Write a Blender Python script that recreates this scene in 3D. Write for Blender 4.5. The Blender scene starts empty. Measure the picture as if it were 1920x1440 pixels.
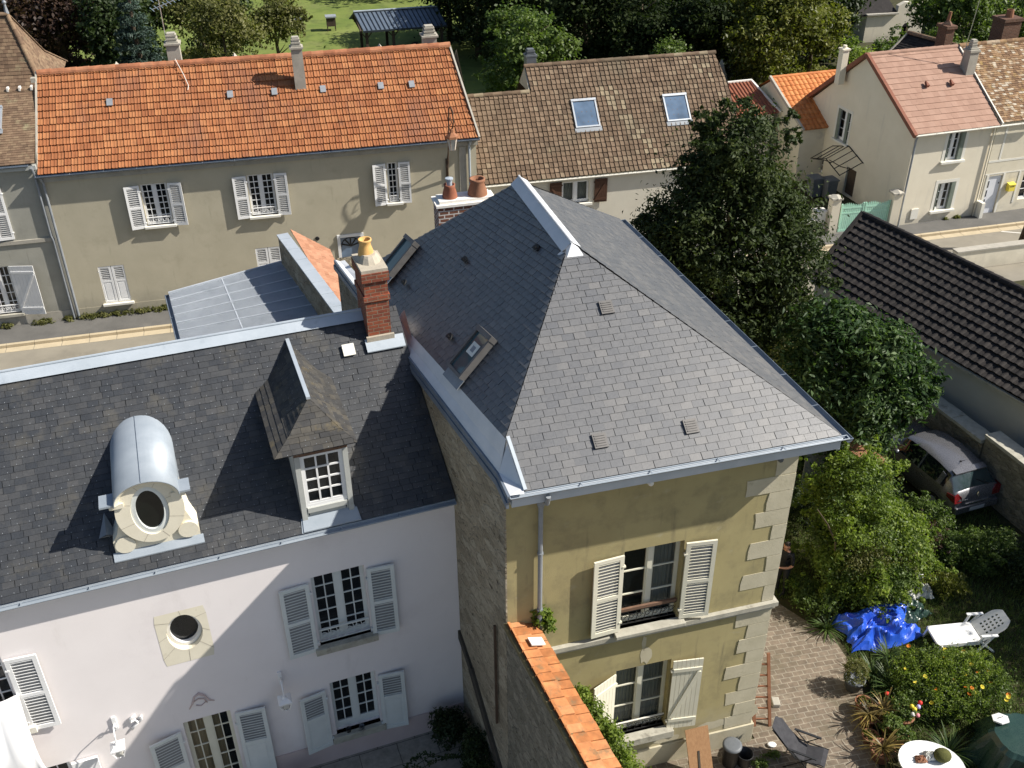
import bpy, bmesh, math, random
import numpy as np
from mathutils import Vector, Matrix

D = bpy.data
SC = bpy.context.scene
COL = SC.collection
R = math.radians

# ------------------------------------------------------------------ camera
cam_data = D.cameras.new('camera')
cam_data.sensor_fit = 'HORIZONTAL'
cam_data.sensor_width = 36.0
cam_data.lens = 35.751
cam_data.clip_start = 0.1
cam_data.clip_end = 2000
cam = D.objects.new('camera', cam_data)
COL.objects.link(cam)
# the photographing drone: 19.5 m up, looking 32.6 degrees down
m = Matrix(((0.999965, 0.008389, 0.0), (-0.004521, 0.538926, -0.842341), (-0.007066, 0.842311, 0.538945)))
m4 = m.to_4x4()
m4.translation = Vector((0, 0, 19.5))
cam.matrix_world = m4
SC.camera = cam

# ------------------------------------------------------------------ world, sun, exposure
SUN_AZ, SUN_EL = R(91), R(42)
w = D.worlds.new('World')
SC.world = w
w.use_nodes = True
nt = w.node_tree
bg = nt.nodes['Background']
sky = nt.nodes.new('ShaderNodeTexSky')
sky.sky_type = 'NISHITA'
sky.sun_disc = False
sky.sun_elevation = SUN_EL
sky.sun_rotation = SUN_AZ
sky.air_density = 1.0
sky.dust_density = 1.5
sky.altitude = 100
nt.links.new(sky.outputs[0], bg.inputs[0])
bg.inputs[1].default_value = 0.078
S = Vector((math.cos(SUN_EL) * math.sin(SUN_AZ), math.cos(SUN_EL) * math.cos(SUN_AZ), math.sin(SUN_EL)))
sd = D.lights.new('sun', 'SUN')
sd.energy = 5.0
sd.angle = R(0.5)
sd.color = (1.0, 0.945, 0.86)
sun = D.objects.new('sun', sd)
COL.objects.link(sun)
sun.rotation_euler = S.to_track_quat('Z', 'Y').to_euler()
SC.view_settings.view_transform = 'Standard'
SC.view_settings.look = 'None'
SC.view_settings.exposure = 0.6
SC.view_settings.gamma = 1.0

# ------------------------------------------------------------------ material helpers
def ramp(n, l, fac, cols, pos=None):
    r = n.new('ShaderNodeValToRGB')
    e = r.color_ramp.elements
    k = len(cols)
    pos = pos or [i / (k - 1) for i in range(k)]
    while len(e) < k:
        e.new(0.5)
    for i in range(k):
        e[i].position = pos[i]
        e[i].color = (*cols[i], 1)
    l.new(fac, r.inputs[0])
    return r.outputs[0]

def noise(n, l, vec, scale, detail=5, rough=.6, dist=0.0):
    x = n.new('ShaderNodeTexNoise')
    x.inputs['Scale'].default_value = scale
    x.inputs['Detail'].default_value = detail
    x.inputs['Roughness'].default_value = rough
    x.inputs['Distortion'].default_value = dist
    l.new(vec, x.inputs['Vector'])
    return x.outputs['Fac']

def mixc(n, l, fac, a, b, mode='MIX'):
    x = n.new('ShaderNodeMix')
    x.data_type = 'RGBA'
    x.blend_type = mode
    for val, sock in ((fac, 0), (a, 6), (b, 7)):
        if hasattr(val, 'is_linked') or hasattr(val, 'links'):
            l.new(val, x.inputs[sock])
        elif sock == 0:
            x.inputs[0].default_value = val
        else:
            x.inputs[sock].default_value = (*val, 1)
    return x.outputs[2]

def remap(n, l, v, a, b, c=0, d=1):
    x = n.new('ShaderNodeMapRange')
    x.inputs[1].default_value = a
    x.inputs[2].default_value = b
    x.inputs[3].default_value = c
    x.inputs[4].default_value = d
    l.new(v, x.inputs[0])
    return x.outputs[0]

def new_mat(name):
    mt = D.materials.new(name)
    mt.use_nodes = True
    n, l = mt.node_tree.nodes, mt.node_tree.links
    return mt, n, l, n['Principled BSDF']

def coords(n, l, stretch=None, wall=False, rot=0):
    tc = n.new('ShaderNodeTexCoord')
    v = tc.outputs['Object']
    if wall:                                   # (x+y, z) so that bricks course round corners
        s = n.new('ShaderNodeSeparateXYZ'); l.new(v, s.inputs[0])
        a = n.new('ShaderNodeMath'); a.operation = 'ADD'
        l.new(s.outputs[0], a.inputs[0]); l.new(s.outputs[1], a.inputs[1])
        c = n.new('ShaderNodeCombineXYZ')
        l.new(a.outputs[0], c.inputs[0]); l.new(s.outputs[2], c.inputs[1])
        v = c.outputs[0]
    if stretch or rot:
        mp = n.new('ShaderNodeMapping')
        mp.inputs['Scale'].default_value = stretch or (1, 1, 1)
        mp.inputs['Rotation'].default_value = (0, 0, rot)
        l.new(v, mp.inputs[0])
        v = mp.outputs[0]
    return v

def bump(n, l, b, h, strength, dist=.02):
    x = n.new('ShaderNodeBump')
    x.inputs['Strength'].default_value = strength
    x.inputs['Distance'].default_value = dist
    l.new(h, x.inputs['Height'])
    l.new(x.outputs[0], b.inputs['Normal'])

def surf(name, cols, scale=2.0, rough=.85, bmp=.25, bscale=60, metal=0.0, spec=.3, attr=False, var=.25,
         stain=None, stretch=None, coat=0.0, bdist=.01, band=None):
    """noise-mottled surface; attr: colour per tile from the 'rnd' face attribute; stain: (colour, scale, lo, hi)"""
    mt, n, l, b = new_mat(name)
    v = coords(n, l, stretch)
    f = noise(n, l, v, scale)
    f2 = remap(n, l, f, .3, .7)
    if attr:
        a = n.new('ShaderNodeAttribute'); a.attribute_name = 'rnd'
        c = ramp(n, l, a.outputs['Fac'], cols)
        g = ramp(n, l, f2, [(1 - var,) * 3, (1 + var * .6,) * 3])
        c = mixc(n, l, 1.0, c, g, 'MULTIPLY')
    else:
        c = ramp(n, l, f2, cols)
    for st in (stain or []):
        sv = coords(n, l, st[4]) if len(st) > 4 else v
        sf = remap(n, l, noise(n, l, sv, st[1], 8, .65), st[2], st[3])
        c = mixc(n, l, sf, c, st[0])
    if band:                                   # splash-back dirt rising unevenly from the foot of a wall
        sp = n.new('ShaderNodeSeparateXYZ'); l.new(coords(n, l), sp.inputs[0])
        ad = n.new('ShaderNodeMath'); ad.operation = 'MULTIPLY_ADD'; ad.inputs[1].default_value = -1.6
        l.new(noise(n, l, v, 1.7, 7, .65), ad.inputs[0]); l.new(sp.outputs[2], ad.inputs[2])
        c = mixc(n, l, remap(n, l, ad.outputs[0], band[1] - .8, band[2] - .8, 0, .8), c, band[0])
    l.new(c, b.inputs['Base Color'])
    fr = noise(n, l, v, bscale, 3)
    rr = remap(n, l, fr, .3, .7, max(0.02, rough - .1), min(1, rough + .1))
    l.new(rr, b.inputs['Roughness'])
    b.inputs['Metallic'].default_value = metal
    b.inputs['Specular IOR Level'].default_value = spec
    b.inputs['Coat Weight'].default_value = coat
    if bmp:
        bump(n, l, b, fr, bmp, bdist)
    return mt

def brick_mat(name, c1, c2, mortar, bw, bh, msize=.01, wall=True, rot=0, rough=.9, off=.5, stain=None, bmp=.6):
    mt, n, l, b = new_mat(name)
    v = coords(n, l, None, wall, rot)
    t = n.new('ShaderNodeTexBrick')
    t.offset = off
    t.inputs['Color1'].default_value = (*c1, 1)
    t.inputs['Color2'].default_value = (*c2, 1)
    t.inputs['Mortar'].default_value = (*mortar, 1)
    t.inputs['Scale'].default_value = 1
    t.inputs['Mortar Size'].default_value = msize
    t.inputs['Mortar Smooth'].default_value = .3
    t.inputs['Brick Width'].default_value = bw
    t.inputs['Row Height'].default_value = bh
    dn = n.new('ShaderNodeTexNoise'); dn.inputs['Scale'].default_value = 5
    l.new(v, dn.inputs['Vector'])
    sc = n.new('ShaderNodeVectorMath'); sc.operation = 'MULTIPLY_ADD'
    sc.inputs[1].default_value = (.03, .03, 0)
    l.new(dn.outputs['Color'], sc.inputs[0]); l.new(v, sc.inputs[2])
    l.new(sc.outputs[0], t.inputs['Vector'])
    f = remap(n, l, noise(n, l, v, 6, 8, .7), .3, .75)
    c = mixc(n, l, 1.0, t.outputs['Color'], ramp(n, l, f, [(.6, .6, .6), (1.15, 1.12, 1.1)]), 'MULTIPLY')
    for st in (stain or []):
        c = mixc(n, l, remap(n, l, noise(n, l, v, st[1], 8, .65), st[2], st[3]), c, st[0])
    l.new(c, b.inputs['Base Color'])
    b.inputs['Roughness'].default_value = rough
    b.inputs['Specular IOR Level'].default_value = .25
    inv = remap(n, l, t.outputs['Fac'], 0, 1, 1, 0)
    bump(n, l, b, inv, bmp, .015)
    return mt

def rubble_mat(name, cols, mortar, scale=3.2):
    mt, n, l, b = new_mat(name)
    v = coords(n, l, (1, 1.7, 1), True)
    dn = n.new('ShaderNodeTexNoise'); dn.inputs['Scale'].default_value = 4
    l.new(v, dn.inputs['Vector'])
    sc = n.new('ShaderNodeVectorMath'); sc.operation = 'MULTIPLY_ADD'
    sc.inputs[1].default_value = (.35, .35, 0)
    l.new(dn.outputs['Color'], sc.inputs[0]); l.new(v, sc.inputs[2])
    vo = n.new('ShaderNodeTexVoronoi'); vo.feature = 'DISTANCE_TO_EDGE'
    vo.inputs['Scale'].default_value = scale
    vc = n.new('ShaderNodeTexVoronoi'); vc.inputs['Scale'].default_value = scale
    l.new(sc.outputs[0], vo.inputs['Vector']); l.new(sc.outputs[0], vc.inputs['Vector'])
    sp = n.new('ShaderNodeSeparateColor'); l.new(vc.outputs['Color'], sp.inputs[0])
    c = ramp(n, l, sp.outputs[0], cols)
    e = remap(n, l, vo.outputs['Distance'], .02, .09)
    f = noise(n, l, v, 9, 8, .75)
    c = mixc(n, l, e, mortar, c)
    c = mixc(n, l, 1.0, c, ramp(n, l, remap(n, l, f, .3, .7), [(.55, .53, .5), (1.15, 1.13, 1.1)]), 'MULTIPLY')
    pit = remap(n, l, noise(n, l, v, 5.5, 6, .7, 1.2), .6, .68)
    c = mixc(n, l, pit, c, (.07, .05, .035))
    l.new(c, b.inputs['Base Color'])
    b.inputs['Roughness'].default_value = .95
    b.inputs['Specular IOR Level'].default_value = .15
    ad = n.new('ShaderNodeMath'); ad.operation = 'MULTIPLY_ADD'
    ad.inputs[1].default_value = .8
    l.new(f, ad.inputs[0]); l.new(e, ad.inputs[2])
    sb = n.new('ShaderNodeMath'); sb.operation = 'SUBTRACT'
    l.new(ad.outputs[0], sb.inputs[0]); l.new(pit, sb.inputs[1])
    bump(n, l, b, sb.outputs[0], .8, .03)
    return mt

def leaf_mat(name, cols, trans=.35, rough=.5, spec=.3):
    mt, n, l, b = new_mat(name)
    a = n.new('ShaderNodeAttribute'); a.attribute_name = 'rnd'
    c = ramp(n, l, a.outputs['Fac'], cols)
    l.new(c, b.inputs['Base Color'])
    b.inputs['Roughness'].default_value = rough
    b.inputs['Specular IOR Level'].default_value = spec
    tr = n.new('ShaderNodeBsdfTranslucent')
    bright = mixc(n, l, 1.0, c, (1.3, 1.5, .6), 'MULTIPLY')
    l.new(bright, tr.inputs[0])
    mx = n.new('ShaderNodeMixShader')
    mx.inputs[0].default_value = trans
    l.new(b.outputs[0], mx.inputs[1]); l.new(tr.outputs[0], mx.inputs[2])
    l.new(mx.outputs[0], n['Material Output'].inputs[0])
    return mt

def glass_mat(name, tint, spec=.8, see=.0):
    mt, n, l, b = new_mat(name)
    v = coords(n, l)
    f = noise(n, l, v, 1.3, 2)
    c = ramp(n, l, remap(n, l, f, .3, .7), [tuple(x * .5 for x in tint), tint])
    l.new(c, b.inputs['Base Color'])
    b.inputs['Roughness'].default_value = .06
    b.inputs['Specular IOR Level'].default_value = spec
    if see:
        tr = n.new('ShaderNodeBsdfTransparent')
        mx = n.new('ShaderNodeMixShader'); mx.inputs[0].default_value = see
        l.new(b.outputs[0], mx.inputs[1]); l.new(tr.outputs[0], mx.inputs[2])
        l.new(mx.outputs[0], n['Material Output'].inputs[0])
    return mt

M = {}
# plasters
M['pink'] = surf('pink plaster', [(.755, .71, .698), (.79, .745, .733)], 1.1, .92, .15, 45,
                 stain=[((.64, .585, .58), .6, .55, .9), ((.655, .61, .59), 2.2, .6, .85, (1, 1, .3)), ((.60, .57, .53), 5, .68, .8, (1.5, 1.5, .15))], band=((.60, .53, .51), 1.0, -.3))
M['pinkbase'] = surf('rose plinth plaster', [(.50, .40, .38), (.56, .46, .44)], 1.5, .92, .2, 45)
M['olive'] = surf('ochre olive render', [(.335, .285, .142), (.40, .342, .174)], 1.2, .95, .3, 55,
                  stain=[((.225, .195, .11), 1.4, .5, .75), ((.40, .36, .24), 2.6, .62, .78), ((.16, .14, .09), 3.0, .58, .82, (1.6, 1, .18))], band=((.43, .39, .28), 1.5, .4))
M['farwall'] = surf('grey beige roughcast', [(.44, .40, .295), (.50, .455, .34)], .9, .95, .4, 40,
                    stain=[((.36, .32, .23), .8, .55, .8), ((.33, .30, .22), 3.0, .6, .8, (1.6, 1, .2))], band=((.30, .275, .21), 1.1, .1))
M['graywall'] = surf('grey roughcast', [(.31, .305, .26), (.37, .36, .31)], 1.4, .95, .4, 40,
                     stain=[((.26, .25, .215), 1.1, .55, .8), ((.24, .235, .20), 3, .6, .8, (1.6, 1, .2))], band=((.24, .23, .2), 1.0, .1))
M['cream'] = surf('cream render', [(.68, .62, .49), (.74, .68, .545)], 1.0, .93, .2, 45,
                  stain=[((.57, .53, .44), 1.6, .58, .82, (1.5, 1.5, .25))], band=((.50, .46, .37), .7, .0))
M['beige2'] = surf('patched cream render', [(.62, .565, .435), (.69, .635, .505)], 1.2, .93, .2, 45,
                   stain=[((.46, .43, .36), 1.5, .55, .75)])
M['offwhite'] = surf('pale band paint', [(.68, .66, .58), (.74, .72, .65)], 2, .9, .1, 50)
M['brownwall'] = surf('off-white roughcast', [(.60, .56, .46), (.66, .62, .515)], 1.1, .93, .3, 45,
                      stain=[((.46, .42, .28), .9, .58, .78)])
M['garwall'] = surf('garage grey render', [(.42, .41, .37), (.48, .47, .43)], .8, .93, .2, 45)
M['stone'] = surf('dressed limestone', [(.44, .40, .285), (.53, .485, .36)], 2.5, .9, .45, 35,
                  stain=[((.36, .33, .23), 4, .6, .75)])
M['stonelt'] = surf('cream dressed stone', [(.68, .63, .50), (.745, .695, .56)], 2.5, .88, .2, 45,
                    stain=[((.55, .50, .37), 5, .6, .8)])
M['sill'] = surf('weathered stone sill', [(.32, .305, .25), (.45, .43, .36)], 5, .92, .4, 40, stain=[((.15, .135, .11), 3, .58, .75), ((.36, .27, .09), 2, .68, .8)])
M['rubble'] = rubble_mat('rubble limestone wall', [(.27, .235, .175), (.36, .32, .245), (.44, .40, .315)], (.385, .345, .265), 2.6)
M['rubbledk'] = rubble_mat('old garden wall stone', [(.19, .18, .145), (.26, .245, .20), (.33, .31, .255)], (.26, .245, .20), 3.2)
M['brick'] = brick_mat('red chimney brick', (.34, .10, .05), (.22, .07, .045), (.27, .20, .14), .22, .082, .010,
                       stain=[((.42, .33, .22), 5, .66, .76), ((.10, .06, .045), 3, .62, .8)])
M['brickw'] = brick_mat('brown brick with white joints', (.16, .075, .05), (.22, .10, .065), (.62, .60, .57), .24, .095, .016)
M['brickdk'] = brick_mat('dark old brick', (.12, .065, .045), (.17, .09, .06), (.20, .16, .12), .22, .07, .01)
M['mortar'] = surf('mortar flaunching', [(.36, .32, .25), (.46, .41, .33)], 6, .95, .6, 25)
M['whiteren'] = surf('white render', [(.70, .67, .61), (.78, .75, .69)], 4, .9, .2, 40)
M['concrete'] = surf('weathered concrete', [(.33, .31, .26), (.43, .40, .34)], 3, .93, .4, 40,
                     stain=[((.22, .21, .17), 4, .6, .78)])
# roof coverings (colour per tile)
M['slatefront'] = surf('new slate', [(.066, .070, .077), (.077, .080, .085), (.083, .085, .089), (.090, .091, .093), (.112, .110, .108)], 6, .49, .10, 30, attr=True, var=.10, spec=1.0,
                       stain=[((.09, .089, .09), 1.1, .62, .95)])
M['slatedk'] = surf('old blue slate', [(.026, .030, .036), (.034, .037, .042), (.038, .041, .045), (.052, .053, .055)], 5, .55, .2, 30, attr=True, var=.2, spec=.5,
                    stain=[((.085, .078, .062), 1.6, .56, .82), ((.10, .095, .08), 9, .68, .8)])
M['slatebr'] = surf('lichened slate', [(.042, .042, .042), (.058, .056, .052), (.08, .073, .06)], 5, .75, .3, 30, attr=True, var=.25,
                    stain=[((.16, .125, .06), 2.0, .58, .8), ((.30, .28, .24), 12, .7, .76)])
M['orange'] = surf('orange clay tiles', [(.265, .098, .04), (.315, .122, .05), (.345, .14, .057), (.385, .168, .07)], 3, .8, .25, 40, attr=True, var=.16,
                   stain=[((.22, .10, .06), .5, .5, .72, (1.2, .5, .5)), ((.18, .10, .065), 1.6, .62, .8)])
M['orangenew'] = surf('new bright orange tiles', [(.46, .155, .045), (.53, .19, .055), (.57, .22, .07)], 3, .7, .2, 40, attr=True, var=.12)
M['salmon'] = surf('salmon tiles', [(.315, .19, .138), (.345, .212, .155), (.37, .232, .172)], 3, .85, .15, 40, attr=True, var=.1)
M['browntile'] = surf('brown concrete tiles', [(.12, .082, .054), (.15, .103, .066), (.172, .118, .077), (.195, .138, .092), (.29, .235, .155)], 4, .9, .35, 40, attr=True, var=.25,
                      stain=[((.13, .105, .07), .5, .5, .75), ((.42, .36, .22), 1.4, .68, .78, (1, .35, .35))])
M['plaintile'] = surf('small brown plain tiles', [(.13, .085, .055), (.17, .11, .07), (.20, .135, .085), (.23, .16, .10)], 4, .9, .35, 40, attr=True, var=.25,
                      stain=[((.30, .27, .16), 1.6, .6, .78)])
M['lichentile'] = surf('lichened old tiles', [(.16, .095, .055), (.22, .13, .07), (.30, .19, .10), (.48, .42, .33)], 7, .95, .5, 30, attr=True, var=.4,
                       stain=[((.55, .50, .40), 7, .66, .74), ((.34, .25, .07), 2.5, .58, .75)])
M['darktile'] = surf('dark brown roman tiles', [(.017, .0145, .0135), (.023, .0195, .0175), (.031, .026, .023)], 4, .8, .35, 40, attr=True, var=.35,
                     stain=[((.10, .075, .055), 5, .64, .8)])
M['capor'] = surf('orange wall tiles', [(.36, .14, .05), (.45, .175, .062), (.50, .205, .08), (.54, .25, .11)], 5, .85, .3, 40, attr=True, var=.3,
                  stain=[((.17, .13, .07), 4.5, .54, .72), ((.33, .25, .10), 2.5, .62, .8)])
M['redbrowntrim'] = surf('red brown verge tiles', [(.18, .07, .045), (.25, .10, .06)], 3, .8, .2, 40)
# metals and paints
M['zinc'] = surf('zinc sheet', [(.345, .39, .43), (.41, .455, .50)], 1.8, .45, .04, 30, metal=.08, spec=.5,
                 stain=[((.25, .29, .335), 2.5, .58, .8)])
M['zincnew'] = surf('new bright zinc', [(.56, .58, .60), (.66, .67, .68)], 2.2, .55, .05, 30, metal=.1, spec=.35)
M['zincdk'] = surf('blue grey zinc fascia', [(.13, .16, .20), (.19, .225, .27)], 2.5, .5, .05, 30, metal=.3, spec=.5)
M['lead'] = surf('grey flashing', [(.22, .24, .26), (.30, .32, .34)], 3, .6, .1, 30, metal=.2)
M['white'] = surf('white paint', [(.74, .74, .73), (.80, .80, .79)], 3, .55, .05, 40)
M['shutgrey'] = surf('pale grey green paint', [(.60, .63, .61), (.67, .70, .68)], 3, .6, .05, 40)
M['ivory'] = surf('ivory paint', [(.68, .65, .52), (.74, .71, .58)], 3, .6, .1, 40, stain=[((.45, .41, .32), 8, .7, .8)])
M['creamfr'] = surf('cream window paint', [(.64, .62, .50), (.71, .69, .57)], 3, .6, .05, 40)
M['dormwood'] = surf('grey dormer paint', [(.38, .39, .37), (.46, .47, .44)], 3, .7, .1, 40, stain=[((.28, .27, .24), 5, .62, .8)])
M['oldwood'] = surf('rotten brown wood', [(.13, .075, .05), (.20, .12, .08)], 6, .9, .4, 40, stretch=(1, 1, 6))
M['brownshut'] = surf('dark brown shutter', [(.075, .035, .02), (.10, .05, .03)], 5, .6, .1, 40)
M['greyframe'] = surf('grey green shutter paint', [(.14, .17, .14), (.20, .23, .19)], 3, .6, .05, 40)
M['plastic'] = surf('white plastic', [(.78, .78, .76), (.82, .82, .80)], 3, .35, .02, 40, spec=.5)
M['doorwhite'] = surf('white door paint', [(.62, .64, .68), (.68, .70, .74)], 2, .4, .02, 40)
M['iron'] = surf('black iron', [(.015, .015, .015), (.03, .03, .03)], 5, .6, .1, 40, metal=.3)
M['blackpl'] = surf('black plastic', [(.015, .016, .018), (.03, .031, .033)], 5, .5, .05, 40)
M['greypl'] = surf('grey bin plastic', [(.10, .11, .12), (.14, .15, .16)], 5, .5, .05, 40)
M['alu'] = surf('aluminium frame', [(.40, .43, .46), (.48, .51, .54)], 4, .4, .03, 40, metal=.4)
M['brownalu'] = surf('dark brown aluminium', [(.12, .115, .11), (.165, .158, .15)], 4, .5, .03, 40, metal=.3)
M['terracotta'] = surf('terracotta pot', [(.22, .10, .055), (.29, .14, .08)], 5, .85, .2, 40)
M['potyellow'] = surf('yellow clay pot', [(.58, .34, .11), (.66, .41, .16)], 6, .7, .15, 40)
M['potred'] = surf('dark red clay pot', [(.20, .07, .04), (.30, .11, .06)], 5, .8, .2, 40)
M['mint'] = surf('mint green paint', [(.36, .62, .48), (.43, .69, .55)], 3, .5, .04, 40)
M['yellow'] = surf('yellow letterbox', [(.72, .58, .07), (.78, .64, .10)], 3, .5, .04, 40)
M['anthr'] = surf('anthracite sheet', [(.115, .15, .195), (.155, .195, .245)], 3, .4, .03, 40, metal=.3, spec=.5)
M['anthrdk'] = surf('anthracite trim', [(.03, .04, .05), (.05, .06, .07)], 3, .5, .03, 40, metal=.3)
M['darkwood'] = surf('dark stained timber', [(.055, .04, .03), (.09, .065, .045)], 5, .8, .2, 40)
M['ply'] = surf('orange plywood', [(.25, .135, .065), (.33, .19, .095)], 3, .8, .15, 40, stretch=(9, 9, 1))
M['ladderwood'] = surf('reddish wood', [(.17, .075, .04), (.24, .11, .06)], 4, .75, .1, 40)
M['dark'] = surf('dark interior', [(.008, .008, .009), (.016, .016, .017)], 1, .9, 0, 10)
M['curtain'] = surf('net curtain', [(.22, .25, .23), (.36, .39, .36)], 6, .9, 0, 40, stretch=(7, 7, .4))
M['drape'] = surf('ochre curtain', [(.42, .34, .18), (.52, .43, .25)], 6, .9, 0, 40, stretch=(7, 7, .4))
M['glass'] = glass_mat('dark pane', (.018, .022, .026), .55, .25)
M['glasssee'] = glass_mat('clear pane', (.02, .028, .03), .55, .6)
M['glassteal'] = glass_mat('teal roof pane', (.085, .14, .15), .3)
M['scar'] = surf('dark stained mortar', [(.04, .035, .03), (.075, .065, .05)], 4, .95, .4, 30)
M['moss'] = surf('mossy mortar', [(.12, .095, .04), (.20, .17, .09)], 6, .95, .5, 25)
M['rust'] = surf('rusty pipe', [(.07, .045, .03), (.11, .075, .05)], 5, .8, .3, 30)
M['glassblue'] = glass_mat('sky pane', (.14, .21, .31), .9)
M['glasscar'] = glass_mat('tinted car glass', (.012, .016, .018), .9)
M['glassrear'] = glass_mat('rear car glass', (.035, .06, .065), 1.0)
M['glasslamp'] = glass_mat('lamp glass', (.75, .73, .66), .5)
M['copper'] = surf('copper lantern', [(.28, .12, .06), (.36, .17, .09)], 5, .5, .05, 40, metal=.4)
# ground
M['asphalt'] = surf('worn asphalt', [(.215, .195, .155), (.27, .245, .195)], .7, .95, .3, 60, stain=[((.17, .155, .125), .5, .55, .75), ((.30, .27, .21), 3, .64, .8)])
M['pave'] = surf('grey pavement asphalt', [(.10, .097, .09), (.14, .135, .125)], 1.0, .95, .3, 60, stain=[((.17, .16, .14), .9, .58, .8)])
M['kerb'] = surf('kerb stone', [(.42, .35, .235), (.50, .42, .29)], 2, .92, .3, 40)
M['line'] = surf('road paint', [(.62, .60, .54), (.70, .68, .62)], 5, .8, .1, 40)
M['soil'] = surf('garden soil and grass', [(.022, .03, .010), (.05, .045, .02), (.045, .06, .016)], 2.2, .97, .6, 25)
M['lawn'] = surf('mown lawn', [(.10, .145, .028), (.145, .185, .04), (.18, .215, .055)], .35, .97, .5, 9, stain=[((.06, .085, .022), .8, .5, .75), ((.20, .20, .08), .25, .55, .8)])
M['gravel'] = surf('pale courtyard slab', [(.27, .255, .215), (.335, .315, .27)], 2, .93, .3, 40)
M['paver'] = brick_mat('patio sandstone setts', (.178, .143, .108), (.228, .185, .14), (.32, .285, .225), .26, .15, .014, wall=False, rot=R(-12), rough=.92,
                       stain=[((.115, .10, .065), .8, .5, .72), ((.33, .285, .215), 1.3, .6, .8)], bmp=.5)
M['slab'] = brick_mat('courtyard slabs', (.30, .285, .245), (.345, .325, .28), (.14, .13, .11), .9, .6, .012, wall=False, rot=R(-19.9), rough=.92, stain=[((.20, .19, .15), 1.1, .55, .78)], bmp=.3)
# plastics, cloth, skin
M['tarp'] = surf('blue tarpaulin', [(.012, .06, .46), (.025, .11, .60)], 3, .38, .1, 50, spec=.6)
M['greencover'] = surf('dark green plastic cover', [(.012, .035, .028), (.025, .055, .042)], 3, .3, .1, 40, spec=.6)
M['bag'] = surf('pale plastic bag', [(.50, .50, .46), (.66, .66, .62)], 6, .4, .2, 30, spec=.5)
M['bagy'] = surf('yellowish sack', [(.50, .45, .24), (.62, .56, .33)], 6, .6, .2, 30)
M['fabric'] = surf('dark grey fabric', [(.03, .03, .034), (.05, .05, .055)], 8, .9, .2, 80)
M['parasol'] = surf('white parasol cloth', [(.80, .80, .80), (.84, .84, .84)], 2, .8, .05, 40)
M['tshirt'] = surf('black t-shirt', [(.012, .012, .014), (.022, .022, .025)], 6, .9, .2, 60)
M['skin'] = surf('skin', [(.42, .21, .13), (.50, .26, .17)], 8, .6, .05, 40)
M['hair'] = surf('dark hair', [(.015, .01, .008), (.03, .02, .014)], 20, .7, .3, 90)
M['carpaint'] = surf('grey metallic paint', [(.15, .15, .16), (.18, .18, .19)], 2, .3, 0, 40, metal=.5, spec=.6, coat=.6)
M['tail'] = surf('red tail lamp', [(.11, .008, .01), (.16, .012, .013)], 6, .25, .05, 40, spec=.6)
M['chrome'] = surf('chrome', [(.70, .70, .70), (.78, .78, .78)], 5, .15, 0, 40, metal=.9)
M['tyre'] = surf('tyre rubber', [(.012, .012, .012), (.02, .02, .02)], 5, .9, .2, 60)
M['plate'] = surf('number plate', [(.45, .45, .44), (.52, .52, .5)], 3, .5, 0, 40)
M['bark'] = surf('bark', [(.06, .045, .03), (.12, .095, .065)], 5, .95, .6, 25, stretch=(1, 1, .25))
# foliage
M['lf_holm'] = leaf_mat('dark evergreen leaves', [(.014, .024, .009), (.028, .043, .014), (.048, .068, .020), (.085, .105, .032)], .25, .6, .2)
M['lf_laurel'] = leaf_mat('laurel leaves', [(.018, .042, .014), (.035, .072, .022), (.085, .135, .05), (.165, .22, .095)], .3, .5, .22)
M['lf_bright'] = leaf_mat('bright shrub leaves', [(.06, .095, .018), (.125, .18, .028), (.19, .25, .042), (.29, .34, .068)], .42, .5)
M['lf_mid'] = leaf_mat('mid green leaves', [(.034, .062, .015), (.07, .11, .025), (.115, .165, .04), (.185, .23, .066)], .35, .5)
M['lf_wood'] = leaf_mat('leaves dark with painted shade', [(.012, .021, .009), (.022, .034, .012), (.034, .048, .016), (.052, .068, .022)], .25, .7, .1)  # near-black leaf colour carries the shade of the far grove
M['zincmid'] = surf('dull grey zinc', [(.25, .29, .33), (.32, .36, .40)], 1.8, .45, .04, 30, metal=.1, spec=.5)
M['lf_dark'] = leaf_mat('dark leaves with shade in the tone', [(.012, .025, .008), (.022, .038, .012), (.035, .055, .016), (.05, .075, .02)], .3, .55)  # dark leaf colour with the trees' shade mixed into it
M['lf_copper'] = leaf_mat('copper leaves', [(.022, .013, .011), (.04, .022, .016), (.06, .034, .02), (.07, .065, .02)], .3, .55)
M['lf_spruce'] = leaf_mat('blue spruce needles', [(.016, .032, .025), (.032, .056, .043), (.06, .095, .075), (.12, .165, .13)], .15, .6)
M['lf_tan'] = leaf_mat('olive tan leaves', [(.06, .068, .02), (.105, .112, .032), (.15, .15, .05), (.20, .19, .07)], .35, .55)
M['lf_yellow'] = leaf_mat('yellow green leaves', [(.055, .068, .014), (.10, .115, .02), (.15, .16, .03), (.22, .21, .05)], .35, .5)
M['strap'] = leaf_mat('strap leaves', [(.03, .06, .015), (.06, .10, .025), (.10, .14, .04)], .3, .45)
M['strapy'] = leaf_mat('yellowed strap leaves', [(.055, .042, .015), (.10, .075, .022), (.16, .115, .035), (.34, .25, .07)], .3, .45)
M['cactus'] = surf('mossy ball plant', [(.055, .06, .016), (.10, .10, .03)], 9, .95, .8, 25)
for k, c in dict(fl_orange=(.75, .22, .02), fl_yellow=(.72, .58, .05), fl_red=(.65, .04, .03), fl_pink=(.75, .25, .28), fl_lilac=(.45, .42, .75), fl_white=(.78, .76, .7)).items():
    M[k] = surf(k[3:] + ' petals', [tuple(x * .85 for x in c), c], 6, .6, 0, 30)
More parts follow.
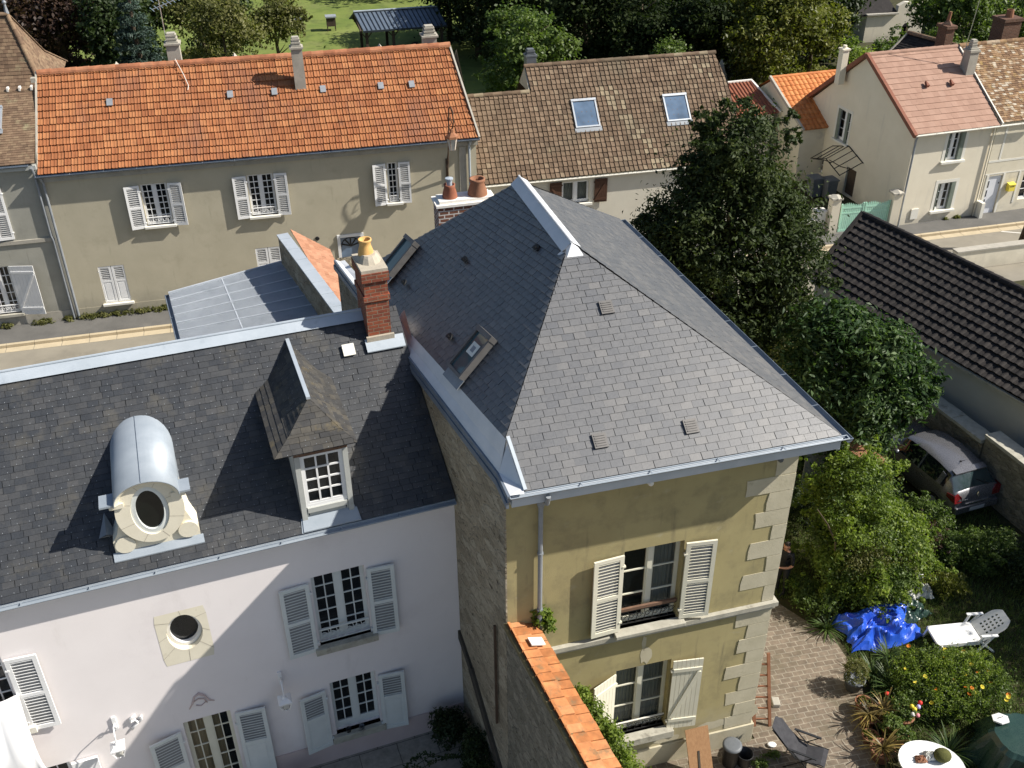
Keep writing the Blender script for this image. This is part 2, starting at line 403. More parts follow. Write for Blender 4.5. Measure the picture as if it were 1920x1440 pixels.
M['ridgeor'] = surf('weathered orange ridge tiles', [(.30, .12, .06), (.38, .15, .075), (.42, .19, .10)], 4, .85, .3, 40, attr=True, var=.3)
M['shadedk'] = surf('dark terrace', [(.03, .035, .04), (.05, .055, .06)], 1, .8, .2, 40)
M['shadowgap'] = surf('painted shade between the slats', [(.26, .26, .255), (.32, .32, .315)], 3, .9, 0, 40)  # tone of the shade seen between shutter slats
M['eaveboard'] = surf('pale blue grey eaves board', [(.40, .44, .47), (.48, .51, .54)], 2, .8, .1, 40)
M['glassdeep'] = glass_mat('very dark pane', (.008, .011, .009), .35)
M['terratile'] = surf('dull terracotta tiles', [(.34, .165, .095), (.40, .20, .12), (.44, .23, .14)], 4, .85, .2, 40, attr=True, var=.12)
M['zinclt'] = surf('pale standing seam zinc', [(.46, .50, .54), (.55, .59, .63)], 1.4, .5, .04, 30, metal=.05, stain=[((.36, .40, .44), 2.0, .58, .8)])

# ------------------------------------------------------------------ mesh helpers
class MB:
    """collects faces; build() links them as ONE mesh object"""
    def __init__(self):
        self.v, self.f, self.mi, self.rnd = [], [], [], []
    def poly(self, pts, mi=0, rnd=.5):
        k = len(self.v)
        self.v.extend([tuple(p) for p in pts])
        self.f.append(tuple(range(k, k + len(pts))))
        self.mi.append(mi); self.rnd.append(rnd)
        return self
    def box(self, x0, x1, y0, y1, z0, z1, mi=0, rnd=.5):
        k = len(self.v)
        self.v.extend([(x0, y0, z0), (x1, y0, z0), (x1, y1, z0), (x0, y1, z0), (x0, y0, z1), (x1, y0, z1), (x1, y1, z1), (x0, y1, z1)])
        for q in ((0, 3, 2, 1), (4, 5, 6, 7), (0, 1, 5, 4), (1, 2, 6, 5), (2, 3, 7, 6), (3, 0, 4, 7)):
            self.f.append(tuple(k + i for i in q)); self.mi.append(mi); self.rnd.append(rnd)
        return self
    def obox(self, c, ax, ay, az, mi=0, rnd=.5):
        """box about c with half-axis vectors"""
        c, ax, ay, az = Vector(c), Vector(ax), Vector(ay), Vector(az)
        k = len(self.v)
        for sz in (-1, 1):
            for sx, sy in ((-1, -1), (1, -1), (1, 1), (-1, 1)):
                self.v.append(tuple(c + ax * sx + ay * sy + az * sz))
        for q in ((0, 3, 2, 1), (4, 5, 6, 7), (0, 1, 5, 4), (1, 2, 6, 5), (2, 3, 7, 6), (3, 0, 4, 7)):
            self.f.append(tuple(k + i for i in q)); self.mi.append(mi); self.rnd.append(rnd)
        return self
    def bar(self, a, b, w, h, up=(0, 0, 1), mi=0):
        a, b = Vector(a), Vector(b)
        d = (b - a); L = d.length; d.normalize()
        up = Vector(up)
        s = d.cross(up)
        if s.length < 1e-4:
            s = d.cross(Vector((1, 0, 0)))
        s.normalize(); u = s.cross(d)
        return self.obox((a + b) / 2, d * L / 2, s * w / 2, u * h / 2, mi)
    def tube(self, pts, r, n=8, mi=0, cap=True):
        pts = [Vector(p) for p in pts]
        rs = r if isinstance(r, (list, tuple)) else [r] * len(pts)
        k0 = len(self.v)
        ref = None
        for i, p in enumerate(pts):
            d = (pts[min(i + 1, len(pts) - 1)] - pts[max(i - 1, 0)]).normalized()
            if ref is None:
                ref = d.orthogonal().normalized()
            ref = (ref - d * ref.dot(d))
            ref = ref.normalized() if ref.length > 1e-5 else d.orthogonal().normalized()
            s = d.cross(ref)
            for j in range(n):
                a = 2 * math.pi * j / n
                self.v.append(tuple(p + (ref * math.cos(a) + s * math.sin(a)) * rs[i]))
        for i in range(len(pts) - 1):
            for j in range(n):
                a, b = k0 + i * n + j, k0 + i * n + (j + 1) % n
                self.f.append((a, b, b + n, a + n)); self.mi.append(mi); self.rnd.append(.5)
        if cap:
            self.f.append(tuple(k0 + j for j in reversed(range(n)))); self.mi.append(mi); self.rnd.append(.5)
            e = k0 + (len(pts) - 1) * n
            self.f.append(tuple(e + j for j in range(n))); self.mi.append(mi); self.rnd.append(.5)
        return self
    def lathe(self, prof, c=(0, 0, 0), n=20, mi=0, wob=None):
        """prof: (radius, z) from bottom to top"""
        k0 = len(self.v)
        for r, z in prof:
            for j in range(n):
                a = 2 * math.pi * j / n
                rr = r * (wob(a, z) if wob else 1)
                self.v.append((c[0] + rr * math.cos(a), c[1] + rr * math.sin(a), c[2] + z))
        for i in range(len(prof) - 1):
            for j in range(n):
                a, b = k0 + i * n + j, k0 + i * n + (j + 1) % n
                self.f.append((a, b, b + n, a + n)); self.mi.append(mi); self.rnd.append(.5)
        return self
    def disc(self, c, r, n=20, mi=0, ax=(1, 0, 0), ay=(0, 1, 0)):
        ax, ay, c = Vector(ax), Vector(ay), Vector(c)
        return self.poly([c + ax * r * math.cos(2 * math.pi * j / n) + ay * r * math.sin(2 * math.pi * j / n) for j in range(n)], mi)
    def ball(self, c, r, nu=10, nv=7, mi=0):
        rx, ry, rz = r if isinstance(r, (tuple, list)) else (r, r, r)
        k0 = len(self.v)
        for i in range(nv + 1):
            t = math.pi * i / nv
            for j in range(nu):
                a = 2 * math.pi * j / nu
                self.v.append((c[0] + rx * math.sin(t) * math.cos(a), c[1] + ry * math.sin(t) * math.sin(a), c[2] - rz * math.cos(t)))
        for i in range(nv):
            for j in range(nu):
                a, b = k0 + i * nu + j, k0 + i * nu + (j + 1) % nu
                self.f.append((a, b, b + nu, a + nu)); self.mi.append(mi); self.rnd.append(.5)
        return self
    def prism(self, poly, d, mi=0):
        """extrude a planar polygon along vector d"""
        poly = [Vector(p) for p in poly]; d = Vector(d)
        n = (poly[1] - poly[0]).cross(poly[2] - poly[1])
        if n.dot(d) > 0:
            poly = poly[::-1]
        q = [p + d for p in poly]
        self.poly(poly, mi); self.poly(q[::-1], mi)
        for i in range(len(poly)):
            j = (i + 1) % len(poly)
            self.poly([poly[j], poly[i], q[i], q[j]], mi)
        return self
    def build(self, name, mats, parent=None, smooth=False, bevel=0, loc=None, label=None, weld=False):
        me = D.meshes.new(name)
        me.from_pydata(self.v, [], self.f)
        mats = mats if isinstance(mats, (list, tuple)) else [mats]
        for mt in mats:
            me.materials.append(M[mt] if isinstance(mt, str) else mt)
        if len(mats) > 1:
            me.polygons.foreach_set('material_index', self.mi)
        at = me.attributes.new('rnd', 'FLOAT', 'FACE')
        at.data.foreach_set('value', self.rnd)
        if weld:
            bm = bmesh.new(); bm.from_mesh(me); bmesh.ops.remove_doubles(bm, verts=bm.verts, dist=.001); bmesh.ops.recalc_face_normals(bm, faces=bm.faces); bm.to_mesh(me); bm.free()
        if smooth:
            me.polygons.foreach_set('use_smooth', [True] * len(me.polygons))
        me.update()
        o = D.objects.new(name, me)
        COL.objects.link(o)
        if parent: o.parent = parent
        if loc: o.location = loc
        if bevel:
            bv = o.modifiers.new('bevel', 'BEVEL'); bv.width = bevel; bv.segments = 2; bv.limit_method = 'ANGLE'
        if label: o['label'] = label
        return o

def tag(o, label, cat, group=None, kind=None):
    o['label'] = label; o['category'] = cat
    if group: o['group'] = group
    if kind: o['kind'] = kind
    return o

def thing(name, label, cat, loc=(0, 0, 0), rz=0.0, group=None):
    o = D.objects.new(name, None)
    o.empty_display_size = .3
    COL.objects.link(o)
    o.location = loc; o.rotation_euler = (0, 0, rz)
    return tag(o, label, cat, group)

def struct(name, mb, mat, smooth=False):
    o = mb.build(name, mat, None, smooth)
    o['kind'] = 'structure'
    return o

def clip(poly, win):
    """Sutherland-Hodgman: poly clipped by convex CCW window, 2D"""
    out = poly
    for i in range(len(win)):
        ax, ay = win[i]; bx, by = win[(i + 1) % len(win)]
        ex, ey = bx - ax, by - ay
        src, out = out, []
        if not src: return []
        for k in range(len(src)):
            p, q = src[k], src[(k + 1) % len(src)]
            sp = ex * (p[1] - ay) - ey * (p[0] - ax)
            sq = ex * (q[1] - ay) - ey * (q[0] - ax)
            if sp >= -1e-9: out.append(p)
            if (sp > 1e-9 and sq < -1e-9) or (sp < -1e-9 and sq > 1e-9):
                t = sp / (sp - sq)
                out.append((p[0] + (q[0] - p[0]) * t, p[1] + (q[1] - p[1]) * t))
    return out

PROF = {
    'flat': [(0, 0), (1, 0)],
    'mech': [(0, .028), (.10, .028), (.16, .0), (.50, .0), (.54, .016), (.60, .016), (.64, 0), (1, 0)],
    'pan': [(0, .03), (.12, .03), (.2, .004), (.8, 0), (1, .0)],
    'roman': [(0, .0), (.12, .045), (.25, .06), (.38, .045), (.5, 0), (1, 0)],
    'gar': [(0, .0), (.15, .022), (.3, .03), (.45, .022), (.6, 0), (1, 0)],
    's': [(0, .0), (.25, .03), (.5, .04), (.75, .015), (1, 0)],
}

def cover(mb, poly3, tw, th, prof='flat', stagger=.5, thick=.01, lift=.02, gap=.004, seed=0, jit=.0, base_mi=0, sag=0.0, hook=None, patch=None):
    """real tiles laid in courses over a planar convex polygon whose first edge is the eave"""
    rg = random.Random(seed)
    P = [Vector(p) for p in poly3]
    O = P[0]
    ex = (P[1] - P[0]).normalized()
    nn = Vector((0, 0, 0))
    for i in range(len(P)):
        nn += P[i].cross(P[(i + 1) % len(P)])
    n = nn.normalized()
    if n.z < 0: n = -n
    ey = n.cross(ex)
    p2 = [((p - O).dot(ex), (p - O).dot(ey)) for p in P]
    area = sum(p2[i][0] * p2[(i + 1) % len(p2)][1] - p2[(i + 1) % len(p2)][0] * p2[i][1] for i in range(len(p2)))
    if area < 0: p2 = p2[::-1]
    x0, x1 = min(p[0] for p in p2), max(p[0] for p in p2)
    y0, y1 = min(p[1] for p in p2), max(p[1] for p in p2)
    mb.poly([O + ex * x + ey * y - n * (.012 + sag * 1.05) for x, y in p2], base_mi, .3)
    pr = PROF[prof]
    rows = int((y1 - y0) / th) + 1
    cols = int((x1 - x0) / tw) + 3
    def inside(x, y):
        for i in range(len(p2)):
            a, b = p2[i], p2[(i + 1) % len(p2)]
            if (b[0] - a[0]) * (y - a[1]) - (b[1] - a[1]) * (x - a[0]) < 0: return False
        return True
    sagf = (lambda x, y: -sag * math.sin(math.pi * min(1, max(0, (y - y0) / (y1 - y0)))) * (.6 + .4 * math.sin(x * .9 + 1)) ) if sag else (lambda x, y: 0)
    for j in range(rows):
        yb = y0 + j * th
        off = (j % 2) * stagger * tw + rg.uniform(-jit, jit) * tw
        for i in range(cols):
            xa = x0 - tw + i * tw + off + rg.uniform(-jit, jit) * tw * .12
            r = rg.random()
            if patch: r = patch(xa, yb, r)
            dl = rg.uniform(-.3, .4) * lift * .5
            yy = yb + rg.uniform(-jit, jit) * .12 * th
            ya = yy + th * 1.06
            if xa > x1 or xa + tw < x0: continue
            full = all(inside(x, y) for x, y in ((xa, yy), (xa + tw, yy), (xa + tw, ya), (xa, ya)))
            for s in range(len(pr) - 1):
                fa, ha = pr[s]; fb, hb = pr[s + 1]
                xs, xe = xa + fa * (tw - gap), xa + fb * (tw - gap)
                q = [(xs, yy), (xe, yy), (xe, ya), (xs, ya)]
                if not full: q = clip(q, p2)
                if len(q) < 3: continue
                def H(x, y):
                    t = (x - xs) / (xe - xs)
                    return ha + (hb - ha) * t + (lift + dl) * (1 - (y - yy) / (th * 1.06)) + sagf(x, y) + .002
                if hook is not None and full and rg.random() < .6:
                    hx, hy = (xs + xe) / 2 + rg.uniform(-.01, .01), yy + .022
                    hz = H(hx, hy) + .004
                    hc = O + ex * hx + ey * hy + n * hz
                    mb.poly([hc - ex * .005 - ey * .008, hc + ex * .005 - ey * .008, hc + ex * .005 + ey * .008, hc - ex * .005 + ey * .008], hook)
                top = [O + ex * x + ey * y + n * H(x, y) for x, y in q]
                mb.poly(top, base_mi, r)
                for k in range(len(q)):
                    a, b = q[k], q[(k + 1) % len(q)]
                    bot = abs(a[1] - yy) < 1e-6 and abs(b[1] - yy) < 1e-6
                    side = (s == 0 and abs(a[0] - xs) < 1e-6 and abs(b[0] - xs) < 1e-6) or (s == len(pr) - 2 and abs(a[0] - xe) < 1e-6 and abs(b[0] - xe) < 1e-6)
                    if bot or side:
                        dz = n * (thick + lift)
                        mb.poly([top[k], top[k] - dz, top[(k + 1) % len(q)] - dz, top[(k + 1) % len(q)]], base_mi, r)
    return mb

def hips(mb, pts, r, mi=0, seg=.33, rough=.02, seed=0):
    """half-round ridge tiles along a line, each overlapping the next"""
    rg = random.Random(seed)
    a, b = Vector(pts[0]), Vector(pts[1])
    d = b - a; L = d.length; d.normalize()
    s = d.cross(Vector((0, 0, 1))).normalized(); u = s.cross(d)
    k = max(1, int(L / seg)); st = L / k
    for i in range(k):
        p0 = a + d * (i * st); p1 = a + d * ((i + 1) * st + .03)
        rr = rg.random()
        ring = []
        for p, rad in ((p0, r * .94), (p1, r * 1.06)):
            ring.append([p + s * rad * math.cos(t) + u * (rad * math.sin(t) - r * .35) for t in [math.pi * q / 6 for q in range(7)]])
        for q in range(6):
            mb.poly([ring[0][q], ring[1][q], ring[1][q + 1], ring[0][q + 1]], mi, rr)
        mb.poly(ring[1], mi, rr); mb.poly(ring[0][::-1], mi, rr)
    return mb

def wall(mb, u0, u1, z0, z1, holes, depth=.22, room=.9, mi=0, mi_dark=1, mi_rev=None, zl=None, zr=None):
    """wall face in the plane y=0 (seen from -y) with recessed openings and a dark room behind each; holes: (u0,u1,z0,z1)"""
    mi_rev = mi if mi_rev is None else mi_rev
    us = sorted(set([u0, u1] + [h[0] for h in holes] + [h[1] for h in holes]))
    zs = sorted(set([z0, z1] + [h[2] for h in holes] + [h[3] for h in holes]))
    for i in range(len(us) - 1):
        for j in range(len(zs) - 1):
            cu, cz = (us[i] + us[i + 1]) / 2, (zs[j] + zs[j + 1]) / 2
            if any(h[0] < cu < h[1] and h[2] < cz < h[3] for h in holes): continue
            mb.poly([(us[i], 0, zs[j]), (us[i + 1], 0, zs[j]), (us[i + 1], 0, zs[j + 1]), (us[i], 0, zs[j + 1])], mi)
    for a, b, c, d in holes:
        for y0, y1, k in ((0, depth, mi_rev), (depth, room, mi_dark)):
            mb.poly([(a, y0, c), (a, y1, c), (a, y1, d), (a, y0, d)][::-1], k)
            mb.poly([(b, y0, c), (b, y1, c), (b, y1, d), (b, y0, d)], k)
            mb.poly([(a, y0, c), (b, y0, c), (b, y1, c), (a, y1, c)], k)
            mb.poly([(a, y0, d), (b, y0, d), (b, y1, d), (a, y1, d)][::-1], k)
        mb.poly([(a, room, c), (b, room, c), (b, room, d), (a, room, d)], mi_dark)
    return mb

def window(parent, u0, u1, z0, z1, y, cols, rows, leaves=2, frame='white', pane='glass', fw=.055, bw=.024, curtain=None, name='window', low=0.0, post=None):
    """casement window: outer frame, leaves with glazing bars; child pane"""
    mb = MB()
    post = post or fw * 1.2
    mb.box(u0, u0 + fw, y, y + .06, z0, z1); mb.box(u1 - fw, u1, y, y + .06, z0, z1)
    mb.box(u0 + fw, u1 - fw, y, y + .06, z1 - fw, z1); mb.box(u0 + fw, u1 - fw, y, y + .06, z0, z0 + fw * 1.4 + low)
    iu0, iu1, iz0, iz1 = u0 + fw, u1 - fw, z0 + fw * 1.4 + low, z1 - fw
    if leaves == 2:
        c = (iu0 + iu1) / 2
        mb.box(c - post, c + post, y - .012, y + .05, iz0, iz1)
        spans = [(iu0, c - post), (c + post, iu1)]
    else:
        spans = [(iu0, iu1)]
    s = .03
    for a, b in spans:
        mb.box(a, a + s, y + .004, y + .05, iz0, iz1); mb.box(b - s, b, y + .004, y + .05, iz0, iz1)
        mb.box(a + s, b - s, y + .004, y + .05, iz0, iz0 + s * 1.5); mb.box(a + s, b - s, y + .004, y + .05, iz1 - s, iz1)
        for i in range(1, cols):
            x = a + s + (b - a - 2 * s) * i / cols
            mb.box(x - bw / 2, x + bw / 2, y + .008, y + .04, iz0 + s * 1.5, iz1 - s)
        for j in range(1, rows):
            z = iz0 + s * 1.5 + (iz1 - iz0 - 2.5 * s) * j / rows
            mb.box(a + s, b - s, y + .010, y + .038, z - bw / 2, z + bw / 2)
    win = mb.build(name, frame, parent)
    pb = MB()
    for a, b in spans:
        pb.poly([(a + .01, y + .03, iz0), (b - .01, y + .03, iz0), (b - .01, y + .03, iz1), (a + .01, y + .03, iz1)])
    pb.build('pane', pane, win)
    if curtain:
        cb = MB()
        for a, b, fr in curtain[1]:
            ua, ub = u0 + (u1 - u0) * a, u0 + (u1 - u0) * b
            k = 14
            for i in range(k):
                xa, xb = ua + (ub - ua) * i / k, ua + (ub - ua) * (i + 1) / k
                ya, yb = y + .14 + .02 * (i % 2), y + .14 + .02 * ((i + 1) % 2)
                cb.poly([(xa, ya, z0 + .03), (xb, yb, z0 + .03), (xb, yb, z1 - .03), (xa, ya, z1 - .03)])
        cb.build('curtain', curtain[0], win)
    return win

def shutter(parent, u0, u1, z0, z1, y=-.045, mat='white', style='louvre', hinge='L', ang=0, label=None):
    """shutter leaf lying against the wall, built about its hinge; style louvre / half / board / closedhalf"""
    W, H = u1 - u0, z1 - z0
    mb = MB()
    st = min(.085, W * .17)
    if style in ('louvre', 'half'):
        mb.box(0, st, -.02, .02, 0, H); mb.box(W - st, W, -.02, .02, 0, H)
        mb.box(st, W - st, -.02, .02, H - st, H); mb.box(st, W - st, -.02, .02, 0, st * 1.2)
        mid = H * .47 if style == 'louvre' else H * .56
        mb.box(st, W - st, -.02, .02, mid, mid + st)
        spans = [(mid + st, H - st)]
        if style == 'louvre':
            spans.append((st * 1.2, mid))
        else:
            mb.box(st, W - st, -.008, .008, st * 1.2, mid)
            mb.box(st + .05, W - st - .05, -.014, .0, st * 1.2 + .06, mid - .06)
        for a, b in spans:
            k = max(4, int((b - a) / .075))
            for i in range(k):
                zc = a + (b - a) * (i + .5) / k
                mb.obox((W / 2, -.004, zc), ((W - 2 * st) / 2, 0, 0), (0, .010, -.017), (0, .003, .0025))
            mb.box(st, W - st, .012, .016, a, b, 1)  # grey backing sheet painted as the shade between the slats
    else:
        k = 7
        for i in range(k):
            mb.box(W * i / k + .003, W * (i + 1) / k - .003, -.014, .014, 0, H)
        for zc in (.13 * H, .87 * H):
            mb.box(.02, W - .02, -.034, -.0145, zc - .045, zc + .045)
        d = 1 if hinge == 'L' else -1
        a = Vector((.07 if d > 0 else W - .07, -.024, .17 * H)); b = Vector((W - .07 if d > 0 else .07, -.024, .83 * H))
        mb.bar(a, b, .019, .085, up=(0, 0, 1))
    # hinges and catch
    hx = 0 if hinge == 'L' else W
    for zc in (.12 * H, .86 * H):
        mb.box(hx - .035, hx + .035, -.03, .03, zc - .02, zc + .02)
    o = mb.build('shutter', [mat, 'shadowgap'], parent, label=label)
    if hinge == 'L':
        o.location = (u0, y, z0); o.rotation_euler = (0, 0, -ang)
    else:
        me = o.data
        for v in me.vertices: v.co.x -= W
        o.location = (u1, y, z0); o.rotation_euler = (0, 0, ang)
    return o

def railing(parent, u0, u1, z0, z1, y, mat='white', name='window_rail'):
    mb = MB()
    mb.box(u0, u1, y - .02, y + .02, z1 - .035, z1); mb.box(u0, u1, y - .012, y + .012, z0, z0 + .02)
    k = max(3, int((u1 - u0) / .16))
    for i in range(k):
        a = u0 + (u1 - u0) * i / k; b = u0 + (u1 - u0) * (i + 1) / k; c = (a + b) / 2
        r = min((b - a), (z1 - z0 - .06)) * .42; zc = (z0 + z1) / 2
        pts = [(c + r * math.cos(t) * (1 - .05 * q), y, zc + r * math.sin(t) * (1 - .05 * q)) for q, t in enumerate([2 * math.pi * x / 10 for x in range(13)])]
        mb.tube(pts, .008, 5)
        mb.tube([(a, y, z0), (a + .03, y, zc), (a, y, z1 - .03)], .008, 5)
    return mb.build(name, mat, parent)

def gutter(parent, a, b, r=.065, mat='zinc', name='gutter', brackets=True):
    a, b = Vector(a), Vector(b)
    d = (b - a).normalized(); s = d.cross(Vector((0, 0, 1))).normalized()
    mb = MB()
    n = 8
    for rad, flip in ((r, 0), (r * .88, 1)):
        A, B = [], []
        for q in range(n + 1):
            t = math.pi + math.pi * q / n
            o = s * rad * math.cos(t) + Vector((0, 0, rad * math.sin(t)))
            A.append(a + o); B.append(b + o)
        for q in range(n):
            f = [A[q], B[q], B[q + 1], A[q + 1]]
            mb.poly(f[::-1] if flip else f)
        if not flip:
            mb.poly(A); mb.poly(B[::-1])
    for sg in (-1, 1):
        mb.tube([a + s * sg * r, b + s * sg * r], .011, 6)
    if brackets:
        L = (b - a).length; k = max(2, int(L / 1.1))
        for i in range(k + 1):
            p = a + d * (L * i / k)
            mb.obox(p + Vector((0, 0, .004)), d * .01, s * (r + .004), Vector((0, 0, .006)))
    return mb.build(name, mat, parent)

def chimney(parent, x0, x1, y0, y1, z0, z1, mat, cap='concrete', name='chimney'):
    mb = MB()
    mb.box(x0, x1, y0, y1, z0, z1)
    o = mb.build(name, mat, parent)
    return o

# ------------------------------------------------------------------ foliage
def leaves(name, mat, parent, blobs, n, size, asp=.45, seed=0, per=26, spread=.2, shell=.55, zmin=None, upright=.35, loc=None):
    """n leaf faces in uneven clumps through the volume of the blobs (x,y,z,rx,ry,rz)"""
    rg = np.random.default_rng(seed)
    B = np.array(blobs, float)
    wgt = (B[:, 3] * B[:, 4] * B[:, 5]) ** (2 / 3); wgt /= wgt.sum()
    nc = max(6, n // per)
    bi = rg.choice(len(B), nc, p=wgt)
    d = rg.normal(size=(nc, 3)); d /= np.linalg.norm(d, axis=1)[:, None]
    d[:, 2] = np.where(d[:, 2] < -.55, -d[:, 2], d[:, 2])
    ph = rg.uniform(0, 6.28, (4, 3))
    lump = sum(np.sin(d @ rg.normal(size=3) * k + p[0]) for k, p in zip((3, 5, 7, 9), ph)) * .07
    rad = (shell + (1 - shell) * rg.random(nc) ** .6) * (1 + lump) * rg.choice([1, 1, 1, 1.08, .8, 1.0, 1.0, 1.22], nc)
    cc = B[bi, :3] + d * rad[:, None] * B[bi, 3:]
    ci = rg.integers(0, nc, n)
    br = B[bi[ci], 3:].min(axis=1)
    crnd = rg.random(nc)
    pos = cc[ci] + rg.normal(size=(n, 3)) * (spread * br)[:, None] * np.array([1, 1, .7])
    if zmin is not None:
        pos = pos[pos[:, 2] > zmin]; ci = ci[:len(pos)]
        n = len(pos)
    nrm = d[ci] * .7 + rg.normal(size=(n, 3)) * .65 + np.array([0, 0, upright])
    nrm /= np.linalg.norm(nrm, axis=1)[:, None]
    t = rg.normal(size=(n, 3)); t -= nrm * (t * nrm).sum(1)[:, None]; t /= np.linalg.norm(t, axis=1)[:, None]
    s = np.cross(nrm, t)
    sz = size * rg.uniform(.6, 1.35, n)[:, None]
    v = np.empty((n, 4, 3))
    v[:, 0] = pos - t * sz * .5
    v[:, 1] = pos + s * sz * asp * .5 + nrm * sz * .07
    v[:, 2] = pos + t * sz * .5 - nrm * sz * .08
    v[:, 3] = pos - s * sz * asp * .5 + nrm * sz * .07
    brnd = rg.random(len(B))
    rnd = np.clip(.42 * brnd[bi[ci]] + .3 * crnd[ci] + .42 * rg.random(n) - .07, 0, 1)
    return quads(name, v.reshape(-1, 3), n, rnd, mat, parent, loc)

def quads(name, v, n, rnd, mat, parent=None, loc=None):
    me = D.meshes.new(name)
    me.vertices.add(4 * n); me.loops.add(4 * n); me.polygons.add(n)
    me.vertices.foreach_set('co', np.asarray(v, np.float32).ravel())
    me.loops.foreach_set('vertex_index', np.arange(4 * n, dtype=np.int32))
    me.polygons.foreach_set('loop_start', np.arange(0, 4 * n, 4, dtype=np.int32))
    me.polygons.foreach_set('loop_total', np.full(n, 4, np.int32))
    a = me.attributes.new('rnd', 'FLOAT', 'FACE'); a.data.foreach_set('value', np.asarray(rnd, np.float32))
    me.materials.append(M[mat]); me.update(calc_edges=True)
    o = D.objects.new(name, me); COL.objects.link(o)
    if parent: o.parent = parent
    if loc: o.location = loc
    return o

def trunk(parent, h, r, limbs, seed=0, spread=1.0, base=(0, 0, 0), lean=(0, 0)):
    rg = random.Random(seed)
    mb = MB()
    b = Vector(base)
    top = b + Vector((lean[0], lean[1], h))
    pts = [b + (top - b) * t + Vector((rg.uniform(-.06, .06), rg.uniform(-.06, .06), 0)) * (t > 0) for t in (0, .25, .5, .75, 1)]
    mb.tube(pts, [r * 1.25, r, r * .85, r * .65, r * .35], 8)
    for i in range(limbs):
        t = rg.uniform(.3, .95); p = b + (top - b) * t
        a = 2 * math.pi * i / limbs + rg.uniform(-.5, .5)
        L = spread * rg.uniform(.6, 1.0)
        q = p + Vector((math.cos(a) * L * .5, math.sin(a) * L * .5, L * .35)); e = p + Vector((math.cos(a) * L, math.sin(a) * L, L * .75))
        mb.tube([p, q, e], [r * .42, r * .28, r * .1], 6)
    return mb.build('trunk', 'bark', parent, smooth=True)

def tree(name, label, cat, loc, h, blobs, mat, n, leaf, seed, tr=.16, limbs=6, group=None, asp=.45, per=26, spread=.2, shell=.5, th=None, upright=.35):
    """blobs are relative to the trunk base"""
    t = thing(name, label, cat, loc, 0, group)
    if tr:
        mr = max(b[3] for b in blobs)
        trunk(t, th or h * .75, tr, limbs, seed, mr * .8)
    leaves('crown' if tr else 'foliage', mat, t, blobs, n, leaf, asp, seed, per, spread, shell, zmin=.02, upright=upright)
    return t

def auto_blobs(r, h, z0, seed, k=7, flat=1.0):
    """an uneven crown: one core and several lobes"""
    rg = random.Random(seed)
    zc = z0 + (h - z0) * .5
    hz = (h - z0) * .5
    out = [(0, 0, zc, r * .75, r * .75, hz * .85)]
    for i in range(k):
        a = 2 * math.pi * i / k + rg.uniform(-.4, .4)
        e = rg.uniform(-.55, .8)
        q = r * rg.uniform(.45, .62)
        out.append((math.cos(a) * r * .55 * math.cos(e), math.sin(a) * r * .55 * math.cos(e), zc + hz * .62 * math.sin(e), q, q, q * .85 * flat))
    return out

def straps(mb, c, n, L, w, rg, droop=.6, el=(35, 80), rnd=None):
    """rosette of arching strap leaves"""
    for i in range(n):
        a = rg.uniform(0, 6.283); e = R(rg.uniform(*el)); l = L * rg.uniform(.65, 1.1)
        d = Vector((math.cos(a), math.sin(a), 0)); s = Vector((-math.sin(a), math.cos(a), 0))
        p = Vector(c); prev = None; r = rnd if rnd is not None else rg.random()
        k = 6
        for q in range(k + 1):
            t = q / k
            ee = e - droop * t * 1.9
            if q: p = p + (d * math.cos(ee) + Vector((0, 0, math.sin(ee)))) * (l / k)
            hw = w * .5 * (1 - t) ** .6 * (.6 + .4 * min(1, t * 4)) + .002
            cur = (p - s * hw, p + s * hw)
            if prev: mb.poly([prev[0], prev[1], cur[1], cur[0]], 0, min(1, max(0, r + rg.uniform(-.1, .1))))
            prev = cur
    return mb

def lumpy(blobs, k, r, seed, keep=.5):
    """many small lumps over the surface of a few large blobs, so that a shrub gets hollows and bright tops"""
    rg = random.Random(seed)
    out = []
    tot = sum(b[3] * b[4] + b[4] * b[5] for b in blobs)
    for b in blobs:
        out.append((b[0], b[1], b[2], b[3] * keep, b[4] * keep, b[5] * keep))
        for i in range(max(3, int(k * (b[3] * b[4] + b[4] * b[5]) / tot))):
            v = Vector((rg.gauss(0, 1), rg.gauss(0, 1), rg.gauss(.25, 1))).normalized()
            q = r * rg.uniform(.6, 1.3)
            f = rg.uniform(.72, 1.02)
            out.append((b[0] + v.x * (b[3] - q * .5) * f, b[1] + v.y * (b[4] - q * .5) * f, max(q * .3, b[2] + v.z * (b[5] - q * .5) * f), q, q, q * .8))
    return out

def shoots(blobs, k, L, r, seed, droop=.4):
    """straggling shoots: strings of small lumps that leave the crown and bend down"""
    rg = random.Random(seed); out = []
    for i in range(k):
        b = rg.choice(blobs)
        v = Vector((rg.gauss(0, 1), rg.gauss(0, 1), rg.gauss(.45, .8))).normalized()
        p = Vector((b[0] + v.x * b[3] * .85, b[1] + v.y * b[4] * .85, b[2] + v.z * b[5] * .85))
        n = rg.randint(2, 4); l = L * rg.uniform(.6, 1.3)
        for j in range(n):
            v.z -= droop * .3
            p = p + v * (l / n)
            q = r * (1 - .18 * j) * rg.uniform(.8, 1.2)
            if p.z > .1: out.append((p.x, p.y, p.z, q, q, q * .8))
    return out

